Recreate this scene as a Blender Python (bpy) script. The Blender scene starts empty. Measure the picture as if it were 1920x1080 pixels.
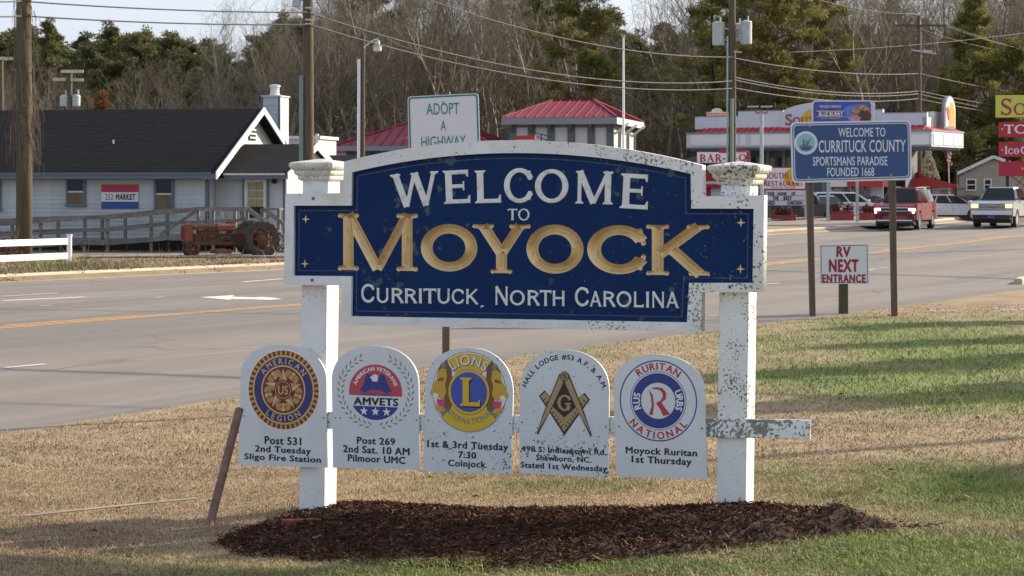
import bpy, bmesh, math, random
import numpy as np
from mathutils import Vector, Matrix
R = math.radians
sc = bpy.context.scene
col = sc.collection
random.seed(7)
rng = np.random.default_rng(7)

# ------------------------------------------------------------------ camera
F, HY, CX, CH = 4200.0, 360.0, 960.0, 2.5       # focal length and horizon in photo pixels, camera height
cam = bpy.data.cameras.new('camera'); cam_o = bpy.data.objects.new('camera', cam); col.objects.link(cam_o)
cam_o.location = (0, 0, CH); cam_o.rotation_euler = (R(90), 0, 0)
cam.sensor_width = 36; cam.lens = F / 1920 * 36; cam.shift_y = -(540 - HY) / 1920
cam.clip_end = 3000; cam.clip_start = .5
cam.dof.use_dof = True; cam.dof.focus_distance = 17.2; cam.dof.aperture_fstop = 13
sc.camera = cam_o

# ------------------------------------------------------------------ sky, sun, exposure
SUN_AZ, SUN_EL = 30.0, 25.0                      # azimuth from +X towards +Y
w = bpy.data.worlds.new('World'); sc.world = w; w.use_nodes = True
nt = w.node_tree; nt.nodes.clear()
sky = nt.nodes.new('ShaderNodeTexSky'); sky.sky_type = 'NISHITA'; sky.sun_disc = False
sky.sun_elevation = R(SUN_EL); sky.sun_rotation = R(90 - SUN_AZ)
sky.air_density = 1.0; sky.dust_density = 3.0; sky.ozone_density = 1.5; sky.altitude = 10
bg = nt.nodes.new('ShaderNodeBackground'); bg.inputs[1].default_value = .09
veil = nt.nodes.new('ShaderNodeMixRGB'); veil.inputs[0].default_value = .5     # thin even high cloud
veil.inputs[2].default_value = (7.6, 8.3, 9.9, 1)
wo = nt.nodes.new('ShaderNodeOutputWorld')
nt.links.new(sky.outputs[0], veil.inputs[1]); nt.links.new(veil.outputs[0], bg.inputs[0]); nt.links.new(bg.outputs[0], wo.inputs[0])
sun = bpy.data.lights.new('sun', 'SUN'); sun.energy = 5.0; sun.angle = R(.53); sun.color = (1, .875, .69)
sun_o = bpy.data.objects.new('sun', sun); col.objects.link(sun_o)
a, e = R(SUN_AZ), R(SUN_EL)
sdir = Vector((math.cos(a) * math.cos(e), math.sin(a) * math.cos(e), math.sin(e)))
sun_o.rotation_euler = sdir.to_track_quat('Z', 'Y').to_euler(); sun_o.location = (40, 30, 60)
vs = sc.view_settings; vs.view_transform = 'Standard'; vs.look = 'None'; vs.gamma = 1; vs.use_curve_mapping = False
vs.exposure = .72
sc.cycles.max_bounces = 5; sc.cycles.transparent_max_bounces = 8

# ------------------------------------------------------------------ helpers: materials
M = {}
def mat(name, c, c2=None, scale=5, rough=.6, spec=.5, bump=0, bscale=None, metal=0, emit=0, rnd=0, spots=None, attr=None, stretch=(1, 1, 1), lo=.35, hi=.65, coat=0, world=False, grime=None):
    m = bpy.data.materials.new(name); m.use_nodes = True; n = m.node_tree.nodes; L = m.node_tree.links
    b = n['Principled BSDF']; b.inputs['Roughness'].default_value = rough; b.inputs['Metallic'].default_value = metal; b.inputs['Specular IOR Level'].default_value = spec
    if coat: b.inputs['Coat Weight'].default_value = coat
    c = tuple(c) + (1,)
    tc = n.new('ShaderNodeTexCoord'); mp = n.new('ShaderNodeMapping'); mp.inputs['Scale'].default_value = stretch
    if world:
        gm = n.new('ShaderNodeNewGeometry'); L.new(gm.outputs['Position'], mp.inputs[0])
    else: L.new(tc.outputs['Object'], mp.inputs[0])
    V = mp.outputs[0]
    out = None
    def noise(s, d=4, rg=.55):
        t = n.new('ShaderNodeTexNoise'); t.inputs['Scale'].default_value = s; t.inputs['Detail'].default_value = d
        t.inputs['Roughness'].default_value = rg; L.new(V, t.inputs['Vector']); return t.outputs['Fac']
    def rampf(src, lo, hi):
        r = n.new('ShaderNodeMapRange'); r.inputs[1].default_value = lo; r.inputs[2].default_value = hi
        L.new(src, r.inputs[0]); return r.outputs[0]
    def mix(f, A, B, mode='MIX'):
        x = n.new('ShaderNodeMixRGB'); x.blend_type = mode
        if isinstance(f, float): x.inputs[0].default_value = f
        else: L.new(f, x.inputs[0])
        for k, q in ((1, A), (2, B)):
            if isinstance(q, tuple): x.inputs[k].default_value = q
            else: L.new(q, x.inputs[k])
        return x.outputs[0]
    def mul(A, B):
        x = n.new('ShaderNodeMath'); x.operation = 'MULTIPLY'
        for k, q in ((0, A), (1, B)):
            if isinstance(q, float): x.inputs[k].default_value = q
            else: L.new(q, x.inputs[k])
        return x.outputs[0]
    cur = c
    if attr:
        at = n.new('ShaderNodeAttribute'); at.attribute_name = attr; cur = at.outputs['Color']
    if c2 is not None: cur = mix(rampf(noise(scale), lo, hi), cur, tuple(c2) + (1,)) if not attr else mix(mul(rampf(noise(scale), lo, hi), .5), cur, tuple(c2) + (1,))
    if rnd:
        oi = n.new('ShaderNodeObjectInfo'); r = n.new('ShaderNodeMapRange'); r.inputs[3].default_value = 1 - rnd; r.inputs[4].default_value = 1 + rnd
        L.new(oi.outputs['Random'], r.inputs[0]); cur = mix(1.0, cur, r.outputs[0], 'MULTIPLY')
    if grime:                                        # (noise scale, lo, hi, colour, strength): broad soft stains
        g = mul(rampf(noise(grime[0], 5, .6), grime[1], grime[2]), grime[4]); cur = mix(g, cur, tuple(grime[3]) + (1,))
    if spots:                                        # list of (scale, threshold, width, colour, x0, x1, z0, z1) mildew flecks, denser from x0 to x1 (and z0 to z1)
        sep = n.new('ShaderNodeSeparateXYZ'); L.new(tc.outputs['Object'], sep.inputs[0])
        for (s, th, wd, cc, x0, x1, z0, z1) in spots:
            f = noise(s, 3, .6)
            big = rampf(noise(s / 9, 2, .5), .40, .62)
            ms = big
            if x0 is not None: ms = mul(ms, rampf(sep.outputs[0], x0, x1))
            if z0 is not None: ms = mul(ms, rampf(sep.outputs[2], z0, z1))
            sub = n.new('ShaderNodeMath'); sub.operation = 'MULTIPLY_ADD'; L.new(ms, sub.inputs[0]); sub.inputs[1].default_value = .14; L.new(f, sub.inputs[2])
            cur = mix(rampf(sub.outputs[0], th, th + wd), cur, tuple(cc) + (1,))
    if isinstance(cur, tuple): b.inputs['Base Color'].default_value = cur
    else: L.new(cur, b.inputs['Base Color'])
    if bump:
        bp = n.new('ShaderNodeBump'); bp.inputs['Strength'].default_value = bump; bp.inputs['Distance'].default_value = .02
        L.new(noise(bscale or scale * 4, 5, .65), bp.inputs['Height']); L.new(bp.outputs[0], b.inputs['Normal'])
    if emit:
        b.inputs['Emission Color'].default_value = c; b.inputs['Emission Strength'].default_value = emit
    M[name] = m
    return m

# ------------------------------------------------------------------ helpers: meshes
def tag(o, label=None, cat=None, group=None, kind=None):
    if label: o['label'] = label
    if cat: o['category'] = cat
    if group: o['group'] = group
    if kind: o['kind'] = kind
    return o

def link(name, me, m=None, parent=None, loc=None, smooth=False):
    o = bpy.data.objects.new(name, me); col.objects.link(o)
    if m is not None:
        ms = m if isinstance(m, (list, tuple)) else [m]
        if len(me.materials) == 0:
            for k in ms: me.materials.append(M[k] if isinstance(k, str) else k)
    if parent: o.parent = parent
    if loc is not None: o.location = loc
    if smooth: me.shade_smooth()
    return o

def thing(name, label, cat, loc=(0, 0, 0), rz=0, group=None, kind=None):
    o = bpy.data.objects.new(name, None); col.objects.link(o); o.empty_display_size = .3
    o.location = loc; o.rotation_euler = (0, 0, rz)
    return tag(o, label, cat, group, kind)

def copy_tree(o, parent=None, lib=None):
    c = o.copy(); col.objects.link(c); c.parent = parent
    for ch in list(o.children): copy_tree(ch, c)
    return c

class MB:
    def __init__(s): s.v = []; s.f = []; s.m = []
    def add(s, vs, fs, mi=0):
        k = len(s.v); s.v += [tuple(v) for v in vs]; s.f += [tuple(i + k for i in f) for f in fs]; s.m += [mi] * len(fs); return s
    def hexa(s, p, mi=0):                            # 8 corners: 4 bottom (ccw from above), 4 top
        return s.add(p, [(3, 2, 1, 0), (4, 5, 6, 7), (0, 1, 5, 4), (1, 2, 6, 5), (2, 3, 7, 6), (3, 0, 4, 7)], mi)
    def box(s, x0, x1, y0, y1, z0, z1, mi=0):
        if x0 > x1: x0, x1 = x1, x0
        if y0 > y1: y0, y1 = y1, y0
        if z0 > z1: z0, z1 = z1, z0
        return s.hexa([(x0, y0, z0), (x1, y0, z0), (x1, y1, z0), (x0, y1, z0), (x0, y0, z1), (x1, y0, z1), (x1, y1, z1), (x0, y1, z1)], mi)
    def bar(s, p, q, w, h=None, mi=0, up=(0, 0, 1)):
        h = h or w; p = Vector(p); q = Vector(q); d = (q - p).normalized(); u = Vector(up)
        if abs(d.dot(u)) > .98: u = Vector((0, 1, 0))
        a = d.cross(u).normalized(); b = a.cross(d).normalized()
        a *= w / 2; b *= h / 2
        vs = [p - a - b, p + a - b, p + a + b, p - a + b, q - a - b, q + a - b, q + a + b, q - a + b]
        return s.add(vs, [(0, 1, 2, 3), (7, 6, 5, 4), (4, 5, 1, 0), (5, 6, 2, 1), (6, 7, 3, 2), (7, 4, 0, 3)], mi)
    def tube(s, pts, r, n=8, mi=0, cap=True):
        pts = [Vector(p) for p in pts]; rr = r if isinstance(r, (list, tuple)) else [r] * len(pts)
        k = len(s.v); t0 = (pts[1] - pts[0]).normalized()
        u = t0.cross(Vector((0, 0, 1)));
        if u.length < .05: u = t0.cross(Vector((0, 1, 0)))
        u.normalize()
        for i, p in enumerate(pts):
            t = (pts[min(i + 1, len(pts) - 1)] - pts[max(i - 1, 0)]).normalized()
            u = (u - t * u.dot(t)).normalized(); v = t.cross(u)
            for j in range(n):
                g = 2 * math.pi * j / n; s.v.append(tuple(p + (u * math.cos(g) + v * math.sin(g)) * rr[i]))
        for i in range(len(pts) - 1):
            for j in range(n):
                j2 = (j + 1) % n; s.f.append((k + i * n + j, k + i * n + j2, k + (i + 1) * n + j2, k + (i + 1) * n + j)); s.m.append(mi)
        if cap:
            s.f.append(tuple(k + j for j in reversed(range(n)))); s.m.append(mi)
            e = k + (len(pts) - 1) * n; s.f.append(tuple(e + j for j in range(n))); s.m.append(mi)
        return s
    def lathe(s, prof, n=24, mi=0, ax='z', c=(0, 0, 0), cap=True):      # prof: (radius, height)
        k = len(s.v)
        for (r, h) in prof:
            for j in range(n):
                g = 2 * math.pi * j / n; x, y = r * math.cos(g), r * math.sin(g)
                p = (x, y, h) if ax == 'z' else ((x, h, y) if ax == 'y' else (h, x, y))
                s.v.append((p[0] + c[0], p[1] + c[1], p[2] + c[2]))
        for i in range(len(prof) - 1):
            for j in range(n):
                j2 = (j + 1) % n; s.f.append((k + i * n + j, k + i * n + j2, k + (i + 1) * n + j2, k + (i + 1) * n + j)); s.m.append(mi)
        if not cap: return s
        s.f.append(tuple(k + j for j in reversed(range(n)))); s.m.append(mi)
        e = k + (len(prof) - 1) * n; s.f.append(tuple(e + j for j in range(n))); s.m.append(mi)
        return s
    def prism(s, pts, y0, y1, mi=0, plane='xz'):              # polygon extruded along the third axis
        n = len(pts); mp = (lambda a, b, c: (a, c, b)) if plane == 'xz' else ((lambda a, b, c: (a, b, c)) if plane == 'xy' else (lambda a, b, c: (c, a, b)))
        vs = [mp(a, b, y0) for a, b in pts] + [mp(a, b, y1) for a, b in pts]
        fs = [tuple(range(n)), tuple(reversed(range(n, 2 * n)))] + [(i, (i + 1) % n, n + (i + 1) % n, n + i)[::-1] for i in range(n)]
        return s.add(vs, fs, mi)
    def mesh(s, name, bevel=0, seg=1, fix=True):
        me = bpy.data.meshes.new(name); me.from_pydata(s.v, [], s.f); me.polygons.foreach_set('material_index', s.m)
        if fix or bevel:
            bm = bmesh.new(); bm.from_mesh(me)
            if fix: bmesh.ops.recalc_face_normals(bm, faces=bm.faces)
            if bevel:
                es = [e for e in bm.edges if len(e.link_faces) == 2 and e.calc_face_angle(0) > .5]
                bmesh.ops.bevel(bm, geom=es, offset=bevel, segments=seg, affect='EDGES', clamp_overlap=True)
            bm.to_mesh(me); bm.free()
        me.update(); return me
    def build(s, name, m, parent=None, loc=None, bevel=0, seg=1, smooth=False, label=None):
        o = link(name, s.mesh(name, bevel, seg), m, parent, loc, smooth)
        if label: o['label'] = label
        return o

def np_mesh(name, V, Fc, attr=None):
    V = np.asarray(V, dtype=np.float32); Fc = np.asarray(Fc, dtype=np.int32)
    me = bpy.data.meshes.new(name); k = Fc.shape[1]
    me.vertices.add(len(V)); me.vertices.foreach_set('co', V.ravel())
    me.loops.add(Fc.size); me.loops.foreach_set('vertex_index', Fc.ravel())
    me.polygons.add(len(Fc)); me.polygons.foreach_set('loop_start', np.arange(0, Fc.size, k, dtype=np.int32))
    me.update(calc_edges=True)
    if attr is not None:
        at = me.color_attributes.new('tint', 'FLOAT_COLOR', 'POINT')
        A = np.ones((len(V), 4), dtype=np.float32); A[:, :3] = attr; at.data.foreach_set('color', A.ravel())
    return me

# ------------------------------------------------------------------ placement
def PW(px, py, D): return ((px - CX) / F * D, D, CH + (HY - py) / F * D)
RA = R(29.1); RS = (math.sin(RA), math.cos(RA)); RN = (math.cos(RA), -math.sin(RA))      # road axis and its right-hand normal
def sn(s, n): return (RS[0] * s + RN[0] * n, RS[1] * s + RN[1] * n)
def sst(x, a, b):
    t = np.clip((np.asarray(x, float) - a) / (b - a), 0, 1); return t * t * (3 - 2 * t)
def gz(x, y):                                     # lie of the land: the road climbs gently to the right
    x = np.asarray(x, float); y = np.asarray(y, float)
    s = x * RS[0] + y * RS[1]
    t = np.clip(s - 60, 0, 75); rise = .016 * t * sst(x, -8, 4)
    dip = -.10 * sst(-x, -1.0, 2.5) * sst(-y, -32, -22)
    return rise + dip
def ground(px, py):                               # photo pixel -> point on the land
    D = CH * F / max(py - HY, 1)
    for _ in range(30):
        x = (px - CX) / F * D; z = float(gz(x, D)); D = .5 * D + .5 * (CH - z) * F / max(py - HY, 1)
    x = (px - CX) / F * D
    return x, D, float(gz(x, D))

class FR:                                         # an upright plane standing in the scene, addressed through photo pixels
    def __init__(s, px, D, deg=0, zb=None):
        s.x = (px - CX) / F * D; s.y = D; s.t = R(deg); s.c, s.s = math.cos(s.t), math.sin(s.t)
        s.zb = float(gz(s.x, s.y)) if zb is None else zb
        s.k = D / F
    def S(s, px, py, off=0):
        a = (px - CX) / F; b = (HY - py) / F
        D = (off + s.x * s.s + s.y * s.c) / (a * s.s + s.c)
        return ((a * D - s.x) * s.c - (D - s.y) * s.s, CH + b * D - s.zb)
    def thing(s, name, label, cat, group=None, kind=None): return thing(name, label, cat, (s.x, s.y, s.zb), -s.t, group, kind)
    def rect(s, px0, py0, px1, py1, off=0):
        x0 = s.S(px0, py0, off)[0]; x1 = s.S(px1, py1, off)[0]; m = (px0 + px1) / 2; return x0, x1, s.S(m, py1, off)[1], s.S(m, py0, off)[1]
    def AB(s, px0, py1, px1, py0, off=0): x0, x1, z0, z1 = s.rect(px0, py0, px1, py1, off); return (x0, z0), (x1, z1)
    def box(s, mb, px0, py0, px1, py1, o0, o1, mi=0):
        x0, x1, z0, z1 = s.rect(px0, py0, px1, py1, o0); mb.box(x0, x1, o0, o1, z0, z1, mi); return mb
    def pts(s, L, off=0): return [s.S(a, b, off) for a, b in L]
    def gl(s, lx, ly): return float(gz(s.x + lx * s.c + ly * s.s, s.y - lx * s.s + ly * s.c)) - s.zb

def flat(name, outs, off, m, parent, th=.001, front=True, label=None):       # flat shape(s) with holes in the local XZ plane, front at y=off, thickness th behind it
    c = bpy.data.curves.new(name, 'CURVE'); c.dimensions = '2D'; c.fill_mode = 'BOTH'; c.extrude = th / 2
    for pts in outs:
        sp = c.splines.new('POLY'); sp.points.add(len(pts) - 1)
        for i, p in enumerate(pts): sp.points[i].co = (p[0], p[1], 0, 1)
        sp.use_cyclic_u = True
    tmp = bpy.data.objects.new('tmp', c); me = bpy.data.meshes.new_from_object(tmp)
    bpy.data.objects.remove(tmp); bpy.data.curves.remove(c)
    me.transform(Matrix(((1, 0, 0, 0), (0, 0, -1, off + th / 2), (0, 1, 0, 0), (0, 0, 0, 1))))
    me.name = name
    o = link(name, me, m, parent)
    if label: o['label'] = label
    return o

def circ(cx, cz, r, n=40, rz=None, a0=0, a1=360):
    rz = r if rz is None else rz; full = abs(a1 - a0 - 360) < 1e-6; N = n if full else n + 1
    return [(cx + r * math.cos(R(a0 + (a1 - a0) * i / n)), cz + rz * math.sin(R(a0 + (a1 - a0) * i / n))) for i in range(N)]
def star(cx, cz, r, r2, n=5, rot=90):
    return [(cx + (r if i % 2 == 0 else r2) * math.cos(R(rot + 180 * i / n)), cz + (r if i % 2 == 0 else r2) * math.sin(R(rot + 180 * i / n))) for i in range(2 * n)]
def rrect(x0, x1, z0, z1, r, n=5):
    o = []
    for cx, cz, a in ((x1 - r, z1 - r, 0), (x0 + r, z1 - r, 90), (x0 + r, z0 + r, 180), (x1 - r, z0 + r, 270)):
        o += [(cx + r * math.cos(R(a + 90 * i / n)), cz + r * math.sin(R(a + 90 * i / n))) for i in range(n + 1)]
    return o

_tc = {}
def text_raw(body, bold=.02, ext=.004, shear=0):
    key = (body, bold, ext, shear)
    if key in _tc: return _tc[key]
    c = bpy.data.curves.new('t', 'FONT'); c.body = body; c.offset = 0; c.extrude = ext; c.resolution_u = 3; c.shear = shear
    c.space_character = 1.0 + bold * 2.2; c.space_line = 1
    tmp = bpy.data.objects.new('tmp', c); me = bpy.data.meshes.new_from_object(tmp)
    V = np.zeros(len(me.vertices) * 3); me.vertices.foreach_get('co', V); V = V.reshape(-1, 3)
    Fs = [tuple(p.vertices) for p in me.polygons]
    bpy.data.objects.remove(tmp); bpy.data.curves.remove(c); bpy.data.meshes.remove(me)
    if bold > .003:                                  # heavier stems: the same outline again a hair to each side
        n = len(V); q = bold; F0 = Fs; Vs = [V]; Fs = list(F0)
        for k, (dx, dy) in enumerate(((q, 0), (-q, 0), (0, q * .7), (0, -q * .7), (q * .6, q * .5), (-q * .6, -q * .5))): Vs.append(V * [1, 1, 1 + .08 * (k + 1)] + [dx, dy, 0]); Fs += [tuple(i + n * (k + 1) for i in f) for f in F0]
        V = np.concatenate(Vs)
    _tc[key] = (V, Fs); return _tc[key]
def text_fit(body, rect, off, m, parent, bold=.02, th=.001, name='lettering', rot=0, label=None):   # rect = x0,x1,z0,z1 in local metres
    V, Fs = text_raw(body, bold); x0, x1, z0, z1 = rect
    V0 = text_raw(body, 0, .004 + bold * 1e-6)[0]; mn, mx = V0.min(0) - bold * .7, V0.max(0) + bold * .7; V = V.copy()
    mn[0] = V[:, 0].min(); mx[0] = V[:, 0].max(); V[:, 1] = np.clip(V[:, 1], mn[1], mx[1]); U = V.copy()
    U[:, 0] = x0 + (V[:, 0] - mn[0]) / (mx[0] - mn[0]) * (x1 - x0)
    zz = z0 + (V[:, 1] - mn[1]) / (mx[1] - mn[1]) * (z1 - z0)
    U[:, 1] = off + th * .5 - V[:, 2] / .004 * th / 2; U[:, 2] = zz
    if rot:
        cx, cz = (x0 + x1) / 2, (z0 + z1) / 2; a = R(rot); dx = U[:, 0] - cx; dz = U[:, 2] - cz
        U[:, 0] = cx + dx * math.cos(a) - dz * math.sin(a); U[:, 2] = cz + dx * math.sin(a) + dz * math.cos(a)
    me = bpy.data.meshes.new(name); me.from_pydata([tuple(p) for p in U], [], Fs); me.update()
    o = link(name, me, m, parent)
    if label: o['label'] = label
    return o
def text_arc(body, cx, cz, rad, mid, size, off, m, parent, bold=.03, gap=.14, th=.001, bottom=False, name='lettering', wide=1):
    # letters set round a circle; mid = middle angle in degrees; bottom=True reads upright along the lower edge
    caps = text_raw('H', bold)[0]; ch = caps[:, 1].max() - caps[:, 1].min(); k = size / ch; gl = []
    for chh in body:
        if chh == ' ': gl.append((None, None, .30)); continue
        V, Fs = text_raw(chh, bold); gl.append((V, Fs, (V[:, 0].max() - V[:, 0].min()) * wide))
    tot = sum(g[2] for g in gl) * k + gap * k * (len(gl) - 1); pos = -tot / 2; AV, AF = [], []
    for V, Fs, wd in gl:
        c = pos + wd * k / 2; pos += (wd + gap) * k
        if V is None: continue
        sgn = 1 if bottom else -1; rm = rad
        ang = R(mid) + sgn * c / rm; rot = ang - math.pi / 2 if not bottom else ang + math.pi / 2
        lx = (V[:, 0] - (V[:, 0].min() + V[:, 0].max()) / 2) * k * wide; lz = (V[:, 1] - ch / 2 + bold * .5) * k
        X = cx + rm * math.cos(ang) + lx * math.cos(rot) - lz * math.sin(rot); Z = cz + rm * math.sin(ang) + lx * math.sin(rot) + lz * math.cos(rot)
        b = len(AV); AV += [(float(X[i]), float(off + th * .5 - V[i, 2] / .004 * th / 2), float(Z[i])) for i in range(len(V))]
        AF += [tuple(j + b for j in f) for f in Fs]
    me = bpy.data.meshes.new(name); me.from_pydata(AV, [], AF); me.update()
    return link(name, me, m, parent)

# ------------------------------------------------------------------ serif letters as distance fields (raised or V-carved)
def _pl(*p):
    p = np.array(p, float); ar = sum(p[i][0] * p[(i + 1) % len(p)][1] - p[(i + 1) % len(p)][0] * p[i][1] for i in range(len(p)))
    if ar < 0: p = p[::-1]
    def f(X, Y):
        d = np.full(X.shape, 9.)
        for i in range(len(p)):
            a, b = p[i], p[(i + 1) % len(p)]; e = b - a; l = math.hypot(*e)
            if l < 1e-9: continue
            d = np.minimum(d, (e[0] * (Y - a[1]) - e[1] * (X - a[0])) / l)
        return d
    return f
def _el(cx, cy, rx, ry):
    def f(X, Y):
        u = (X - cx) / rx; v = (Y - cy) / ry; q = np.sqrt(u * u + v * v) + 1e-9
        g = np.sqrt((u / rx) ** 2 + (v / ry) ** 2) / q + 1e-9
        return (1 - q) / g
    return f
def _ring(cx, cy, rx, ry, tx, ty):
    A, B = _el(cx, cy, rx, ry), _el(cx, cy, rx - tx, ry - ty)
    return lambda X, Y: np.minimum(A(X, Y), -B(X, Y))
def _and(f, g): return lambda X, Y: np.minimum(f(X, Y), g(X, Y))
def _not(f): return lambda X, Y: -f(X, Y)
def _st(x0, y0, x1, y1, w0, w1=None):
    w1 = w0 if w1 is None else w1; d = math.hypot(x1 - x0, y1 - y0); nx, ny = -(y1 - y0) / d, (x1 - x0) / d
    return _pl((x0 + nx * w0 / 2, y0 + ny * w0 / 2), (x0 - nx * w0 / 2, y0 - ny * w0 / 2), (x1 - nx * w1 / 2, y1 - ny * w1 / 2), (x1 + nx * w1 / 2, y1 + ny * w1 / 2))
def glyph(ch, w=.2, t=.13, sx=.07, st=.09, knob=0):
    g = []
    def ser(x, y, ww=None):                       # serif centred on x at y=0 or 1
        ww = ww or w; h = ww / 2 + sx
        if sx <= 0: return
        s = 1 if y < .5 else -1
        g.append(_pl((x - h, y), (x + h, y), (x + h, y + s * st * .6), (x + ww / 2, y + s * st * 1.3), (x - ww / 2, y + s * st * 1.3), (x - h, y + s * st * .6)))
        if knob:
            for q in (-1, 1): g.append(_el(x + q * h, y + s * knob * .75, knob, knob))
    def V(x, ww=None): ww = ww or w; g.append(_pl((x - ww / 2, 0), (x + ww / 2, 0), (x + ww / 2, 1), (x - ww / 2, 1))); ser(x, 0, ww); ser(x, 1, ww)
    def Hb(x0, x1, y, tt=None): tt = tt or t; g.append(_pl((x0, y - tt / 2), (x1, y - tt / 2), (x1, y + tt / 2), (x0, y + tt / 2)))
    m = w / 2 + sx
    if ch in 'Oo': g.append(_ring(.56, .5, .56, .5, w, t)); W = 1.12
    elif ch == '0': g.append(_ring(.36, .5, .36, .5, w, t)); W = .72
    elif ch == 'Q': g.append(_ring(.56, .5, .56, .5, w, t)); g.append(_st(.6, .25, 1.05, -.12, w * .9, w * .7)); W = 1.12
    elif ch in 'CcG':
        cut = _pl((.56, .5), (2, 1.25), (2, -.25)); g.append(_and(_ring(.54, .5, .54, .5, w, t), _not(cut)))
        g.append(_st(.93, .66, .88, .93, w * .5, w * .35)); W = 1.0
        if ch == 'G': g.append(_pl((.92 - w, .06), (.92, .06), (.92, .46), (.92 - w, .46))); Hb(.55, 1.0, .46, t * .8)
        else: g.append(_st(.93, .34, .88, .09, w * .5, w * .35))
        if knob: g.append(_el(.95, .64, knob * 1.2, knob * 1.6)); g.append(_el(.95, .36, knob * 1.2, knob * 1.6))
    elif ch == 'e': g.append(_and(_ring(.5, .5, .5, .5, w, t), _not(_pl((.5, .5), (2, .5), (2, .1))))); Hb(.1, .95, .53, t * .8); W = 1
    elif ch in 'Iil1': V(m); W = 2 * m
    elif ch == 'L': V(m); Hb(m, .74, t / 2); g.append(_pl((.74 - t * .8, 0), (.80, 0), (.80, .25), (.76, .25))); W = .80
    elif ch in 'EF':
        V(m); Hb(m, .74, 1 - t / 2); Hb(m, .64, .52, t * .9); g.append(_pl((.74 - t * .8, 1), (.78, 1), (.78, .78), (.74, .78))); g.append(_pl((.60, .66), (.65, .66), (.65, .38), (.60, .38)))
        if ch == 'E': Hb(m, .76, t / 2); g.append(_pl((.76 - t * .8, 0), (.82, 0), (.82, .24), (.78, .24)))
        W = .80
    elif ch == 'T': V(.42); Hb(0.02, .82, 1 - t / 2); g.append(_pl((0, 1), (t * .8, 1), (.05, .76), (0, .76))); g.append(_pl((.84, 1), (.84 - t * .8, 1), (.79, .76), (.84, .76))); W = .84
    elif ch == 'H': V(m); W = .95; V(W - m); Hb(m, W - m, .52)
    elif ch == 'N': W = 1.0; V(m, t); V(W - m, t); g.append(_st(m - .02, 1, W - m + .02, 0, w)); 
    elif ch == 'M': W = 1.28; V(m, w if knob else t); V(W - m, w); g.append(_st(m, 1, W / 2, .02, w)); g.append(_st(W / 2, .02, W - m, 1, t))
    elif ch == 'W':
        W = 1.5; g.append(_st(.13, 1, .45, 0, w)); g.append(_st(.45, 0, .75, 1, t)); g.append(_st(.75, 1, 1.07, 0, w)); g.append(_st(1.07, 0, 1.37, 1, t))
        ser(.13, 1); ser(.75, 1, t); ser(1.38, 1, t)
    elif ch == 'Y': W = 1.08; g.append(_pl((.54 - w / 2, 0), (.54 + w / 2, 0), (.54 + w / 2, .5), (.54 - w / 2, .5))); ser(.54, 0); g.append(_st(m + .02, .98, .54, .4, w)); g.append(_st(W - m - .02, .98, .54, .4, t)); ser(m + .02, 1); ser(W - m - .02, 1, t)
    elif ch == 'U': W = .95; g.append(_pl((m - w / 2, .36), (m + w / 2, .36), (m + w / 2, 1), (m - w / 2, 1))); g.append(_pl((W - m - t / 2, .36), (W - m + t / 2, .36), (W - m + t / 2, 1), (W - m - t / 2, 1))); ser(m, 1); ser(W - m, 1, t); h = (W - 2 * m + w) / 2; g.append(_and(_ring(W / 2, .38, h, .38, w, t), _pl((-1, -1), (3, -1), (3, .385), (-1, .385))))
    elif ch in 'RPBD':
        V(m); W = .86; top = 1; hr = .27 if ch != 'D' else .5
        if ch == 'D': g.append(_and(_ring(m, .5, W - m, .5, w, t), _pl((m, -1), (3, -1), (3, 2), (m, 2))))
        else:
            g.append(_and(_ring(m + .14, .73, W - m - .2, .27, w, t), _pl((m + .14, -1), (3, -1), (3, 2), (m + .14, 2)))); Hb(m, m + .15, 1 - t / 2); Hb(m, m + .15, .46 + t / 2)
            if ch == 'R': g.append(_st(.46, .5, W - .04, .03, w)); g.append(_pl((W - .12 - w / 2, 0), (W + .06, 0), (W + .06, st * .8), (W - .12 - w / 2, st * .8)))
            if ch == 'B': g.append(_and(_ring(m + .14, .27, W - m - .14, .27, w, t), _pl((m + .14, -1), (3, -1), (3, 2), (m + .14, 2)))); Hb(m, m + .15, t / 2)
    elif ch == 'K': W = 1.05; V(m); g.append(_st(m, .38, W - .16, .98, t)); g.append(_st(m + .22, .55, W - .12, .02, w)); ser(W - .16, 1, t); ser(W - .12, 0)
    elif ch == 'A': W = 1.02; g.append(_st(.13, .0, .5, 1, t)); g.append(_st(.47, 1, .87, .0, w)); Hb(.25, .75, .33, t * .8); ser(.13, 0, t); ser(.88, 0)
    elif ch == 'S':
        W = .72; a = _pl((-1, .5), (.36, .5), (.36, .76), (3, .76), (3, 3), (-1, 3)); 
        g.append(_and(_ring(.36, .73, .33, .27, w * .8, t), lambda X, Y: np.maximum(np.minimum(.40 - X, 9), Y - .80)))
        g.append(_and(_ring(.36, .27, .36, .27, w * .8, t), lambda X, Y: np.maximum(np.minimum(X - .32, 9), .20 - Y)))
        g.append(_st(.63, .72, .64, .98, w * .4)); g.append(_st(.07, .28, .06, .02, w * .4)); g.append(_st(.2, .60, .52, .42, w * .9))
    elif ch == '-': W = .5; Hb(.05, .45, .42, w * .8)
    elif ch == ',': W = .22; g.append(_el(.11, .05, .10, .10)); g.append(_st(.14, .05, .04, -.2, .12, .04))
    elif ch == '.': W = .22; g.append(_el(.11, .1, .10, .10))
    else: W = .4
    return g, W
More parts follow.
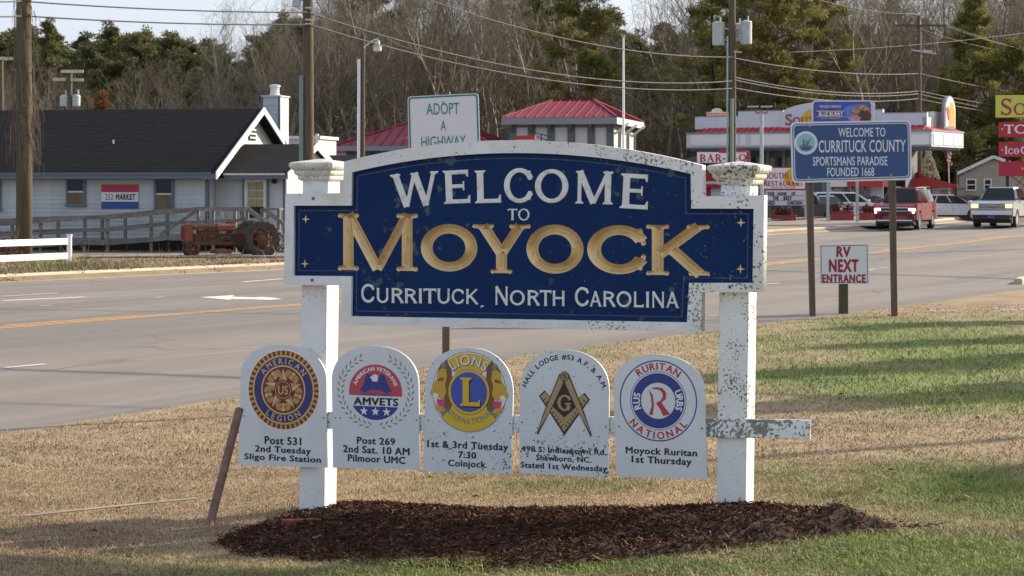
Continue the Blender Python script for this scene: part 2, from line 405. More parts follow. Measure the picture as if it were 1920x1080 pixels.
def glyph_grid(ch, rect, cell, mode='raised', depth=.006, rot=0, y0=0., **kw):
    # returns verts, faces for one letter fitted in rect (x0,x1,z0,z1); front of the board at y0
    g, W = glyph(ch, **kw); x0, x1, z0, z1 = rect; lo = -.24 if ch == ',' else (-.13 if ch == 'Q' else 0)
    nx = max(6, int((x1 - x0) / cell)) + 4; nz = max(8, int((z1 - z0) / cell)) + 4
    gx = np.linspace(-.06 * W, 1.06 * W, nx); gzz = np.linspace(lo - .05, 1.05, nz); X, Y = np.meshgrid(gx, gzz)
    d = np.full(X.shape, -9.)
    for f in g: d = np.maximum(d, f(X, Y))
    d *= (z1 - z0) / (1 - lo)
    if mode == 'groove': h = np.where(d > 0, np.maximum(.016 - d * .95, -.0), -.004)      # rim 16 mm proud, walls run down to the board
    else: h = np.where(d > 0, np.minimum(depth * .35 + d * 1.6, depth), -.002)
    keep = (d[:-1, :-1] > 0) | (d[1:, :-1] > 0) | (d[:-1, 1:] > 0) | (d[1:, 1:] > 0)
    PX = x0 + X / W * (x1 - x0); PZ = z0 + (Y - lo) / (1 - lo) * (z1 - z0)
    # pull the outer ring of vertices in to the true outline
    gy, gxx = np.gradient(d, PZ[1, 0] - PZ[0, 0], PX[0, 1] - PX[0, 0]); gn = np.sqrt(gxx ** 2 + gy ** 2) + 1e-6
    mv = np.where(d < 0, np.clip(-d, 0, cell * .9), 0); PX = PX + gxx / gn * mv; PZ = PZ + gy / gn * mv
    if rot:
        cx, cz = (x0 + x1) / 2, (z0 + z1) / 2; a = R(rot); dx, dz = PX - cx, PZ - cz
        PX = cx + dx * math.cos(a) - dz * math.sin(a); PZ = cz + dx * math.sin(a) + dz * math.cos(a)
    idx = np.arange(nx * nz).reshape(nz, nx); ii, jj = np.nonzero(keep)
    Fq = np.stack([idx[ii, jj], idx[ii, jj + 1], idx[ii + 1, jj + 1], idx[ii + 1, jj]], 1)
    V = np.stack([PX.ravel(), (y0 - h).ravel(), PZ.ravel()], 1)
    used, inv = np.unique(Fq, return_inverse=True)
    return V[used], inv.reshape(Fq.shape)
def carved_row(letters, cell):
    # V-carved letters cut into one patch of board: letters = (char, rect, glyph args); returns one gold mesh per letter, the blue rest, and the patch's extent
    mrg = .02; x0 = min(l[1][0] for l in letters) - mrg; x1 = max(l[1][1] for l in letters) + mrg; z0 = min(l[1][2] for l in letters) - mrg; z1 = max(l[1][3] for l in letters) + mrg
    nx = int((x1 - x0) / cell) + 2; nz = int((z1 - z0) / cell) + 2; PX, PZ = np.meshgrid(np.linspace(x0, x1, nx), np.linspace(z0, z1, nz)); gl = [glyph(c, **kw) for c, r, kw in letters]
    def ev(PX, PZ):
        D_ = []
        for (g, W), (c, r, kw) in zip(gl, letters):
            k = (r[1] - r[0]) / W; kz = r[3] - r[2]; X, Y = (PX - r[0]) / k, (PZ - r[2]) / kz; d = np.full(X.shape, -9.)
            for f in g: d = np.maximum(d, f(X, Y))
            D_.append(d * min(k, kz))
        return np.array(D_)
    e = .0008; A = ev(PX, PZ); d = A.max(0); gx = (ev(PX + e, PZ).max(0) - ev(PX - e, PZ).max(0)) / (2 * e); gy = (ev(PX, PZ + e).max(0) - ev(PX, PZ - e).max(0)) / (2 * e); gn = gx ** 2 + gy ** 2 + 1e-6
    nr = np.abs(d) < cell * .62; nr[0] = nr[-1] = False; nr[:, 0] = nr[:, -1] = False
    PX = np.where(nr, PX - gx / gn * d, PX); PZ = np.where(nr, PZ - gy / gn * d, PZ); d = np.where(nr, 0, d); own = A.argmax(0)
    H = np.where(d > 0, np.minimum(d * 1.05, .045), 0); idx = np.arange(nx * nz).reshape(nz, nx); Fq = np.stack([idx[:-1, :-1], idx[:-1, 1:], idx[1:, 1:], idx[1:, :-1]], -1).reshape(-1, 4)
    dd = d.ravel()[Fq]; gold = dd.sum(1) > 1e-5; who = own.ravel()[Fq[:, 0]]; V = np.stack([PX.ravel(), H.ravel() + .0005, PZ.ravel()], 1); out = []
    for sel in [gold & (who == i) for i in range(len(letters))] + [~gold]: used, inv = np.unique(Fq[sel], return_inverse=True); out.append((V[used], inv.reshape(-1, 4)))
    return out, (x0, x1, z0, z1)
def serif_word(word, rect, cell, m, parent, y0=0., name='lettering', small=None, gap=.1, **kw):
    # a word in one mesh; small = height of small caps relative to the first letter
    x0, x1, z0, z1 = rect; it = []; tot = 0
    for i, ch in enumerate(word):
        if ch == ' ': tot += .35; it.append(None); continue
        k = 1 if (small is None or i == 0 or word[i - 1] == ' ') else small
        W = glyph(ch, **kw)[1]; it.append((ch, k, W)); tot += W * k + gap
    tot -= gap; u = (x1 - x0) / tot; pos = x0; AV, AF, b = [], [], 0
    for q in it:
        if q is None: pos += .35 * u; continue
        ch, k, W = q; V, Fq = glyph_grid(ch, (pos, pos + W * k * u, z0, z0 + (z1 - z0) * k), cell, y0=y0, **kw)
        AV.append(V); AF.append(Fq + b); b += len(V); pos += (W * k + gap) * u
    return link(name, np_mesh(name, np.concatenate(AV), np.concatenate(AF)), m, parent)

# ================================================================== THE GROUND
mat('grass_soil', (.2, .14, .08), (.15, .11, .06), scale=6, rough=.95, bump=.5, bscale=30, attr='tint', world=True)
mat('asphalt', (.160, .134, .114), (.198, .168, .144), scale=.35, rough=.85, bump=.25, bscale=60, stretch=(1, 1, 1), world=True, lo=.3, hi=.7, grime=(22, .45, .75, (.13, .12, .115), .35))
m_ = M['asphalt']; n_ = m_.node_tree.nodes; l_ = m_.node_tree.links; bs = n_['Principled BSDF']; src = bs.inputs['Base Color'].links[0].from_socket
g_ = n_.new('ShaderNodeNewGeometry'); r1 = n_.new('ShaderNodeMapping'); r1.inputs['Rotation'].default_value[2] = RA; l_.new(g_.outputs['Position'], r1.inputs[0])
def along(sc_, lo, hi, c, f, src, det=4):             # marks drawn out along the lanes
    r2 = n_.new('ShaderNodeMapping'); r2.inputs['Scale'].default_value = sc_; l_.new(r1.outputs[0], r2.inputs[0]); t = n_.new('ShaderNodeTexNoise'); t.inputs['Scale'].default_value = 1; t.inputs['Detail'].default_value = det; l_.new(r2.outputs[0], t.inputs['Vector'])
    mr = n_.new('ShaderNodeMapRange'); mr.inputs[1].default_value = lo; mr.inputs[2].default_value = hi; mr.inputs[4].default_value = f; l_.new(t.outputs['Fac'], mr.inputs[0]); x = n_.new('ShaderNodeMixRGB'); l_.new(mr.outputs[0], x.inputs[0]); l_.new(src, x.inputs[1]); x.inputs[2].default_value = (*c, 1); return x.outputs[0]
src = along((.55, .012, 1), .46, .60, (.112, .102, .094), .65, src); src = along((1.6, .03, 1), .52, .66, (.24, .215, .195), .35, src); src = along((.25, .12, 1), .60, .70, (.115, .105, .10), .35, src)
v2 = n_.new('ShaderNodeMapping'); v2.inputs['Scale'].default_value = (.16, .05, 1); l_.new(r1.outputs[0], v2.inputs[0]); dn = n_.new('ShaderNodeTexNoise'); dn.inputs['Scale'].default_value = 3; l_.new(v2.outputs[0], dn.inputs['Vector']); ad = n_.new('ShaderNodeMixRGB'); ad.blend_type = 'ADD'; ad.inputs[0].default_value = .35; l_.new(v2.outputs[0], ad.inputs[1]); l_.new(dn.outputs['Color'], ad.inputs[2])
vo = n_.new('ShaderNodeTexVoronoi'); vo.feature = 'DISTANCE_TO_EDGE'; vo.inputs['Scale'].default_value = 1; l_.new(ad.outputs[0], vo.inputs['Vector']); mr = n_.new('ShaderNodeMapRange'); mr.inputs[1].default_value = .0; mr.inputs[2].default_value = .007; mr.inputs[3].default_value = .5; mr.inputs[4].default_value = 0; l_.new(vo.outputs['Distance'], mr.inputs[0])
x = n_.new('ShaderNodeMixRGB'); l_.new(mr.outputs[0], x.inputs[0]); l_.new(src, x.inputs[1]); x.inputs[2].default_value = (.07, .065, .06, 1); l_.new(x.outputs[0], bs.inputs['Base Color'])
mat('lot_asphalt', (.16, .15, .145), (.22, .21, .2), scale=.5, rough=.9, bump=.2, bscale=40, world=True)
mat('concrete', (.50, .44, .34), (.40, .35, .27), scale=3, rough=.9, bump=.3, bscale=40, world=True, rnd=.08)
mat('white_paint_worn', (.62, .60, .56), (.34, .31, .29), scale=14, rough=.8, world=True, lo=.50, hi=.66)
mat('yellow_paint', (.66, .33, .06), (.33, .21, .10), scale=10, rough=.8, world=True, lo=.46, hi=.66)
mat('blade', (.2, .2, .2), rough=.7, attr='tint')
mat('mulch_soil', (.035, .018, .012), (.06, .032, .02), scale=20, rough=1, bump=.8, bscale=60)
mat('chip', (.05, .03, .02), rough=1, spec=.1, attr='tint')
mat('leaf_dry', (.16, .07, .03), (.24, .12, .05), scale=8, rough=.8, rnd=.3)
mat('tar', (.05, .05, .05), rough=.7)

_L = rng.random((64, 64))
def vnoise(x, y, s):
    x = np.asarray(x) * s + 1000; y = np.asarray(y) * s + 1000; i = np.floor(x).astype(int); j = np.floor(y).astype(int)
    fx = x - i; fy = y - j; fx = fx * fx * (3 - 2 * fx); fy = fy * fy * (3 - 2 * fy); g = lambda a, b: _L[a % 64, b % 64]
    return (g(i, j) * (1 - fx) + g(i + 1, j) * fx) * (1 - fy) + (g(i, j + 1) * (1 - fx) + g(i + 1, j + 1) * fx) * fy
def fbm(x, y, s): return vnoise(x, y, s) * .5 + vnoise(x, y, s * 2.1) * .28 + vnoise(x, y, s * 4.3) * .22
# where the turf stays green, as (x, y, rx, ry, strength) on the land
GREEN = []
for px, py, rx, ry, st in ((1800, 650, 230, 60, 1.5), (1640, 710, 300, 34, 1.3), (1830, 745, 240, 36, 1.1), (1450, 640, 150, 30, .7), (1000, 655, 150, 16, .8), (1850, 930, 240, 70, 1.1), (1560, 930, 200, 30, .5), (1000, 1066, 620, 22, 1.1), (1750, 1050, 420, 50, 1.3),
                           (1050, 915, 240, 14, .6), (1480, 880, 60, 70, .4), (1560, 610, 60, 14, .5), (620, 700, 100, 14, .2), (1880, 600, 80, 18, .6), (120, 1060, 120, 20, .35), (700, 1075, 200, 8, .5), (1400, 560, 80, 8, .5), (130, 512, 120, 9, .7), (420, 505, 80, 6, .25)):
    x, D, z = ground(px, py); x1 = rx / F * D; y1 = abs(ground(px, py + ry)[1] - ground(px, py - ry)[1]) / 2
    GREEN.append((x, D, x1, y1, st))
def green(x, y):
    g = np.zeros(np.shape(x))
    for a, b, rx, ry, st in GREEN: g = np.maximum(g, st * np.exp(-(((x - a) / rx) ** 2 + ((y - b) / ry) ** 2)))
    f = fbm(x, y, .9); f2 = fbm(x + 31, y + 7, .35)
    g = g * np.clip(.45 + 1.5 * fbm(x + 5, y * 1.6, 1.3), 0, 1.35)
    return np.clip(g * (.55 + 1.0 * f) + .9 * np.clip(f - .60, 0, 1) + .5 * np.clip(f2 - .62, 0, 1) - .08, 0, 1)
TAN = np.array([.345, .245, .14]); TAN2 = np.array([.245, .165, .09]); GRN = np.array([.165, .225, .026]); GRN2 = np.array([.105, .145, .026])
def turf_col(x, y):
    g = green(x, y)[..., None]; f = np.clip((fbm(x, y, 2.2) - .35) * 3, 0, 1)[..., None]
    h = (.82 + .36 * np.clip(fbm(x - 7, y * 1.5 + 3, .8), 0, 1))[..., None]
    return h * (TAN * f + TAN2 * (1 - f)) * (1 - g) + (GRN * f + GRN2 * (1 - f)) * g

def kn(s): return np.interp(s, [30, 47, 60, 95, 104, 150], [-43.0, -42.4, -41.6, -39.2, -37.3, -37.3])    # line of the far kerb
def smooth_uneven(x, y): return .05 * (fbm(x, y, .25) - .5)
# ground as one sheet, finer towards the camera
ss = np.concatenate([np.arange(-30, 12, 3.), np.arange(12, 62, .35), np.arange(62, 160, 1.5), np.arange(160, 400, 10.), np.arange(400, 1300, 60.)])
nn = np.concatenate([np.arange(-1200, -200, 60.), np.arange(-200, -60, 6.), np.arange(-60, -17.5, 1.), [-17.3, -17.1, -16.7, -16.5, -16.3], np.arange(-16, 8, .3), np.arange(8, 30, 3.), np.arange(30, 700, 50.)])
SS, NN = np.meshgrid(ss, nn)
offk = NN - (-41.6)                                  # bend the sheet so that it follows the kerb
KN = kn(SS); wgt = np.clip(1 - np.abs(offk) / 14, 0, 1); NB = NN + (KN + 41.6) * np.where(NN < -16.5, wgt, 0)
GX = RS[0] * SS + RN[0] * NB; GY = RS[1] * SS + RN[1] * NB
inroad = (NB < -16.5) & (NB > KN - .35)
GZ = gz(GX, GY) + np.where(inroad, np.where(NB > -17.2, -.02, -.18), smooth_uneven(GX, GY) * (NB > -16.5) + np.where(NB <= KN - .35, .13, .0))
far = sst(np.hypot(GX, GY), 230, 700); GZ = GZ * (1 - far)
N0 = SS.shape; idx = np.arange(SS.size).reshape(N0)
Q = np.stack([idx[:-1, :-1], idx[:-1, 1:], idx[1:, 1:], idx[1:, :-1]], -1).reshape(-1, 4)
gm = np_mesh('ground', np.stack([GX.ravel(), GY.ravel(), GZ.ravel()], 1), Q, turf_col(GX.ravel(), GY.ravel()) * .95)
g_o = link('ground', gm, 'grass_soil', smooth=True); tag(g_o, 'tan winter turf with patches of green grass running to the road', kind='structure')

def strip(name, s0, s1, n0, n1, m, dz, label, ds=2., kind='structure', fol=False, parent=None, wob=0):
    s = np.arange(s0, s1 + ds * .5, ds) if s1 - s0 > ds else np.array([s0, s1]); V = []
    for a in s:
        off = (float(kn(a)) + 41.6) if fol else 0
        for n in (n0, n1):
            x, y = sn(a, n + off + (wob * (random.random() - .5))); V.append((x, y, float(gz(x, y)) + dz))
    Fq = [(2 * i, 2 * i + 1, 2 * i + 3, 2 * i + 2) for i in range(len(s) - 1)]
    me = bpy.data.meshes.new(name); me.from_pydata(V, [], [f[::-1] for f in Fq]); me.update()
    o = link(name, me, m, parent)
    if label: tag(o, label, kind=kind)
    return o
# road with an edge that follows the kerb on the far side
V = []; s = np.arange(-30, 330, 1.5); cols = [-16.42, -20, -24, -28.3, -32, -36]
for a in s:
    for j in range(7):
        n = cols[j] if j < 6 else float(kn(a)) + .02
        if j == 0: n += .10 * math.sin(a * .9) + .06 * math.sin(a * 2.7)
        x, y = sn(a, n); V.append((x, y, float(gz(x, y))))
Fq = [(i * 7 + j, i * 7 + j + 1, i * 7 + 8 + j, i * 7 + 7 + j) for i in range(len(s) - 1) for j in range(6)]
road = link('road', np_mesh('road', V, Fq), 'asphalt', smooth=True); tag(road, 'wide grey asphalt highway with worn lane markings', kind='structure')
# kerb in cast sections
kerb = thing('kerb', 'pale concrete kerb along the far side of the road', None, kind='structure'); del_gap = (103.0, 110.5)
prof = [(.0, .012), (-.46, .03), (-.52, .18), (-.58, .20), (-.80, .20), (-.80, -.2), (.0, -.2)]
a = 24.0
while a < 175:
    b = a + 3.0
    if not (a > del_gap[0] - 1 and b < del_gap[1] + 1):
        mb = MB(); P = []
        for q in (a + .012, b - .012):
            for n, h in prof: x, y = sn(q, float(kn(q)) + .02 + n); P.append((x, y, float(gz(x, y)) + h))
        n7 = len(prof); mb.add(P, [tuple(range(n7)), tuple(reversed(range(n7, 2 * n7)))] + [(i, (i + 1) % n7, n7 + (i + 1) % n7, n7 + i) for i in range(n7)])
        mb.build('kerb_section', 'concrete', kerb)
    a = b
# nearside kerb nose at the right edge of the picture
mb = MB()
for q in range(4):
    s0, s1 = 59.6 + q * 1.5, 61.1 + q * 1.5 - .02
    p0, p1 = sn(s0, -17.6 + q * .02), sn(s1, -17.6); z = .0
    mb.hexa([(*sn(s0, -18.0 + (0.3 if q == 0 else 0)), z - .1), (*sn(s0, -17.4), z - .1), (*sn(s1, -17.4), z - .1), (*sn(s1, -18.0), z - .1), (*sn(s0, -17.9 + (0.3 if q == 0 else 0)), z + .16), (*sn(s0, -17.4), z + .16), (*sn(s1, -17.4), z + .16), (*sn(s1, -17.9), z + .16)])
tag(mb.build('kerb_nose', 'concrete', None, bevel=.03), 'rounded grey concrete kerb end at the right edge of the picture', kind='structure')
# painted markings: sheets 4 mm above the road
MK = 'white_paint_worn'
strip('yellow_line', -20, 200, -28.20, -28.08, 'yellow_paint', .005, 'double yellow line nearer the camera', wob=.02)
strip('yellow_line', -20, 200, -28.44, -28.32, 'yellow_paint', .005, 'double yellow line nearer the camera', wob=.02)
for i in range(14): strip('yellow_dash', 20 + i * 12, 23.2 + i * 12, -28.72, -28.60, 'yellow_paint', .005, 'broken yellow line beside the turn lane')
strip('yellow_line', 45, 58, -33.12, -33.04, 'yellow_paint', .005, 'thin worn yellow line beyond the turn lane', wob=.02)
for i, (px0, py0, px1, py1, hw) in enumerate(((0, 556, 108, 549.5, .07), (5, 564, 160, 557, .14), (455, 529, 530, 523, .10), (75, 573.5, 98, 572.5, .06), (288, 558, 308, 557, .06), (10, 690, 86, 683, .06), (1437, 533, 1462, 531, .06), (1630, 458.5, 1700, 458.8, .07), (1626, 464.5, 1645, 464.2, .10), (1627, 507, 1640, 505, .05), (1650, 503, 1662, 502, .05), (1800, 484, 1830, 483, .05))):
    A = ground(px0, py0); B = ground(px1, py1); d = Vector((B[0] - A[0], B[1] - A[1])).normalized(); nrm = Vector((-d.y, d.x)) * hw
    mb = MB(); mb.add([(A[0] - nrm.x, A[1] - nrm.y, A[2] + .006), (B[0] - nrm.x, B[1] - nrm.y, B[2] + .006), (B[0] + nrm.x, B[1] + nrm.y, B[2] + .006), (A[0] + nrm.x, A[1] + nrm.y, A[2] + .006)], [(0, 1, 2, 3)])
    tag(mb.build('lane_dash', MK), 'worn white dash painted on the grey road', kind='structure')
# left-turn arrow: traced on the ground
AR = [(374, 557.5), (400, 556.2), (440, 553.6), (436, 556.6), (475, 558.2), (490, 557.0), (512, 558.6), (530, 561.2), (505, 563.0), (482, 562.2), (470, 561.6), (430, 561.6), (432, 563.0), (414, 561.2), (395, 559.6)]
P = [ground(*p) for p in AR]; me = bpy.data.meshes.new('turn_arrow'); me.from_pydata([(p[0], p[1], p[2] + .007) for p in P], [], [tuple(range(len(P)))])
bm = bmesh.new(); bm.from_mesh(me); bmesh.ops.triangulate(bm, faces=bm.faces); bmesh.ops.recalc_face_normals(bm, faces=bm.faces); bm.to_mesh(me); bm.free()
tag(link('turn_arrow', me, MK), 'white turn arrow painted in the centre lane', kind='structure')
# parking lot beyond the verge at right, driveway by the old house at left
def patch(name, pts, m, dz, label, sub=1):
    me = bpy.data.meshes.new(name); me.from_pydata([(x, y, float(gz(x, y)) + dz) for x, y in pts], [], [tuple(range(len(pts)))]); me.update()
    bm = bmesh.new(); bm.from_mesh(me); bmesh.ops.recalc_face_normals(bm, faces=bm.faces)
    if sum(f.normal.z for f in bm.faces) < 0: bmesh.ops.reverse_faces(bm, faces=bm.faces)
    bm.to_mesh(me); bm.free()
    return tag(link(name, me, m), label, kind='structure')
strip('parking_lot', 98, 200, -112, -45.5, 'lot_asphalt', .20, 'grey parking lot behind the planters', ds=4)
strip('parking_lot', del_gap[0], del_gap[1], -45.6, float(kn(106)) + .05, 'lot_asphalt', .165, 'asphalt entrance crossing the far kerb', ds=1)
mat('drive_gravel', (.15, .14, .125), (.2, .185, .165), scale=2, rough=.95, world=True)
patch('driveway', [(-15.6, 80.6), (-5, 80.6), (-5, 85), (-16.2, 85)], 'drive_gravel', .172, 'pale grey driveway strip in front of the ramp')
M['lot_asphalt'].node_tree.nodes['Principled BSDF'].inputs['Roughness'].default_value = .95

# ------------------------------------------------------------------ blades of grass
def blades(N, box, hmin, hmax, wd, name, label, lean=.6, far=False, keepf=None, colf=None, curve=True):
    x0, x1, y0, y1 = box
    y = y0 * (y1 / y0) ** rng.random(N) if y0 > 0 else rng.uniform(y0, y1, N)
    x = x0 + (x1 - x0) * rng.random(N)
    if not far: hw = y * .25 + 1.0; x = (rng.random(N) * 2 - 1) * hw
    if keepf is not None:
        k = keepf(x, y); x, y = x[k], y[k]
    N = len(x); z = gz(x, y) + smooth_uneven(x, y)
    C = (turf_col(x, y) if colf is None else colf(x, y))
    g = green(x, y); tall = np.clip(fbm(x + 9, y + 3, 1.7) - .45, 0, 1); h = rng.uniform(hmin, hmax, N) * (1 + 1.0 * g + 1.8 * tall) * np.where(rng.random(N) < .004, 3.0, 1); C = C * rng.uniform(.86, 1.34, (N, 1))
    sw = rng.random(N) < .25; C[sw] = C[sw] * .6 + np.array([.38, .28, .15]) * .4 * rng.uniform(.7, 1.3, (sw.sum(), 1))
    an = rng.uniform(0, 2 * math.pi, N); ln = rng.uniform(.1, lean, N) * h * 1.5; la = rng.uniform(0, 2 * math.pi, N)
    w_ = wd * rng.uniform(.6, 1.3, N)
    dx, dy = np.cos(an) * w_ / 2, np.sin(an) * w_ / 2
    b = np.stack([x, y, z - .01], 1)
    mid = b + np.stack([np.cos(la) * ln * .35, np.sin(la) * ln * .35, h * .62 + .01], 1); tip = b + np.stack([np.cos(la) * ln, np.sin(la) * ln, h], 1)
    o = np.stack([dx, dy, 0 * dx], 1)
    V = np.stack([b - o, b + o, mid + o * .8, mid - o * .8, tip], 1).reshape(-1, 3); k = np.arange(N) * 5
    Fc = np.concatenate([np.stack([k, k + 1, k + 2], 1), np.stack([k, k + 2, k + 3], 1), np.stack([k + 3, k + 2, k + 4], 1)])
    return tag(link(name, np_mesh(name, V, Fc, np.repeat(C, 5, 0)), 'blade'), label, kind='stuff')
def onlawn(x, y):
    s = x * RS[0] + y * RS[1]; n = x * RN[0] + y * RN[1]; return n > -16.62 + .55 * fbm(x, y, 1.1) - .25 * (rng.random(len(x)) < .12)
blades(280000, (0, 0, 13.6, 21), .008, .030, .005, 'grass', 'short tan and green turf around the welcome sign', keepf=onlawn, lean=2.2)
blades(150000, (0, 0, 21, 50), .012, .036, .009, 'grass', 'short tan and green turf sloping to the road edge', keepf=onlawn, lean=2.0)
def onverge(x, y):
    s = x * RS[0] + y * RS[1]; n = x * RN[0] + y * RN[1]; kk = kn(s); return (n < kk - .80) & (y < 80.6 + (x > -12) * 1.2)
def vcol(x, y):
    c = turf_col(x, y) * .55 + np.array([.02, .035, .005]) * fbm(x, y, .4)[:, None]; n = x * RN[0] + y * RN[1]; s = x * RS[0] + y * RS[1]; e = np.clip(1 - (kn(s) - .4 - n) / 3.5, 0, 1)[:, None]
    return c * (1 - e) + np.array([.17, .11, .065]) * e
blades(95000, (-22, -5, 58, 82), .06, .20, .022, 'verge_grass', 'rough dry grass hanging over the far kerb at left', far=True, keepf=onverge, colf=vcol)
blades(22000, (8, 30, 88, 135), .05, .16, .03, 'verge_grass', 'dry grass strip behind the far kerb at right', far=True, keepf=lambda x, y: (lambda s, n: (n < kn(s) - .85) & (n > kn(s) - 6) & ((s < 102.5) | (s > 111)))(x * RS[0] + y * RS[1], x * RN[0] + y * RN[1]), colf=vcol)
# thick runner grass spilling over the kerb face
Nn = 5200; s_ = rng.uniform(40, 76, Nn); n_ = kn(s_) - .70 - rng.random(Nn) * .3 + 1.6 * np.clip(fbm(s_, s_ * 0, .8) - .56, 0, 1) * rng.random(Nn) * 2.0
xx = RS[0] * s_ + RN[0] * n_; yy = RS[1] * s_ + RN[1] * n_; hh = gz(xx, yy) + np.where(n_ > kn(s_) - .5, .06, .18); V = []; Cc = []
d = rng.normal(size=(Nn, 3)) * .07; u = rng.normal(size=(Nn, 3)) * .018; p = np.stack([xx, yy, hh], 1); V = np.stack([p - u, p + u, p + d * [1, 1, .7]], 1).reshape(-1, 3)
C = np.array([.22, .14, .085]) * rng.uniform(.5, 1.4, (Nn, 1)); tag(link('runner_grass', np_mesh('runner_grass', V, np.arange(Nn * 3).reshape(-1, 3), np.repeat(C, 3, 0)), 'blade'), 'brown runner grass creeping over the far kerb', kind='stuff')

# ------------------------------------------------------------------ mulch bed under the welcome sign
SG = FR(985, 17.3, 22, zb=0)
BO = [(375, 1012), (450, 1040), (600, 1054), (760, 1070), (900, 1073), (1080, 1066), (1300, 1038), (1450, 1022), (1570, 1008), (1660, 1000), (1765, 988)]
front = [ground(*p)[:2] for p in BO]
def tosign(x, y): dx, dy = x - SG.x, y - SG.y; return dx * SG.c - dy * SG.s, dx * SG.s + dy * SG.c
fr = np.array([tosign(*p) for p in front])           # (lx, ly) of the front rim
def mulch_h(lx, ly):
    f = np.interp(lx, fr[:, 0], fr[:, 1]); bk = .45 + .10 * np.sin(lx * 2.3) - .25 * sst(np.abs(lx), 1.9, 3.2)
    e0 = fr[0, 0]; e1 = fr[-1, 0]
    t = np.clip((ly - f) / np.maximum(bk - f, .05), 0, 1); prof = np.clip(np.sin(np.pi * np.clip(t, 0, 1)) , 0, 1) ** .55 * (.75 + .25 * sst(t, 0, .8))
    ends = sst(lx, e0 - .05, e0 + .7) * sst(-lx, -e1 - .1, -e1 + .7)
    top = np.interp(lx, [-2.4, -1.8, -1.2, -.3, .5, 1.2, 1.8, 2.4, 3.4], [.03, .06, .07, .035, .04, .13, .20, .18, .05])
    return np.where((t > 0) & (t < 1), top * prof * ends, 0)
lx, ly = np.meshgrid(np.linspace(fr[0, 0] - .15, fr[-1, 0] + .15, 200), np.linspace(-2.9, .8, 110))
wx = SG.x + lx * SG.c + ly * SG.s; wy = SG.y - lx * SG.s + ly * SG.c
H = mulch_h(lx, ly); bump = (fbm(wx, wy, 5) - .5) * .10 + (fbm(wx, wy, 14) - .5) * .03
wz = gz(wx, wy) + smooth_uneven(wx, wy) + np.where(H > .003, H + bump * np.clip(H * 18, 0, 1), -.08)
idx = np.arange(lx.size).reshape(lx.shape); Q = np.stack([idx[:-1, :-1], idx[:-1, 1:], idx[1:, 1:], idx[1:, :-1]], -1).reshape(-1, 4)
tag(link('mulch_bed', np_mesh('mulch_bed', np.stack([wx.ravel(), wy.ravel(), wz.ravel()], 1), Q), 'mulch_soil', smooth=True), 'mounded dark brown mulch bed under the welcome sign', kind='structure')
Nc = 52000; cx = rng.uniform(fr[0, 0] - .12, fr[-1, 0] + .2, Nc); cy = rng.uniform(-2.8, .75, Nc); hh = mulch_h(cx, cy)
hh2 = mulch_h(cx + rng.normal(size=Nc) * .05, cy + rng.normal(size=Nc) * .06); hh3 = mulch_h(cx + rng.normal(size=Nc) * .22, cy + rng.normal(size=Nc) * .2); k = (hh > .004) | (hh2 > .004) | ((hh3 > .03) & (rng.random(Nc) < .12)); cx, cy, hh = cx[k], cy[k], hh[k]; Nc = len(cx)
wx = SG.x + cx * SG.c + cy * SG.s; wy = SG.y - cx * SG.s + cy * SG.c
wz = gz(wx, wy) + smooth_uneven(wx, wy) + hh + ((fbm(wx, wy, 5) - .5) * .10 + (fbm(wx, wy, 14) - .5) * .03) * np.clip(hh * 18, 0, 1) + rng.uniform(.0, .022, Nc)
p = np.stack([wx, wy, wz], 1); dl = rng.normal(size=(Nc, 3)); dl[:, 2] *= .45; dl /= np.linalg.norm(dl, axis=1)[:, None]; up = rng.normal(size=(Nc, 3)); sd = np.cross(dl, up); sd /= np.linalg.norm(sd, axis=1)[:, None]
ln = rng.uniform(.009, .034, (Nc, 1)) * np.where(rng.random((Nc, 1)) < .06, 1.8, 1); wd = rng.uniform(.002, .0075, (Nc, 1)); nr = np.cross(dl, sd) * .003
V = np.stack([p - dl * ln - sd * wd, p + dl * ln - sd * wd * .6, p + dl * ln + sd * wd * .6, p - dl * ln + sd * wd, p + nr], 1).reshape(-1, 3); kk = np.arange(Nc) * 5
Fc = np.concatenate([np.stack([kk + a_, kk + b_, kk + 4], 1) for a_, b_ in ((0, 1), (1, 2), (2, 3), (3, 0))])
C = np.array([.062, .029, .018]) * rng.uniform(.45, 1.6, (Nc, 1)); lt = rng.random(Nc) < .13; C[lt] = np.array([.17, .085, .055]) * rng.uniform(.6, 1.3, (lt.sum(), 1)); gy_ = rng.random(Nc) < .02; C[gy_] = [.19, .16, .14]
tag(link('mulch_chips', np_mesh('mulch_chips', V, Fc, np.repeat(C, 5, 0)), 'chip'), 'shredded dark brown bark mulch heaped under the welcome sign', kind='stuff')
# half-buried red brick by the left post
bx = thing('paving_brick', 'reddish brick half buried in mulch beside the left sign post', 'brick', (-1.60, 17.06, -.018), R(14))
mat('brick', (.22, .06, .04), (.12, .035, .025), scale=14, rough=.95, bump=.5, bscale=50)
MB().box(-.15, .15, -.045, .045, -.03, .026).build('brick', 'brick', bx, bevel=.006)
# fallen leaves
lf = MB(); 
for q in range(170):
    py = 560 + 510 * random.random() ** 1.0; px = random.uniform(0, 1920); x, D, z = ground(px, py); n = x * RN[0] + D * RN[1]
    if n < -16.3: continue
    r = random.uniform(.018, .045); a = random.uniform(0, 6.28); t = random.uniform(-.5, .9); z = z + float(smooth_uneven(x, D)) + .03
    ca, sa = math.cos(a) * r, math.sin(a) * r
    lf.add([(x - ca, D - sa, z), (x - sa * .6, D + ca * .6, z + r * .5), (x + ca * 1.2, D + sa * 1.2, z + r * t), (x + sa * .6, D - ca * .6, z + r * .1)], [(0, 1, 2), (0, 2, 3)])
tag(lf.build('fallen_leaves', 'leaf_dry'), 'scattered brown leaves lying on the turf', kind='stuff')
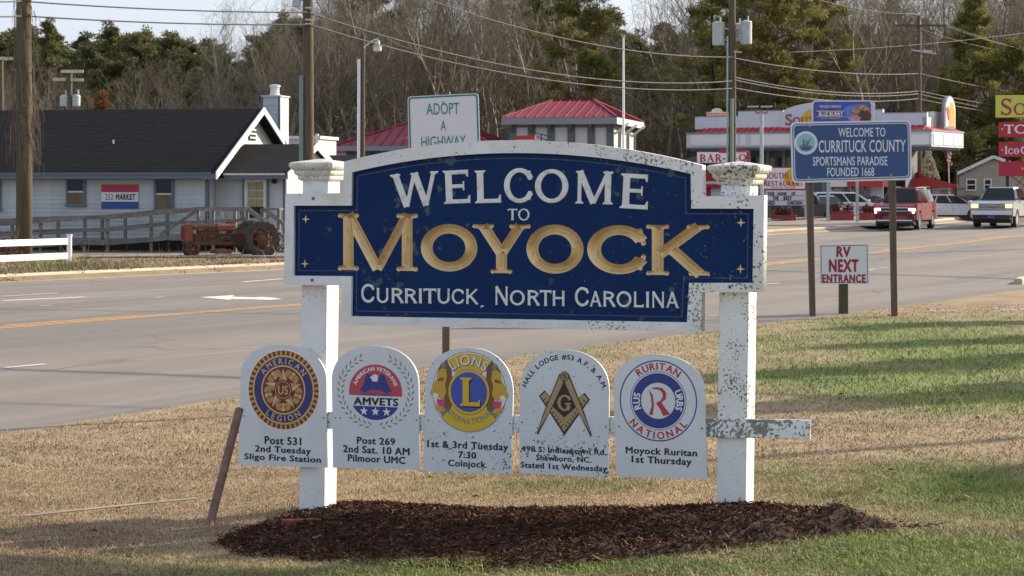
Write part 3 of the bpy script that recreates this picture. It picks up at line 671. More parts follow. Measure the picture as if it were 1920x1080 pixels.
# bits of white litter by the road edge at right
lf = MB()
for px, py in ((1749, 585), (1768, 585.5), (1786, 584.5), (1880, 583), (1888, 582), (1896, 582.5), (1904, 583), (1866, 580), (1915, 582)):
    x, D, z = ground(px, py); r = random.uniform(.02, .06); lf.box(x - r, x + r, D - .03, D + .03, z, z + .015 + .02)
mat('litter', (.8, .8, .8), rough=.6)
tag(lf.build('litter', 'litter', bevel=.01), 'bits of white litter scattered on the far right turf', kind='stuff')

# ================================================================== THE WELCOME SIGN
ALG = (.16, .165, .12)
mat('sign_white', (.70, .73, .74), (.64, .66, .62), scale=3, rough=.45, bump=.06, bscale=50, grime=(4, .52, .8, (.40, .43, .31), .6),
    spots=[(44, .665, .04, (.12, .12, .09), -.6, 1.0, None, None), (52, .70, .04, (.15, .15, .11), -1.4, 1.6, 2.2, 2.9)])
mat('post_white', (.74, .76, .76), (.68, .70, .68), scale=3, rough=.45, bump=.06, grime=(5, .55, .8, (.45, .47, .34), .5),
    spots=[(50, .655, .03, (.09, .09, .08), -.6, 1.6, .30, .9), (34, .69, .03, (.09, .09, .08), -2.6, -1.7, .6, 1.9)])
mat('cap_white', (.66, .67, .62), (.5, .5, .42), scale=8, rough=.6, bump=.15, grime=(14, .52, .72, (.28, .28, .18), .6), spots=[(46, .61, .05, (.09, .09, .06), -3.6, 1.6, None, None)])
mat('rail_white', (.76, .77, .78), (.70, .71, .72), scale=4, rough=.5, bump=.1, grime=(9, .50, .60, (.25, .27, .20), .0), spots=[(22, .57, .03, (.22, .235, .185), 1.0, 1.25, None, None), (40, .62, .03, (.16, .17, .13), .6, 1.3, None, None)])
mat('navy', (.0035, .021, .088), (.005, .027, .100), scale=2, rough=.6, spec=.13, bump=.05, bscale=40, grime=(5, .62, .85, (.05, .075, .06), .55), spots=[(30, .68, .05, (.12, .14, .10), .0, 1.9, None, None), (7, .70, .06, (.06, .10, .10), None, None, None, None)])
mat('letter_white', (.70, .72, .70), (.60, .61, .56), scale=9, rough=.5, grime=(18, .56, .72, (.33, .35, .27), .75))
mat('letter_gold', (.70, .54, .29), (.62, .46, .23), scale=8, rough=.45, metal=.62, grime=(22, .58, .72, (.30, .24, .13), .7), spots=[(60, .74, .05, (.12, .11, .08), -.2, 1.6, None, None)])
mat('bolt', (.10, .10, .10), rough=.4, metal=.6)
ws = SG.thing('welcome_sign', 'large navy welcome sign with gold lettering, white border and white posts', 'sign')
# posts
def post(xb, yb, xt, yt, name='post'):
    b = SG.S(xb, yb, .06); t = SG.S(xt, yt, .06); dx = (t[0] - b[0]) / (t[1] - b[1]); W = .228
    z0 = -.35; x0 = b[0] + dx * (z0 - b[1]); mb = MB()
    mb.hexa([(x0, .06, z0), (x0 + W, .06, z0), (x0 + W, .06 + W, z0), (x0, .06 + W, z0), (t[0], .06, t[1]), (t[0] + W, .06, t[1]), (t[0] + W, .06 + W, t[1]), (t[0], .06 + W, t[1])])
    o = mb.build(name, 'post_white', ws, bevel=.008, seg=2); return t[0] + W / 2, t[1]
caps = []
for args in ((560, 960, 567.0, 325), (1342.5, 953, 1351.5, 332)):
    caps.append(post(*args))
for (cx, zt) in caps:
    y = .06 + .114; h = .114
    prof = [(h + .002, zt - .06), (h + .022, zt - .055), (h + .030, zt - .035), (h + .030, zt - .02), (h + .040, zt - .015), (h + .052, zt + .0), (h + .052, zt + .022), (h + .068, zt + .032), (h + .082, zt + .05), (h + .084, zt + .078), (h + .074, zt + .088), (.05, zt + .112), (.004, zt + .118)]
    mb = MB(); vs = []; 
    for r, z in prof: vs += [(cx - r, y - r, z), (cx + r, y - r, z), (cx + r, y + r, z), (cx - r, y + r, z)]
    fs = [(3, 2, 1, 0)] + [(i * 4 + j, i * 4 + (j + 1) % 4, i * 4 + 4 + (j + 1) % 4, i * 4 + 4 + j) for i in range(len(prof) - 1) for j in range(4)] + [tuple((len(prof) - 1) * 4 + j for j in range(4))]
    mb.add(vs, fs); mb.build('post_cap', 'cap_white', ws, bevel=.005)
# panel outlines
def arc3(p0, p1, p2, n=26):                          # circle arc through three local points
    (ax, ay), (bx, by), (cx, cy) = p0, p1, p2; d = 2 * (ax * (by - cy) + bx * (cy - ay) + cx * (ay - by))
    ux = ((ax * ax + ay * ay) * (by - cy) + (bx * bx + by * by) * (cy - ay) + (cx * cx + cy * cy) * (ay - by)) / d
    uy = ((ax * ax + ay * ay) * (cx - bx) + (bx * bx + by * by) * (ax - cx) + (cx * cx + cy * cy) * (bx - ax)) / d
    r = math.hypot(ax - ux, ay - uy); a0 = math.atan2(ay - uy, ax - ux); a1 = math.atan2(cy - uy, cx - ux)
    return [(ux + r * math.cos(a0 + (a1 - a0) * i / n), uy + r * math.sin(a0 + (a1 - a0) * i / n)) for i in range(n + 1)]
FO = -.028
S = lambda px, py, o=FO: SG.S(px, py, o)
outer = [S(532, 534), S(535, 363), S(643, 362), *arc3(S(645, 303), S(985, 263), S(1317, 310)), S(1318, 368), S(1433, 366), S(1431, 548), S(1316, 548), S(1315, 622), S(641, 609), S(642, 535.5)]
inner = [S(550, 517), S(551, 385.5), S(659, 385.5), *arc3(S(660, 323), S(985, 287), S(1295, 326)), S(1296, 391), S(1413, 391.5), S(1411, 530.5), S(1292, 530.5), S(1288, 604.5), S(658, 593), S(659, 518)]
flat('border', [outer, inner], FO, 'sign_white', ws, th=.0283)
# a thin pale score line set in from the border
ins = lambda pts, k: [(sum(p[0] for p in pts) / len(pts) * (1 - k) + p[0] * k, sum(p[1] for p in pts) / len(pts) * (1 - k) + p[1] * k) for p in pts]
I = lambda px, py: SG.S(px, py, 0)
ln_o = [I(559, 508), I(560, 394), I(668, 394), *arc3(I(669, 330), I(985, 296), I(1286, 333)), I(1287, 400), I(1404, 400), I(1402, 522), I(1283, 522), I(1280, 595), I(667, 584), I(668, 509)]
ln_i = [I(561, 506.5), I(562, 395.8), I(670, 395.8), *arc3(I(671, 331.5), I(985, 297.8), I(1284, 334.5)), I(1285, 402), I(1402, 402), I(1400, 520.5), I(1281, 520.5), I(1278, 593.2), I(669, 582.2), I(670, 507.5)]
mat('score', (.035, .055, .10), (.13, .14, .11), scale=26, rough=.6, lo=.55, hi=.68)
flat('score_line', [ln_o, ln_i], -.0006, 'score', ws, th=.001)
for px, py in ((587.5, 372), (585.5, 525), (1368.5, 538)):
    x, z = S(px, py); MB().lathe([(.013, FO - .004), (.013, FO + .002)], 12, ax='y', c=(x, 0, z)).build('bolt', 'bolt', ws)
CELL = .0036
GL = (('M', 638, 401, 779, 507, dict(w=.18, t=.15, sx=.05, st=.07, knob=.042)),) + tuple((c, a, b, c2, d, dict(w=.235, t=.20) if c in 'O' else dict(w=.235, t=.20, knob=.035) if c == 'C' else dict(w=.21, t=.20, sx=.06, st=.07, knob=.045)) for c, a, b, c2, d in (('O', 789, 420, 895, 509), ('Y', 888, 421, 993, 512), ('O', 987, 421, 1094, 513), ('C', 1101, 422, 1212, 514), ('K', 1216, 422, 1326, 516)))
LT = []
for ch, x0, y0, x1, y1, kw in GL: p0, p1 = SG.AB(x0, y1, x1, y0, 0); LT.append((ch, (p0[0], p1[0], p0[1], p1[1]), kw))
res, hr = carved_row(LT, .0042)
for g_ in res[:-1]: link('carved_letter', np_mesh('carved_letter', *g_), 'letter_gold', ws)
link('letter_ground', np_mesh('letter_ground', *res[-1]), 'navy', ws)
hole = [(hr[0], hr[2]), (hr[1], hr[2]), (hr[1], hr[3]), (hr[0], hr[3])]
flat('board_edge', [outer, hole], .0008, 'sign_white', ws, th=.0480)
flat('board_back', [outer], .0489, 'sign_white', ws, th=.0075)
flat('blue_panel', [outer, [(hr[0], hr[2]), (hr[1], hr[2]), (hr[1], hr[3]), (hr[0], hr[3])]], .0005, 'navy', ws, th=.00002)
def letter(ch, x0, y0, x1, y1, m='letter_white', rot=0, cell=CELL, name='letter', **kw):
    p0, p1 = SG.AB(x0, y1, x1, y0, 0)
    V, Fq = glyph_grid(ch, (p0[0], p1[0], p0[1], p1[1]), cell, rot=rot, **kw)
    return link(name, np_mesh(name, V, Fq), m, ws)
K1 = dict(w=.205, t=.13, sx=.07, st=.07, mode='raised', depth=.007)
for ch, x0, y0, x1, y1, rot in (('W', 735, 324, 823, 387, 4), ('E', 831, 319, 880, 382, 2.5), ('L', 890, 319, 939, 381, 1.5), ('C', 945, 315, 999, 381, 0), ('O', 1003, 317, 1066, 381, 0), ('M', 1077, 321, 1150, 383, -1.5), ('E', 1163, 326, 1215, 392, -3)):
    letter(ch, x0, y0, x1, y1, rot=rot, **K1)
K2 = dict(w=.19, t=.13, sx=.05, st=.06, mode='raised', depth=.005)
letter('T', 952, 391.5, 970, 413, **K2); letter('O', 971.5, 391, 993, 414, **K2)
K3 = dict(w=.19, t=.15, sx=.025, st=.05, mode='raised', depth=.004)
for ch, x0, y0, x1, y1 in (('C', 677, 532, 702, 568), ('U', 706, 540, 729, 568.5), ('R', 734, 540, 756, 568.5), ('R', 759, 541, 781, 569), ('I', 785, 541, 791.5, 569), ('T', 794, 541, 818, 569.5), ('U', 820, 541, 844, 570), ('C', 847, 541.5, 870, 570.5), ('K', 874, 542, 897, 570.5), (',', 900, 560, 908, 578),
                           ('N', 928, 537, 953, 572), ('O', 956, 544, 984, 573), ('R', 989, 544, 1011, 573), ('T', 1012, 544, 1034, 574), ('H', 1036, 545, 1059, 574), ('C', 1078, 538, 1104, 575), ('A', 1105, 546, 1129, 575), ('R', 1131, 546, 1153, 575.5), ('O', 1156, 546, 1184, 576.5), ('L', 1188, 547, 1207, 576.5), ('I', 1211, 547, 1217.5, 577), ('N', 1222, 547, 1246, 577), ('A', 1248, 547.5, 1274, 577.5)):
    letter(ch, x0, y0, x1, y1, cell=.0032, **K3)
for px, py in ((573.5, 411), (572, 494.5), (1389.5, 417.5), (1388.5, 504.5)):
    x, z = I(px, py); flat('star', [star(x, z, .036, .010, 4, 90)], -.003, 'letter_gold', ws, th=.003)
# rail carrying the club signs
RO = .030
b = SG.S(1519, 788, RO); c = SG.S(1519, 824, RO); d = SG.S(449, 769, RO); e = SG.S(449, 801, RO)
mb = MB(); mb.hexa([(d[0], RO, e[1]), (c[0], RO, c[1]), (c[0], .058, c[1]), (d[0], .058, e[1]), (d[0], RO, d[1]), (b[0], RO, b[1]), (b[0], .058, b[1]), (d[0], .058, d[1])])
mb.build('rail', 'rail_white', ws, bevel=.003)

# ------------------------------------------------------------------ five club signs
CO = .008
mat('club_white', (.62, .67, .70), (.58, .62, .63), scale=4, rough=.4, bump=.04, grime=(6, .58, .85, (.45, .47, .42), .5))
mat('club_spotted', (.62, .67, .70), (.58, .62, .63), scale=4, rough=.4, bump=.04, grime=(6, .58, .85, (.42, .44, .38), .5), spots=[(44, .67, .03, (.10, .115, .10), -1.6, .1, .80, .5)])
mat('club_spotted_light', (.64, .68, .70), (.60, .63, .63), scale=4, rough=.4, bump=.04, spots=[(44, .76, .03, (.20, .21, .19), .2, 1.4, .9, .5)])
for nm, c in (('ink', (.008, .008, .01)), ('em_gold', (.50, .30, .07)), ('em_gold_light', (.60, .42, .16)), ('em_maroon', (.16, .018, .02)), ('em_navy', (.025, .035, .16)), ('em_blue', (.018, .04, .22)), ('em_red', (.42, .03, .05)), ('em_red_soft', (.45, .06, .09)), ('em_white', (.72, .72, .72)),
              ('em_grey', (.22, .20, .185)), ('em_yellow', (.60, .42, .025)), ('em_royal', (.05, .075, .36)), ('em_brown', (.17, .08, .025)), ('em_tan', (.36, .26, .13)), ('em_tan_dark', (.23, .15, .06)), ('em_pink', (.55, .05, .16)), ('em_lion', (.52, .34, .035)), ('em_black', (.02, .016, .012)), ('em_wheat', (.38, .24, .10))): mat(nm, c, rough=.4)
def club(label, bl, ls, top, rs, br, m):
    t = thing('club_sign', label, 'club sign', (SG.x, SG.y, 0), -SG.t, group='club signs hung under the welcome sign')
    c = lambda p: SG.S(p[0], p[1], CO); BL, LS, TP, RS_, BR = map(c, (bl, ls, top, rs, br)); P = [BL, LS]; n = 14
    for i in range(1, n): a = R(180 - 90 * i / n); P.append((TP[0] + (TP[0] - LS[0]) * -abs(math.cos(a)) ** .92, LS[1] + (TP[1] - LS[1]) * math.sin(a) ** .92))
    P.append(TP)
    for i in range(1, n): a = R(90 - 90 * i / n); P.append((TP[0] + (RS_[0] - TP[0]) * math.cos(a) ** .92, RS_[1] + (TP[1] - RS_[1]) * math.sin(a) ** .92))
    P += [RS_, BR]
    flat('panel', [P], CO, m, t, th=.016); return t
E1 = CO - .0012
def lines(t, L, m='ink', bold=.036):
    for body, x0, y0, x1, y1 in L:
        a, b = SG.AB(x0, y1, x1, y0, E1); text_fit(body, (a[0], b[0], a[1], b[1]), E1, m, t, bold=bold)
def screws(t, L):
    for px, py in L: x, z = SG.S(px, py, CO); MB().lathe([(.006, CO - .003), (.006, CO + .001)], 8, ax='y', c=(x, 0, z)).build('screw', 'bolt', t)
O = [CO - .001 * (i + 1) for i in range(14)]
# 1 gold and navy roundel
t = club('white club sign with a gold-rayed round emblem and star, leftmost on the rail', (447, 872), (451, 705), (531, 646), (612, 715), (613, 877), 'club_white')
cx, cz = SG.S(531.5, 731, O[0]); k = 17.9 / F
flat('emblem_disc', [circ(cx, cz, 77 * k)], O[0], 'em_white', t); flat('gold_rim', [circ(cx, cz, 75 * k)], O[1], 'em_gold', t)
for i in range(44):
    a = 360 * i / 44; r0, r1 = 66 * k, 74.5 * k; w = 2.1 + (.4 if i % 3 else 0)
    flat('ray', [[(cx + r * math.cos(R(q)), cz + r * math.sin(R(q))) for r, q in ((r0, a - w), (r1, a - w * .8), (r1, a + w * .8), (r0, a + w))]], O[2], 'em_maroon', t)
flat('gold_ring', [circ(cx, cz, 65 * k)], O[2], 'em_gold_light', t); flat('navy_ring', [circ(cx, cz, 62.5 * k)], O[3], 'em_navy', t)
flat('gold_ring', [circ(cx, cz, 47 * k)], O[4], 'em_gold_light', t); flat('centre_disc', [circ(cx, cz, 44 * k)], O[5], 'em_maroon', t)
for i in range(5):
    for s_ in (-1, 0, 1): a = R(54 + 72 * i + s_ * 15); flat('wheat', [circ(cx + 33 * k * math.cos(a), cz + 33 * k * math.sin(a), 7.5 * k, 12)], O[6], 'em_wheat' if s_ else 'em_gold_light', t)
st = star(cx, cz, 41 * k, 17 * k)
for i in range(10): flat('star_facet', [[(cx, cz), st[i], st[(i + 1) % 10]]], O[7], 'em_gold_light' if i % 2 else 'em_tan', t)
flat('star_disc', [circ(cx, cz, 19.5 * k)], O[8], 'em_maroon', t); flat('star_ring', [circ(cx, cz, 16.5 * k), circ(cx, cz, 15.5 * k)], O[9], 'em_gold_light', t)
text_arc('AMERICAN', cx, cz, 54.5 * k, 90, 11 * k, O[4], 'em_gold_light', t, bold=.012, gap=.34); text_arc('LEGION', cx, cz, 54.5 * k, 270, 11 * k, O[4], 'em_gold_light', t, bold=.012, gap=.34, bottom=True)
text_fit('US', (cx - 10 * k, cx + 11 * k, cz - 8.5 * k, cz + 8.5 * k), O[10], 'em_gold_light', t, bold=.01)
lines(t, [('Post 531', 496, 819, 565, 834), ('2nd Tuesday', 478, 837, 583, 853), ('Sligo Fire Station', 458, 853, 602, 868)]); screws(t, [(458, 780), (606.5, 783)])
# 2 red, white and blue roundel in a laurel
t = club('white club sign with a red, white and blue eagle roundel inside a grey laurel', (624, 877), (622, 712), (705, 648.5), (785, 722), (787, 881.5), 'club_white')
cx, cz = SG.S(704, 735, O[0]); k = 17.65 / F; ux = 1.1
r = 52 * k; top = [(cx + r * ux * .97 * math.cos(R(a)), cz + (r) * math.sin(R(a))) for a in np.linspace(-8, 188, 40)]
flat('red_half', [top], O[0], 'em_red_soft', t)
bot = [(cx + r * ux * .97 * math.cos(R(a)), cz + r * 1.02 * math.sin(R(a))) for a in np.linspace(211, 329, 30)]; flat('blue_half', [bot], O[0], 'em_blue', t)
eg = lambda L: [(cx + u * k * ux, cz + v * k) for u, v in L]
flat('eagle', [eg([(-30, 2), (-23, 14), (-17, 33), (-10, 35), (-6, 22), (5, 22), (10, 35), (17, 32), (24, 14), (31, 2), (20, -2), (9, 4), (-9, 4), (-20, -2)])], O[1], 'em_blue', t)
flat('eagle_head', [eg([(-7, 30), (-11, 27), (-7, 25), (-6, 20), (4, 20), (5, 31), (0, 34)])], O[2], 'em_white', t)
for q in range(-5, 6):
    flat('feather', [eg([(q * 5.2 - 1, -2), (q * 6 - 1, -7), (q * 6 + 1, -7), (q * 5.2 + 1, -2)])], O[2], 'em_blue', t)
text_arc('AMERICAN VETERANS', cx, cz - 1 * k, 43 * k * 1.05, 90, 7.5 * k, O[2], 'em_white', t, bold=.035, gap=.05, wide=1.05)
lines(t, [('AMVETS', 663, 745.5, 747, 760.5)], bold=.045)
for u in (-22, 0, 21): flat('small_star', [star(cx + u * k * ux, cz - 37 * k, 9 * k, 3.6 * k)], O[1], 'em_white', t)
for i in range(16):
    for sd in (-1, 1):
        a = R(-90 + sd * (10 + i * 9.6)); 
        for q, rr in ((0, 63), (1, 71)):
            an = a + sd * (.05 if q else 0); px_, pz_ = cx + rr * k * ux * math.cos(an), cz + 2 * k + rr * k * math.sin(an); th_ = an + sd * math.pi / 2 + (sd * (-.6 if q else .6))
            L = 5.6 * k; wv = 1.7 * k; c_, s_ = math.cos(th_), math.sin(th_)
            flat('laurel_leaf', [[(px_ - c_ * L, pz_ - s_ * L), (px_ + s_ * wv, pz_ - c_ * wv), (px_ + c_ * L, pz_ + s_ * L), (px_ - s_ * wv, pz_ + c_ * wv)]], O[0] - .0003 * q, 'em_grey', t)
lines(t, [('Post 269', 669, 820, 741, 833.5), ('2nd Sat. 10 AM', 643, 837, 768, 851), ('Pilmoor UMC', 652, 854, 760, 867.5)]); screws(t, [(629, 783.5), (638, 783.5), (781, 787.5)])
# 3 yellow and blue L roundel
t = club('white spotted club sign with a yellow and blue L roundel between two lion heads', (794, 884), (798, 722), (881, 652), (962, 737), (958, 889), 'club_spotted')
cx, cz = SG.S(879.5, 735, O[0]); k = 17.4 / F; ux = 1.08; eg = lambda L: [(cx + u * k * ux, cz + v * k) for u, v in L]
flat('thin_ring', [circ(cx, cz, 76 * k), circ(cx, cz, 75 * k)], O[0], 'ink', t)
flat('emblem_disc', [circ(cx, cz - 0 * k, 75 * k)], O[0], 'em_white', t)
rb = [(cx + rr * k * math.cos(R(a)), cz + rr * k * math.sin(R(a))) for rr, A in ((73, np.linspace(52, 128, 20)), (44, np.linspace(128, 52, 14))) for a in A]
flat('yellow_ribbon', [rb], O[3], 'em_yellow', t)
rb2 = [(cx + rr * k * math.cos(R(a)), cz + rr * k * math.sin(R(a))) for rr, A in ((74, np.linspace(222, 318, 24)), (42, np.linspace(318, 222, 16))) for a in A]
flat('yellow_ribbon', [rb2], O[3], 'em_yellow', t)
for sd in (-1, 1):
    h = lambda L: eg([(sd * u, v) for u, v in L])
    flat('mane', [h([(34, 52), (42, 60), (50, 54), (54, 50), (58, 42), (60, 34), (56, 20), (50, 0), (48, -14), (52, -28), (56, -40), (48, -52), (40, -46), (34, -38), (30, 0)])], O[1], 'em_brown', t)
    flat('face', [h([(44, 42), (53, 43), (60, 36), (62, 24), (67, 14), (73, 0), (74, -6), (70, -12), (60, -12), (52, -16), (48, -12), (43, -2), (46, 12), (42, 26)])], O[2], 'em_lion', t); flat('ear', [h([(46, 56), (54, 52), (50, 42), (44, 46)])], O[2], 'em_grey', t); flat('chin', [h([(47, -30), (60, -28), (66, -22), (64, -32), (54, -40), (46, -38)])], O[4], 'em_lion', t)
    flat('brow', [h([(48, 26), (57, 24), (61, 17), (55, 19), (49, 20)])], O[3], 'em_brown', t)
    flat('snout', [h([(58, -6), (66, -4), (70, -12), (60, -13)])], O[3], 'em_white', t)
    flat('tongue', [h([(46, -15), (54, -16), (62, -15), (60, -26), (52, -31), (45, -26)])], O[3], 'em_pink', t)
    flat('jaw', [h([(42, -34), (58, -28), (60, -36), (48, -48), (38, -42)])], O[2], 'em_grey', t)
flat('yellow_disc', [circ(cx, cz, 43 * k)], O[4], 'em_brown', t); flat('yellow_disc', [circ(cx, cz, 42 * k)], O[5], 'em_yellow', t)
flat('blue_disc', [circ(cx, cz, 37.5 * k)], O[6], 'em_royal', t)
V, Fq = glyph_grid('L', (cx - 18 * k, cx + 23 * k, cz - 27 * k, cz + 27 * k), .004, depth=.001, y0=O[6], w=.26, t=.15, sx=.10, st=.09); link('capital_letter', np_mesh('capital_letter', V + [2.5 * k, .0003, -2.5 * k], Fq), 'em_black', t); link('capital_letter', np_mesh('capital_letter', V - [0, .0008, 0], Fq), 'em_yellow', t)
text_arc('LIONS', cx, cz, 59 * k, 90, 19 * k, O[4], 'em_navy', t, bold=.035, gap=.14); text_arc('LIONS', cx - .8 * k, cz + .8 * k, 59 * k, 90, 18 * k, O[5], 'em_white', t, bold=.004, gap=.20)
text_arc('INTERNATIONAL', cx, cz, 55 * k, 270, 11 * k, O[4], 'em_grey', t, bold=.02, gap=.10, bottom=True, wide=.78)
lines(t, [('1st & 3rd Tuesday', 801, 828, 953, 846), ('7:30', 859, 847, 893, 859.5), ('Coinjock', 840, 863, 911, 879.5)]); screws(t, [(803.5, 788.5), (956, 794)])
# 4 square and compasses
t = club('white spotted club sign with a tan square and compasses around the letter G', (974, 887), (975, 728), (1061, 656), (1142, 732), (1141, 895), 'club_spotted')
cx, cz = SG.S(1058, 755, O[0]); k = 17.1 / F; ux = 1.07; eg = lambda L: [(cx + u * k * ux, cz + v * k) for u, v in L]
def outl(name, L, o, m): flat(name, [eg(L)], O[o], m, t)
outl('square_outline', [(-48, 11), (-37, 22), (-24, 8), (0, -18), (24, 8), (38, 20), (48, 8), (0, -62)], 0, 'em_black')
outl('square', [(-45, 11), (-36, 19), (-22, 5), (0, -20), (22, 5), (36, 17), (45, 8), (0, -55)], 1, 'em_tan')
for i in range(9):
    for sd in (-1, 1): a = i / 9; x0, z0 = sd * (40 - 38 * a), 3 - 54 * a; outl('tick', [(x0, z0), (x0 - sd * 1.2, z0 - 1.2), (x0 - sd * 5, z0 + 3.6), (x0 - sd * 4, z0 + 4.6)], 2, 'em_black')
outl('dark_lozenge', [(0, 38), (26, -4), (0, -28), (-26, -4)], 3, 'em_black')
for sd in (-1, 1):
    outl('leg_outline', [(0, 56), (sd * 9, 54), (sd * 38, -18), (sd * 52, -60), (sd * 50, -62), (sd * 26, -16), (sd * 1, 34), (0, 34)], 4, 'em_black')
    outl('compass_leg', [(sd * 1, 54), (sd * 8, 51), (sd * 36, -18), (sd * 50, -56), (sd * 27, -17), (sd * 2.5, 36)], 5, 'em_tan')
flat('hinge_ring', [circ(cx + 1 * k, cz + 50 * k, 9 * k)], O[6], 'em_black', t); flat('hinge', [circ(cx + 1 * k, cz + 50 * k, 7.6 * k)], O[7], 'em_tan', t); flat('hinge_screw', [circ(cx + 1 * k, cz + 50 * k, 5 * k), circ(cx + 1 * k, cz + 50 * k, 3.8 * k)], O[8], 'em_black', t)
outl('hinge_slot', [(-1.5, 53.5), (.5, 54), (4, 47), (2, 46.5)], 9, 'em_black')
V, Fq = glyph_grid('G', (cx - 13.5 * k, cx + 13.5 * k, cz - 16 * k, cz + 15 * k), .0035, depth=.001, y0=O[4], w=.24, t=.13, sx=.08, st=.08); link('capital_letter', np_mesh('capital_letter', V, Fq), 'em_tan', t)
text_arc('HALL LODGE #53 A.F. & A.M.', cx, cz - 8 * k * 0, 88 * k * .98, 90, 9.6 * k, O[0], 'ink', t, bold=.03, gap=.13, wide=1.05)
lines(t, [('498 S. Indiantown Rd.', 977, 839, 1137, 850), ('Shawboro, NC.', 1005, 854.5, 1109, 867), ('Stated 1st Wednesday', 976, 869.5, 1138, 884)])
screws(t, [(979, 792), (1136, 800)])
# 5 red and blue ring
t = club('white club sign with a blue ring around a red R, rightmost on the rail', (1156, 893), (1150, 727), (1229, 664), (1321, 737), (1326.6, 898), 'club_spotted_light')
cx, cz = SG.S(1234, 751.5, O[0]); k = 16.85 / F
flat('blue_circle', [circ(cx, cz, 76.5 * k, 56), circ(cx, cz, 74.2 * k, 56)], O[0], 'em_blue', t); flat('thin_circle', [circ(cx, cz, 55.5 * k, 48), circ(cx, cz, 54.5 * k, 48)], O[0], 'em_blue', t)
flat('blue_ring', [circ(cx, cz, 52 * k, 48), circ(cx, cz, 34 * k, 40)], O[0], 'em_blue', t)
text_arc('RURITAN', cx, cz, 65 * k, 90, 14 * k, O[0], 'em_red', t, bold=.035, gap=.12); text_arc('NATIONAL', cx, cz, 65 * k, 270, 14 * k, O[0], 'em_red', t, bold=.035, gap=.20, bottom=True)
text_arc('RUS', cx, cz, 43 * k, 183, 13.5 * k, O[1], 'em_white', t, bold=.035, gap=.05, wide=.95); text_arc('URBS', cx, cz, 43 * k, 3, 13.5 * k, O[1], 'em_white', t, bold=.035, gap=.03, wide=.9)
eg = lambda L: [(cx + u * k * 1.05, cz + v * k) for u, v in L]
flat('red_stroke', [eg([(-18, 21), (-10, 10), (-8, -8), (-10, -27), (-17, -27), (-12, -10), (-13, 4)])], O[1], 'em_red', t)
flat('red_stroke', [eg([(-14, 23), (-4, 26), (8, 24), (15, 16), (14, 4), (6, -3), (14, -14), (22, -24), (10, -28), (4, -16), (-4, -4), (5, 1), (9, 8), (8, 16), (2, 21), (-6, 22)])], O[2], 'em_red', t)
lines(t, [('Moyock Ruritan', 1173, 840, 1307, 857), ('1st Thursday', 1184, 856.5, 1297, 874)]); screws(t, [(1161, 799), (1316, 803), (1316.5, 804)])
# leaning rusty stake behind the left club sign
A = ground(393, 985); z0 = CH + (HY - 771) / F * 17.95; mat('rust', (.12, .075, .055), (.24, .13, .09), scale=9, rough=.8, bump=.2)
st = thing('leaning_stake', 'rusty round stake leaning in the turf beside the leftmost club sign', 'stake', (A[0], A[1], A[2]))
x1 = (448 - CX) / F * 17.95; d = Vector((x1 - A[0], 17.95 - A[1], z0 - A[2])); MB().tube([-d * .08, d * 1.02], .034, 14).build('pole', 'rust', st, smooth=False)
mat('dead_wood', (.34, .29, .23), rough=.9); tag(MB().tube([(0, -.8, .01), (.03, -.3, .02), (-.02, .3, .015), (.02, .75, .02)], .010, 6).build('stick', 'dead_wood', None, loc=(ground(215, 958)[0], ground(215, 958)[1], -.08)), 'thin pale stick lying flat in the turf at left', 'stick').rotation_euler = (0, R(0), R(-52))

# ================================================================== OLD MARKET HOUSE AT LEFT
mat('siding', (.47, .50, .515), (.41, .435, .45), scale=1.5, rough=.7, bump=.05, rnd=.05, grime=(2, .5, .8, (.34, .37, .38), .4))
mat('shingle', (.013, .012, .014), (.023, .021, .024), scale=2.2, rough=1, spec=.1, bump=.5, bscale=22, stretch=(1, 1, 6), lo=.3, hi=.7)
mat('trim_white', (.64, .65, .64), (.52, .53, .52), scale=5, rough=.6); mat('trim_blue', (.105, .14, .185), rough=.6)
mat('weathered_wood', (.20, .185, .165), (.13, .12, .11), scale=6, rough=.9, bump=.2, bscale=40, rnd=.18)
mat('plywood', (.46, .24, .08), (.26, .13, .05), scale=7, rough=.8, stretch=(1, 1, .25)); mat('dark_void', (.012, .012, .014), rough=.9)
mat('glass_dark', (.02, .024, .028), rough=.06); mat('curtain', (.74, .42, .10), (.74, .62, .40), scale=5, rough=.8, stretch=(3, 1, .1))
mat('pole_wood', (.12, .095, .062), (.07, .058, .038), scale=3, rough=.95, bump=.5, bscale=20, stretch=(4, 4, .4)); mat('galv', (.42, .46, .46), (.34, .38, .38), scale=5, rough=.5, metal=.3)
mat('green_conduit', (.17, .25, .22), rough=.6); mat('wire', (.085, .08, .08), rough=.6); mat('vinyl', (.82, .82, .82), rough=.35); mat('black_rubber', (.022, .021, .022), (.045, .04, .036), scale=8, rough=.85, bump=.3)
def pane_glass():
    m = bpy.data.materials.new('window_glass'); m.use_nodes = True; n = m.node_tree.nodes; L = m.node_tree.links; n.clear()
    o = n.new('ShaderNodeOutputMaterial'); x = n.new('ShaderNodeMixShader'); a = n.new('ShaderNodeBsdfTransparent'); a.inputs[0].default_value = (.8, .84, .84, 1); b = n.new('ShaderNodeBsdfGlossy'); b.inputs['Roughness'].default_value = .03
    x.inputs[0].default_value = .02; L.new(a.outputs[0], x.inputs[1]); L.new(b.outputs[0], x.inputs[2]); L.new(x.outputs[0], o.inputs[0]); M['window_glass'] = m
pane_glass()
HS = FR(395, 90, 12, zb=0.0)
ho = HS.thing('old_house', 'long low pale grey clapboard house with dark shingle roof', 'house')
xr = HS.S(390, 330, 0)[0]; xl = xr - 11.5; ze = HS.S(200, 325, -.5)[1]; RO_ = 5.5; zr = HS.S(497, 203, RO_)[1]; xo = HS.S(402, 330, -.5)[0]; xo = (xo + HS.S(497, 203, RO_)[0]) / 2
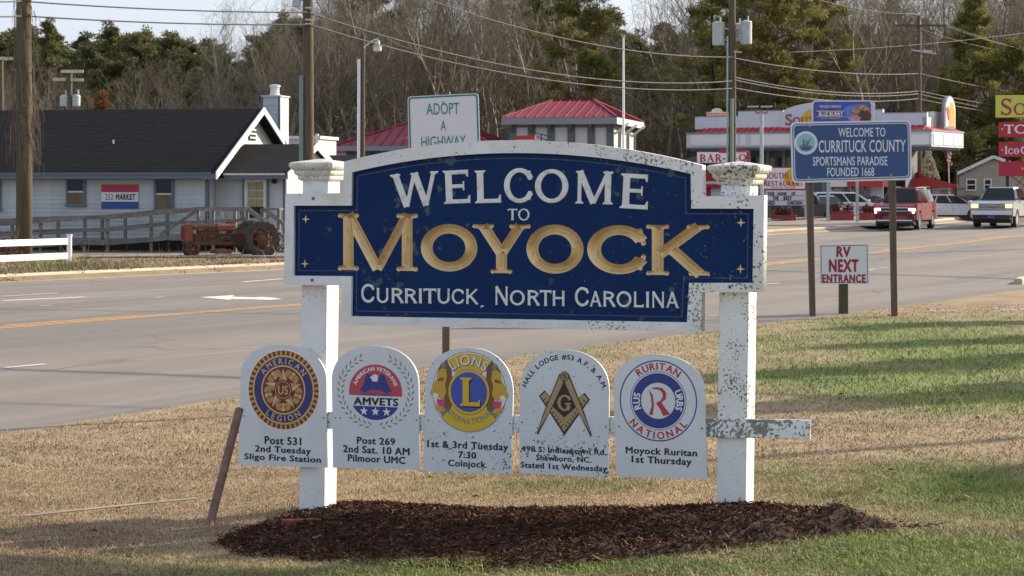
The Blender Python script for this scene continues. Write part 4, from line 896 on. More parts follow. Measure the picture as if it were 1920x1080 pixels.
MB().box(xl, xr, .02, 2 * RO_, .55, ze - .02).build('wall', 'siding', ho)
def clap(parent, x0, x1, y, z0, z1, axis='x', e=.175, name='siding_board', m='siding'):
    mb = MB()
    if axis == 'x': mb.hexa([(x0, y - .022, 0), (x1, y - .022, 0), (x1, y + .01, 0), (x0, y + .01, 0), (x0, y - .004, e), (x1, y - .004, e), (x1, y + .01, e), (x0, y + .01, e)])
    else: mb.hexa([(y - .01, x0, 0), (y + .022, x0, 0), (y + .022, x1, 0), (y - .01, x1, 0), (y - .01, x0, e), (y + .004, x0, e), (y + .004, x1, e), (y - .01, x1, e)])
    me = mb.mesh(name); me.materials.append(M[m]); z = z0
    while z < z1 - .03: link(name, me, None, parent, (0, 0, z)); z += e
clap(ho, xl, xr - .1, .0, .62, ze - .25); clap(ho, .2, 2 * RO_ - .1, xr + .002, .62, ze, 'y')
MB().box(xr - .12, xr + .03, -.03, .1, .5, ze - .1).build('corner_board', 'trim_blue', ho)
MB().box(xl, xr - .1, .05, .3, 0, .56).build('foundation', 'dark_void', ho)
gp = MB(); gp.prism([(0.02, ze), (2 * RO_ - .02, ze), (RO_, zr - .12)], xr - .15, xr + .004, plane='yz'); gp.build('gable_wall', 'siding', ho)
z = ze + .05
while z < zr - .4:
    t = (z - ze) / (zr - ze); y0 = RO_ * t + .15; mb = MB(); mb.hexa([(xr, y0, z), (xr + .024, y0, z), (xr + .024, 2 * RO_ - y0, z), (xr, 2 * RO_ - y0, z), (xr, y0 + .1, z + .17), (xr + .008, y0 + .1, z + .17), (xr + .008, 2 * RO_ - y0 - .1, z + .17), (xr, 2 * RO_ - y0 - .1, z + .17)]); mb.build('siding_board', 'siding', ho); z += .175
def gable_roof(parent, x0, x1, yf, yr, ze_, zr_, th=.16, name='roof', yb=None, m='shingle'):
    yb = 2 * yr - yf if yb is None else yb; mb = MB()
    mb.hexa([(x0, yf, ze_ - th), (x1, yf, ze_ - th), (x1, yr, zr_ - th), (x0, yr, zr_ - th), (x0, yf, ze_), (x1, yf, ze_), (x1, yr, zr_), (x0, yr, zr_)])
    zb_ = ze_ + (zr_ - ze_) * (1 - (yb - yr) / (yr - yf)) if yb < 2 * yr - yf else ze_
    mb.hexa([(x0, yr, zr_ - th), (x1, yr, zr_ - th), (x1, yb, zb_ - th), (x0, yb, zb_ - th), (x0, yr, zr_ - .001), (x1, yr, zr_ - .001), (x1, yb, zb_), (x0, yb, zb_)])
    return mb.build(name, m, parent)
rf = gable_roof(ho, xl - .5, xo, -.5, RO_, ze, zr)
# shingle courses as shallow steps on the visible slope
sl = MB(); nC = 46
for i in range(nC):
    t0, t1 = i / nC, (i + 1) / nC; ya, yb_ = -.5 + (RO_ + .5) * t0, -.5 + (RO_ + .5) * t1; za, zb_ = ze + (zr - ze) * t0, ze + (zr - ze) * t1
    sl.add([(xl - .5, ya, za + .014), (xo - .01, ya, za + .014), (xo - .01, yb_, zb_ + .006), (xl - .5, yb_, zb_ + .006), (xl - .5, ya, za - .01), (xo - .01, ya, za - .01)], [(0, 1, 2, 3), (4, 5, 1, 0)])
so = sl.build('shingle_courses', 'shingle', rf); so['kind'] = 'stuff'
rk = MB()
for sgn in (0, 1):
    y0, y1 = (-.56, RO_) if sgn == 0 else (2 * RO_ + .56, RO_)
    rk = MB(); rk.hexa([(xo, y0, ze - .26), (xo + .05, y0, ze - .26), (xo + .05, y1, zr - .24), (xo, y1, zr - .24), (xo, y0, ze + .05), (xo + .05, y0, ze + .05), (xo + .05, y1, zr + .05), (xo, y1, zr + .05)]); rk.build('rake_board', 'trim_white', ho)
MB().box(xl - .5, xo - .01, -.56, -.50, ze - .22, ze - .02).build('eave_board', 'trim_blue', ho); MB().box(xl - .5, xo - .2, -.60, -.555, ze - .05, ze + .03).build('gutter', 'trim_blue', ho)
MB().box(xl, xr - .05, -.5, .0, ze - .24, ze - .20).build('soffit', 'trim_blue', ho)
gx0 = HS.S(497, 243, RO_)[0]; gzv = HS.S(497, 243, RO_)[1]
lv = MB().box(xr + .03, xr + .06, RO_ - .55, RO_ + .35, gzv - .45, gzv + .42).build('gable_vent', 'dark_void', ho)
for i in range(5): MB().box(xr + .05, xr + .09, RO_ - .5, RO_ + .3, gzv - .38 + i * .17, gzv - .31 + i * .17).build('louvre', 'trim_white', lv)
def sash(fr, parent, px0, py0, px1, py1, off=-.03, low='plywood', split=.5):
    x0, x1, z0, z1 = fr.rect(px0, py0, px1, py1, off); t = .10; zm = z0 + (z1 - z0) * split
    w_ = MB(); w_.box(x0, x0 + t, off, off + .05, z0, z1); w_.box(x1 - t, x1, off, off + .05, z0, z1); w_.box(x0 + t, x1 - t, off, off + .05, z1 - .06, z1); w_.box(x0 - .03, x1 + .03, off - .03, off + .05, z0 - .02, z0 + t * .9)
    f = w_.build('window', 'trim_blue', parent); MB().box(x0 + t, x1 - t, off + .005, off + .04, zm - .03, zm + .03).build('meeting_rail', 'trim_white', f)
    MB().box(x0 + t, x1 - t, off + .03, off + .035, z0 + t * .8, z1 - .06).build('pane', 'window_glass', f)
    MB().box(x0 + t, x1 - t, off + .042, off + .048, z0 + t * .8, zm).build('board', low, f); MB().box(x0 + t, x1 - t, off + .043, off + .049, zm, z1 - .05).build('dark_room', 'dark_void', f)
sash(HS, ho, 123, 333, 160, 386, -.10); sash(HS, ho, 288.5, 334, 325.5, 396, -.10, split=.52); sash(HS, ho, -28, 332, 1, 395, -.10)
vp = HS.S(213, 286, 2.2); MB().tube([(vp[0], 2.2, vp[1] - .2), (vp[0] - .02, 2.2, HS.S(213, 262, 2.2)[1])], .045, 8).build('vent_pipe', 'galv', ho)
# wing with the porch door
WF = .8; xw = HS.S(535, 330, WF)[0]; zew = HS.S(470, 326, .3)[1]; WR = 4.3; zrw = HS.S(560, 270, WR)[1]; xwo = (HS.S(518, 330, .3)[0] + HS.S(584, 270, WR)[0]) / 2; xwo = max(xwo, xw + .25)
MB().box(xr + .05, xw, WF + .02, 2 * WR - WF, .5, zew).build('wing_wall', 'siding', ho); clap(ho, xr + .03, xw - .08, WF, .62, zew - .25); clap(ho, WF + .1, 2 * WR - WF, xw + .002, .62, zew - .02, 'y')
g2 = MB(); g2.prism([(WF + .02, zew - .01), (2 * WR - WF, zew - .01), (WR, zrw - .15)], xw - .1, xw + .006, plane='yz'); g2.build('gable_wall', 'siding', ho)
gable_roof(ho, xr + .06, xwo, .3, WR, zew, zrw, name='wing_roof')
for y0, y1 in ((.25, WR), (2 * WR - .25, WR)):
    rk = MB(); rk.hexa([(xwo, y0, zew - .24), (xwo + .05, y0, zew - .24), (xwo + .05, y1, zrw - .24), (xwo, y1, zrw - .24), (xwo, y0, zew + .04), (xwo + .05, y0, zew + .04), (xwo + .05, y1, zrw + .04), (xwo, y1, zrw + .04)]); rk.build('rake_board', 'trim_white', ho)
MB().box(xo + .06, xwo - .01, .24, .30, zew - .20, zew - .03).build('eave_board', 'trim_blue', ho); MB().box(xo + .06, xwo - .1, .18, .24, zew - .05, zew + .02).build('gutter', 'trim_white', ho)
MB().box(xw - .1, xw + .03, WF - .03, WF + .1, .5, zew - .1).build('corner_board', 'trim_blue', ho)
x0, x1, z0, z1 = HS.rect(455, 333, 504, 408, WF - .05); z0 = max(z0, .75)
fr_ = MB(); [fr_.box(*b) for b in ((x0, x0 + .09, WF - .11, WF - .03, z0, z1), (x1 - .09, x1, WF - .11, WF - .03, z0, z1), (x0 + .09, x1 - .09, WF - .11, WF - .03, z1 - .07, z1))]; dr = fr_.build('door', 'trim_blue', ho)
lf_ = MB(); a0, a1 = x0 + .09, x1 - .09; [lf_.box(*b) for b in ((a0, a0 + .13, WF - .10, WF - .04, z0, z1 - .07), (a1 - .13, a1, WF - .10, WF - .04, z0, z1 - .07), (a0 + .13, a1 - .13, WF - .10, WF - .04, z1 - .18, z1 - .07))]; lf_.build('door_frame', 'trim_white', dr)
q0, q1 = z1 - 1.18, z1 - .18
MB().box(a0 + .13, a1 - .13, WF - .06, WF - .052, q0, q1).build('curtain', 'curtain', dr); MB().box(a0 + .13, a1 - .13, WF - .075, WF - .07, z0 + .1, q1).build('pane', 'window_glass', dr); MB().box(a0 + .13, a1 - .13, WF - .06, WF - .052, z0, q0).build('lower_panel', 'dark_void', dr)
for i in (1, 2): MB().box(a0 + .12, a1 - .12, WF - .09, WF - .068, q0 + .33 * i - .015, q0 + .33 * i + .015).build('glazing_bar', 'trim_white', dr)
x, z = HS.S(515, 339, WF - .1); MB().lathe([(.03, z + .12), (.10, z + .1), (.12, z - .05), (.04, z - .12)], 8, c=(x, WF - .15, 0)).build('porch_lamp', 'dark_void', ho)
x, z = HS.S(394, 385, .3); MB().box(x - .06, x + .06, .3, .42, z - 1.0, z + .25).build('downspout', 'trim_white', ho)
# chimney chase
CF = 8.4; x0, x1, z0, z1 = HS.rect(491, 181, 525, 270, CF); ch = MB().box(x0, x1, CF, CF + 1.25, 3.2, z1).build('chimney', 'siding', ho)
for zz in np.arange(z0 - .3, z1 - .3, .2):
    MB().hexa([(x0 + .05, CF - .02, zz), (x1 - .05, CF - .02, zz), (x1 - .05, CF, zz), (x0 + .05, CF, zz), (x0 + .05, CF - .004, zz + .2), (x1 - .05, CF - .004, zz + .2), (x1 - .05, CF, zz + .2), (x0 + .05, CF, zz + .2)]).build('chimney_board', 'siding', ch)
MB().box(x0 - .04, x1 + .06, CF - .05, CF + 1.3, z1, z1 + .05).build('chimney_cap', 'trim_white', ch); MB().box(x0 - .03, x0 + .06, CF - .03, CF, z0 - .4, z1).build('corner_board', 'trim_blue', ch); MB().box(x1 - .08, x1 + .02, CF - .03, CF, z0 - .4, z1).build('corner_board', 'trim_blue', ch)
x, z = HS.S(514, 172, CF + .5); MB().lathe([(.24, z1 + .05), (.26, z1 + .1), (.20, z1 + .15), (.20, z1 + .42), (.25, z1 + .45), (.25, z1 + .52), (.14, z1 + .55)], 14, c=(x, CF + .6, 0)).build('chimney_pot', 'trim_white', ch)
# banner
ban = HS.thing('market_banner', 'red, white and blue banner lettered 252 MARKET on the old house wall', 'banner'); BOF = -.06
for py0, py1, m in ((346, 360.5, 'ban_red'), (360.5, 378, 'ban_white'), (378, 391, 'ban_blue')):
    if m not in M: mat(m, {'ban_red': (.42, .03, .07), 'ban_white': (.66, .67, .68), 'ban_blue': (.03, .06, .26)}[m], rough=.6)
    HS.box(MB(), 190, py0, 259, py1, BOF, BOF + .02).build('stripe', m, ban)
mat('ink_grey', (.12, .12, .14)); 
for b, x0, x1, m in (('252', 197, 212, 'ink_grey'), ('MARKET', 217, 254, 'ink')):
    a, c = HS.AB(x0, 375, x1, 363.5, BOF - .004); text_fit(b, (a[0], c[0], a[1], c[1]), BOF - .004, m, ban, bold=.05 if b != '252' else .01)
# neighbour roof just behind
nb = thing('small_shed', 'small white gable roofed shed behind the old house wing', 'shed', PW(615, 470, 105)[:2] + (0,), R(-12)); MB().box(-1.2, 1.0, 0, 3, 0, 3.7).build('wall', 'trim_white', nb); gable_roof(nb, -1.4, 1.3, -.3, 1.5, 3.75, 4.25, name='roof')
nb = thing('flat_shed', 'flat topped white shed behind the chimney of the old house', 'shed', PW(566, 470, 112)[:2] + (0,), R(-12)); MB().box(-1.4, .9, 0, 3, 0, 5.15).build('wall', 'siding', nb); MB().box(-1.5, 1.0, -.1, 3.1, 5.15, 5.3).build('roof', 'trim_white', nb); MB().tube([(.8, -.05, 4.4), (.8, -.05, 5.4)], .1).build('pipe', 'trim_white', nb)

# ------------------------------------------------------------------ ramp
rp = HS.thing('wheelchair_ramp', 'weathered grey timber ramp with railings along the old house', 'ramp')
def rail(name, off, pts, w=.05, h=.14, m='weathered_wood'):
    for (a, b) in zip(pts[:-1], pts[1:]):
        p = HS.S(*a, off); q = HS.S(*b, off); MB().bar((p[0], off, p[1]), (q[0], off, q[1]), w, h).build(name, m, rp)
def pst(off, px, py0, py1=None, w=.11):
    p = HS.S(px, py0, off); z0 = .0 if py1 is None else HS.S(px, py1, off)[1]; MB().box(p[0] - w / 2, p[0] + w / 2, off, off + w, z0, p[1]).build('railing_post', 'weathered_wood', rp)
A, B = -2.3, -1.15
TOP = [(-30, 421), (75, 415), (158, 408), (201, 408), (283, 400), (372, 392), (464, 392)]
rail('top_rail', A - .04, TOP, .05, .17); rail('middle_rail', A - .04, [(-30, 443), (75, 438), (158, 432), (201, 432), (283, 424), (340, 416)], .05, .12); rail('deck_edge', A - .04, [(-30, 462), (75, 459), (158, 454), (201, 455), (283, 449), (350, 441)], .06, .20)
TB = [(-30, 414), (108, 408), (191, 406), (234, 402), (313, 394), (395, 392)]
rail('top_rail', B, TB, .05, .12); rail('middle_rail', B, [(x, y + 24) for x, y in TB], .05, .11)
rail('brace', A - .07, [(300, 440), (368, 396)], .04, .12); rail('middle_rail', A - .04, [(372, 415), (462, 413)], .05, .11)
for px, py in ((22, 416), (75, 413), (158, 407), (201, 407), (283, 399), (371, 391), (399, 391), (463, 391)): pst(A, px, py)
for px, py in ((48, 412), (108, 408), (191, 406), (234, 402), (313, 394), (440, 392)): pst(B, px, py)
for k, (px0, y0, px1, y1) in enumerate(((-30, 464, 158, 456), (158, 456, 201, 456), (201, 456, 370, 441), (370, 441, 466, 438))):
    p = HS.S(px0, y0, A); q = HS.S(px1, y1, A); mb = MB(); mb.hexa([(p[0], A, p[1] - .06), (q[0], A, q[1] - .06), (q[0], B, q[1] - .06), (p[0], B, p[1] - .06), (p[0], A, p[1]), (q[0], A, q[1]), (q[0], B, q[1]), (p[0], B, p[1])]); mb.build('deck', 'weathered_wood', rp)
for (a, b) in (((464, 391), (545, 455)), ((492, 390), (548, 432))):
    rail('stair_rail', A if a[0] < 480 else B, [a, b], .05, .16)
rail('stair_rail', A, [(464, 413), (530, 466)], .05, .13)
for px, py in ((490, 391), (522, 391), (507, 425)): pst(B, px, py)
x0, x1, z0, z1 = HS.rect(492, 390, 524, 394, B); MB().box(x0, x1, B - .05, B + .5, z0, z1).build('landing_rail', 'weathered_wood', rp)
for i, py in enumerate((432, 445, 458, 470)):
    x0, x1, z0, z1 = HS.rect(476 + i * 14, py, 512 + i * 14, py + 4, A + .1); MB().box(x0, x1, A + .12, B, z0, z1).build('stair_tread', 'weathered_wood', rp)
for px, py, h, r in ((432, 414, .55, .14), (412, 408, .75, .10), (418, 395, .5, .08)):
    x, z = HS.S(px, py, -.3); MB().lathe([(r, z - h), (r * 1.05, z), (r * .4, z + .04)], 12, c=(x, -.4, 0)).build('gas_bottle', 'galv' if r < .12 else 'glass_dark', rp)

# ------------------------------------------------------------------ vinyl fence
a = ground(130, 499); fa = math.atan2(.75, .66); vf = thing('vinyl_fence', 'white two-rail vinyl fence beside the vine-wrapped pole', 'fence', (a[0], a[1], a[2] + .1), 0)
dx_, dy_ = -.80, -.60; fd = Vector((dx_, dy_, 0))
e_ = PW(-60, 500, 70.1); fd = (Vector((e_[0], e_[1], 0)) - Vector((a[0], a[1], 0))); Lf = fd.length; fd.normalize(); nrm = Vector((-fd.y, fd.x, 0))
mb = MB().bar((0, 0, -.1), (0, 0, .93), .15, .15, up=(0, 1, 0)); mb.bar((0, 0, .93), (0, 0, .97), .19, .19, up=(0, 1, 0)); mb.build('fence_post', 'vinyl', vf, bevel=.01)
for zz in (.25, .74): MB().bar(fd * .05 + Vector((0, 0, zz)), fd * Lf + Vector((0, 0, zz + .02)), .05, .21).build('fence_rail', 'vinyl', vf, bevel=.008)

# ------------------------------------------------------------------ tractor
mat('tractor_red', (.25, .05, .04), (.17, .05, .03), scale=5, rough=.75, bump=.1, grime=(7, .48, .62, (.14, .065, .03), .85)); mat('tractor_rust', (.080, .036, .022), (.145, .068, .032), scale=6, rough=.9, bump=.3); mat('tractor_dark', (.045, .025, .018), (.11, .05, .03), scale=9, rough=.9, bump=.3); mat('tyre_old', (.032, .030, .028), (.06, .055, .05), scale=6, rough=.9, bump=.3)
tp = ground(422, 488); tr = thing('old_tractor', 'rusty red antique farm tractor parked on the far verge', 'tractor', (tp[0], tp[1] + .4, tp[2] + .12), R(180 + 23))
def lug_wheel(name, r, w_, x, y, nl, parent, rim_m='tractor_red'):
    o = MB().lathe([(r * .70, -w_ / 2), (r * .80, -w_ * .5), (r * .95, -w_ * .46), (r, -w_ * .3), (r, w_ * .3), (r * .95, w_ * .46), (r * .80, w_ * .5), (r * .70, w_ / 2), (r * .66, 0), (r * .70, -w_ / 2)], 32, ax='y', cap=False).build(name, 'tyre_old', parent, (x, y, r), smooth=False)
    if nl:
        l = MB()
        for i in range(nl):
            a = 2 * math.pi * i / nl
            for sd in (0, 1):
                b = a + (.5 * sd) * 2 * math.pi / nl; c_, s_ = math.cos(b), math.sin(b); c2, s2 = math.cos(b + .12), math.sin(b + .12); y0, y1 = (-w_ * .48, 0) if sd else (w_ * .48, 0)
                l.bar((c_ * r * .985, y0, s_ * r * .985), (c2 * r * 1.0, y1, s2 * r * 1.0), .035, .05)
        l.build('tread', 'tyre_old', o)

    q = MB(); n = 28
    for sg in (-1, 1):
        k = len(q.v)
        for i in range(n):
            a = 2 * math.pi * i / n
            for rr, yy in ((r * .74, w_ * .44), (r * .64, w_ * .40), (r * .60, w_ * .05)): q.v.append((rr * math.cos(a), sg * yy, rr * math.sin(a)))
        for i in range(n):
            for j in (0, 1): q.f.append((k + i * 3 + j, k + ((i + 1) % n) * 3 + j, k + ((i + 1) % n) * 3 + j + 1, k + i * 3 + j + 1)); q.m.append(0)
    q.build('rim', rim_m, o)
    h = MB().lathe([(r * .1, -w_ * .3), (r * .36, -w_ * .05), (r * .36, w_ * .05), (r * .2, w_ * .3), (r * .1, w_ * .42)], 16, ax='y')
    for i in range(6): a = 2 * math.pi * i / 6; h.bar((r * .3 * math.cos(a), 0, r * .3 * math.sin(a)), (r * .64 * math.cos(a), 0, r * .64 * math.sin(a)), .05, .09, up=(0, 1, 0))
    h.build('hub', 'tractor_rust' if nl else rim_m, o)
    return o
lug_wheel('rear_wheel', .66, .32, -1.15, .72, 20, tr); lug_wheel('rear_wheel', .66, .32, -1.15, -.72, 20, tr); lug_wheel('front_wheel', .27, .15, 1.33, .19, 0, tr); lug_wheel('front_wheel', .27, .15, 1.33, -.19, 0, tr)
MB().prism([(1.30, .52), (1.62, .52), (1.66, .75), (1.64, 1.14), (1.56, 1.24), (1.30, 1.26)], -.25, .25).build('radiator_shell', 'tractor_red', tr, bevel=.05, seg=3)
g_ = MB().box(1.655, 1.672, -.16, .16, .66, 1.12).build('grille', 'tractor_dark', tr)
for i in range(7): MB().box(1.668, 1.685, -.15 + i * .045, -.13 + i * .045, .67, 1.11).build('grille_bar', 'tractor_red', g_)
MB().prism([(-.22, 1.00), (.22, 1.00), (.24, 1.10), (.17, 1.22), (-.17, 1.22), (-.24, 1.10)], .45, 1.31, plane='yz').build('hood', 'tractor_rust', tr, bevel=.03, seg=2)
MB().prism([(-.24, .94), (.24, .94), (.26, 1.08), (.17, 1.22), (-.17, 1.22), (-.26, 1.08)], -.32, .44, plane='yz').build('fuel_tank', 'tractor_red', tr, bevel=.06, seg=3)
eb = MB().box(.25, 1.25, -.17, .17, .50, .86).box(.3, 1.1, -.14, .14, .86, .98).box(.5, .75, .17, .27, .7, .84).box(.85, .95, .17, .24, .58, .8).box(.3, 1.15, .14, .19, .84, .88)
for i in range(4): eb.lathe([(.035, .17), (.035, .25)], 8, ax='y', c=(.4 + i * .2, 0, .76))
eb.build('engine', 'tractor_rust', tr, bevel=.012); MB().box(-.2, 1.6, -.24, -.17, .44, .56).box(-.2, 1.6, .17, .24, .44, .56).build('side_rail', 'tractor_rust', tr, bevel=.01)
MB().box(-.95, .3, -.20, .20, .40, .86).box(-1.3, -.85, -.26, .26, .38, .92).box(-.1, .1, .2, .3, .6, .75).build('gearbox', 'tractor_dark', tr, bevel=.03); MB().tube([(-1.15, -.7, .60), (-1.15, .7, .60)], .10, 12).build('rear_axle', 'tractor_dark', tr)
MB().bar((1.33, 0, .27), (1.40, 0, .60), .12, .16).tube([(1.33, -.2, .27), (1.33, .2, .27)], .04).build('front_axle', 'tractor_rust', tr); MB().tube([(.75, .0, 1.2), (.75, 0, 1.48)], .035, 8).lathe([(.05, 1.48), (.06, 1.5), (.04, 1.54)], 8, c=(.75, 0, 0)).build('exhaust', 'tractor_rust', tr)
MB().bar((.2, .05, 1.1), (-.55, .0, 1.40), .05, .05).bar((-.2, .06, 1.24), (-.62, .02, 1.42), .04).build('steering_rod', 'tractor_red', tr)
sw = MB(); sw.tube([(-.62 + .06 * math.cos(a), .22 * math.sin(a), 1.45 + .21 * math.cos(a)) for a in np.linspace(0, 2 * math.pi, 20)], .015, 6, cap=False)
for a in (0, 2.1, 4.2): sw.bar((-.62, 0, 1.45), (-.62 + .06 * math.cos(a), .22 * math.sin(a), 1.45 + .21 * math.cos(a)), .015)
sw.build('steering_wheel', 'black_rubber', tr)
MB().prism([(-1.45, 1.13), (-1.0, 1.13), (-.98, 1.17), (-1.4, 1.18), (-1.5, 1.30), (-1.54, 1.28)], -.2, .2).build('seat', 'tractor_red', tr, bevel=.01); MB().bar((-1.2, 0, .8), (-1.25, 0, 1.14), .06, .12).build('seat_post', 'tractor_rust', tr)
lv = MB(); 
for x in (-.45, -.55, -.7, -.82): lv.bar((x, .1, .85), (x - .05, .12, 1.15), .02)
lv.bar((-.3, .25, .9), (-.9, .3, .95), .05, .08).bar((-.6, -.25, .9), (-1., -.3, 1.02), .06, .1); lv.build('lever', 'tractor_rust', tr); MB().box(-.1, .5, -.5, .4, .12, .28).build('belly_tool', 'tractor_red', tr, bevel=.03); MB().box(.15, .42, .3, .45, .03, .13).build('block', 'concrete', tr)

# ------------------------------------------------------------------ utility poles and lines
def upole(px, D, r0, r1, ztop, label, py_base=None, group=None):
    x = (px - CX) / F * D; zb = float(gz(x, D)); t = thing('utility_pole', label, 'utility pole', (x, D, zb), 0)
    m = MB().tube([(0, 0, -.3), (.01, 0, ztop * .33), (-.01, .0, ztop * .66), (0, 0, ztop)], [r0, r0 * .67 + r1 * .33, r0 * .33 + r1 * .67, r1], 16); m.build('pole', 'pole_wood', t, smooth=True); return t, (x, D, zb)
def zat(py, D): return CH + (HY - py) / F * D
P0, p0 = upole(45, 77.5, .29, .25, 12.5, 'thick vine-wrapped wooden utility pole by the white fence')
P1, p1 = upole(578, 88, .22, .20, 13.5, 'wooden utility pole rising behind the left sign post')
P3, p3 = upole(1373, 122, .21, .18, 17, 'wooden utility pole carrying three grey transformers')
P4, p4 = upole(1723, 153, .22, .16, zat(38, 153) - .9, 'far utility pole with a wide crossarm behind the blue county sign')
D = 88; MB().tube([(-.26, -.12, 3.5), (-.26, -.12, zat(142, D))], .09, 10).build('conduit', 'green_conduit', P1)
sl_ = MB().box(-.62, -.30, -.1, .15, zat(13, D), zat(0, D)).box(-.35, 0, -.02, .02, zat(2, D), zat(0, D) + .05).build('street_light', 'galv', P1, bevel=.03)
for py in (16, 38, 46): MB().tube([(-.1, -.24, zat(py, D)), (.12, -.24, zat(py, D))], .05, 6).build('insulator', 'galv', P1)
for py in (2, 30): MB().tube([(.2, -.28, zat(py, 77.5)), (.32, -.30, zat(py, 77.5))], .06, 6).build('insulator', 'tractor_red', P0)
# vine: hanging dry stems round the first pole
mat('vine', (.11, .085, .065), (.17, .13, .10), scale=4, rough=.95); vn = MB(); random.seed(3)
for i in range(170):
    z = random.uniform(4.2, 9.3) if i % 3 else random.uniform(4.2, 6.3); a = random.uniform(0, 6.28); r = .30 + random.random() * .05; pts = []; out = random.random() ** 2 * (.75 if z < 7 else .35)
    for k in range(6):
        t = k / 5; pts.append(((r + out * t * math.sin(t * 2.2)) * math.cos(a + t * .5), (r + out * t * math.sin(t * 2.2)) * math.sin(a + t * .5), z - t * random.uniform(.3, 1.6) + (.2 * math.sin(t * 5)) ))
    vn.tube(pts, [.012, .011, .010, .008, .006, .003], 3, cap=False)
vo = vn.build('vine', 'vine', P0); vo['kind'] = 'stuff'
# transformers
def transformer(parent, x, D, py0, py1, y=0, w_=.33, arm=True):
    z0, z1 = zat(py1, D) - parent.location.z, zat(py0, D) - parent.location.z; o = MB().lathe([(w_ * .92, z0), (w_ * .97, z0 + .04), (w_, z1 - .1), (w_ * 1.04, z1 - .06), (w_ * .9, z1), (w_ * .3, z1 + .06)], 18, c=(x, y, 0)).build('transformer', 'galv', parent)
    MB().tube([(x + .1, y, z1), (x + .1, y, z1 + .3)], .045, 6).build('bushing', 'galv', o); MB().bar((0, 0, z1 - .35), (x, y, z1 - .35), .08, .06).bar((0, 0, z0 + .3), (x, y, z0 + .3), .08, .06).build('bracket', 'galv', o)
sc3 = F / 122; transformer(P3, (1347 - 1373) / sc3, 122, 42, 85, w_=.34); transformer(P3, (1399 - 1373) / sc3, 122, 40, 83, w_=.32); transformer(P3, .38, 122, 43, 76, y=.75, w_=.28)
MB().tube([(-.27, -.1, 2), (-.27, -.1, zat(97, 122))], .05, 8).build('conduit', 'galv', P3); MB().tube([(-.05, -.25, 3), (-.05, -.25, zat(214, 122))], .09, 8).build('conduit', 'green_conduit', P3)
MB().bar((.05, -.2, zat(98, 122) - .8), (.5, -.2, zat(100, 122) - .8), .07).bar((0, -.2, zat(8, 122)), (.45, -.2, zat(8, 122)), .14).build('bracket', 'galv', P3)
b4 = p4[2]; ca = MB().bar((-1.65, -.12, zat(48, 153) - b4), (1.85, -.12, zat(48, 153) - b4), .12, .14).build('crossarm', 'pole_wood', P4)
for x in (-1.6, 0.06, 1.8): MB().tube([(x, -.12, zat(48, 153) - b4), (x, -.12, zat(40, 153) - b4)], .04, 6).build('insulator', 'galv', ca)
MB().bar((-.75, -.2, zat(25, 153) - b4), (.1, -.2, zat(28, 153) - b4), .08).build('upper_bracket', 'galv', P4); MB().bar((-.55, -.2, zat(94, 153) - b4), (1.1, -.2, zat(101, 153) - b4), .10).bar((.3, -.2, zat(95, 153) - b4), (.9, -.2, zat(97, 153) - b4), .12).build('lower_bracket', 'galv', P4)
# small distribution poles behind the old house
def small_pole(px, D, pytop, arms, tf, label):
    t, b = upole(px, D, .13, .10, zat(pytop, D), label)
    for x0, x1, py in arms: MB().bar(((x0 - px) / F * D, -.12, zat(py, D) - b[2]), ((x1 - px) / F * D, -.12, zat(py, D) - b[2]), .10, .16).build('crossarm', 'concrete', t)
    for x, y0, y1 in tf: transformer(t, (x - px) / F * D, D, y0, y1, w_=.22)
small_pole(132, 118, 131, ((115, 157, 134), (100, 124, 149), (133, 157, 150)), ((120, 180, 199), (143, 179, 199)), 'short distribution pole with two crossarms above the dark roof')
small_pole(3, 118, 106, ((-20, 25, 110),), (), 'distribution pole with one crossarm at the left edge')
# lamp pole
x, D = PW(676, 0, 100)[0], 100; lp = thing('lamp_pole', 'slim wooden lamp pole with hooked arm and bright metal conduit', 'street lamp', (x, D, 0))
MB().tube([(.06, 0, 0), (.10, 0, zat(66, D))], [.14, .10], 10).build('pole', 'pole_wood', lp); mat('bright_metal', (.65, .66, .70), rough=.3, metal=.6); MB().tube([(-.08, -.12, 1), (-.06, -.12, zat(111, D))], .075, 10).build('conduit', 'bright_metal', lp)
pts = [(.15 + .65 * t, -.1, zat(90, D) + .40 * math.sin(t * 1.5) - .0) for t in np.linspace(0, 1, 8)]; MB().tube(pts, .03, 6).build('arm', 'bright_metal', lp)
zh = zat(92, D); hd = MB().lathe([(.10, zh + .38), (.12, zh + .2), (.20, zh + .12), (.17, zh + .0)], 12, c=(.76, -.1, 0)).build('lamp_head', 'galv', lp); mat('lamp_glass', (.6, .55, .4), rough=.3); MB().lathe([(.19, zh + .1), (.19, zh - .08), (.12, zh - .12)], 12, c=(.76, -.1, 0)).build('lens', 'lamp_glass', hd)

def wire(pA, pB, sag, label, r=.026, n=26):
    A = Vector(pA); B = Vector(pB); pts = [A.lerp(B, i / n) - Vector((0, 0, 4 * sag * (i / n) * (1 - i / n))) for i in range(n + 1)]
    o = MB().tube(pts, r, 4, cap=False).build('overhead_wire', 'wire'); tag(o, label, 'wire', group='overhead wires between the utility poles'); return o
def wp(px, py, D): return PW(px, py, D)
y0_ = -.26
wire(wp(-60, -2, 68), wp(40, 2, 77.2), .05, 'overhead wire running out of the top left corner')
wire(wp(52, 3, 77.2), wp(577, 23, 87.7), .10, 'upper overhead wire spanning the sky at left'); wire(wp(-60, 26, 68), wp(40, 30, 77.2), .05, 'lower overhead wire leaving at the left edge'); wire(wp(48, 30, 77.2), wp(577, 46, 87.7), .10, 'lower overhead wire spanning the sky at left')
wire(wp(580, 24, 87.7), wp(1373, 152, 121.7), 1.0, 'middle overhead wire crossing in front of the woods'); wire(wp(580, 46, 87.7), wp(1373, 166, 121.7), .9, 'lowest overhead wire crossing in front of the woods')
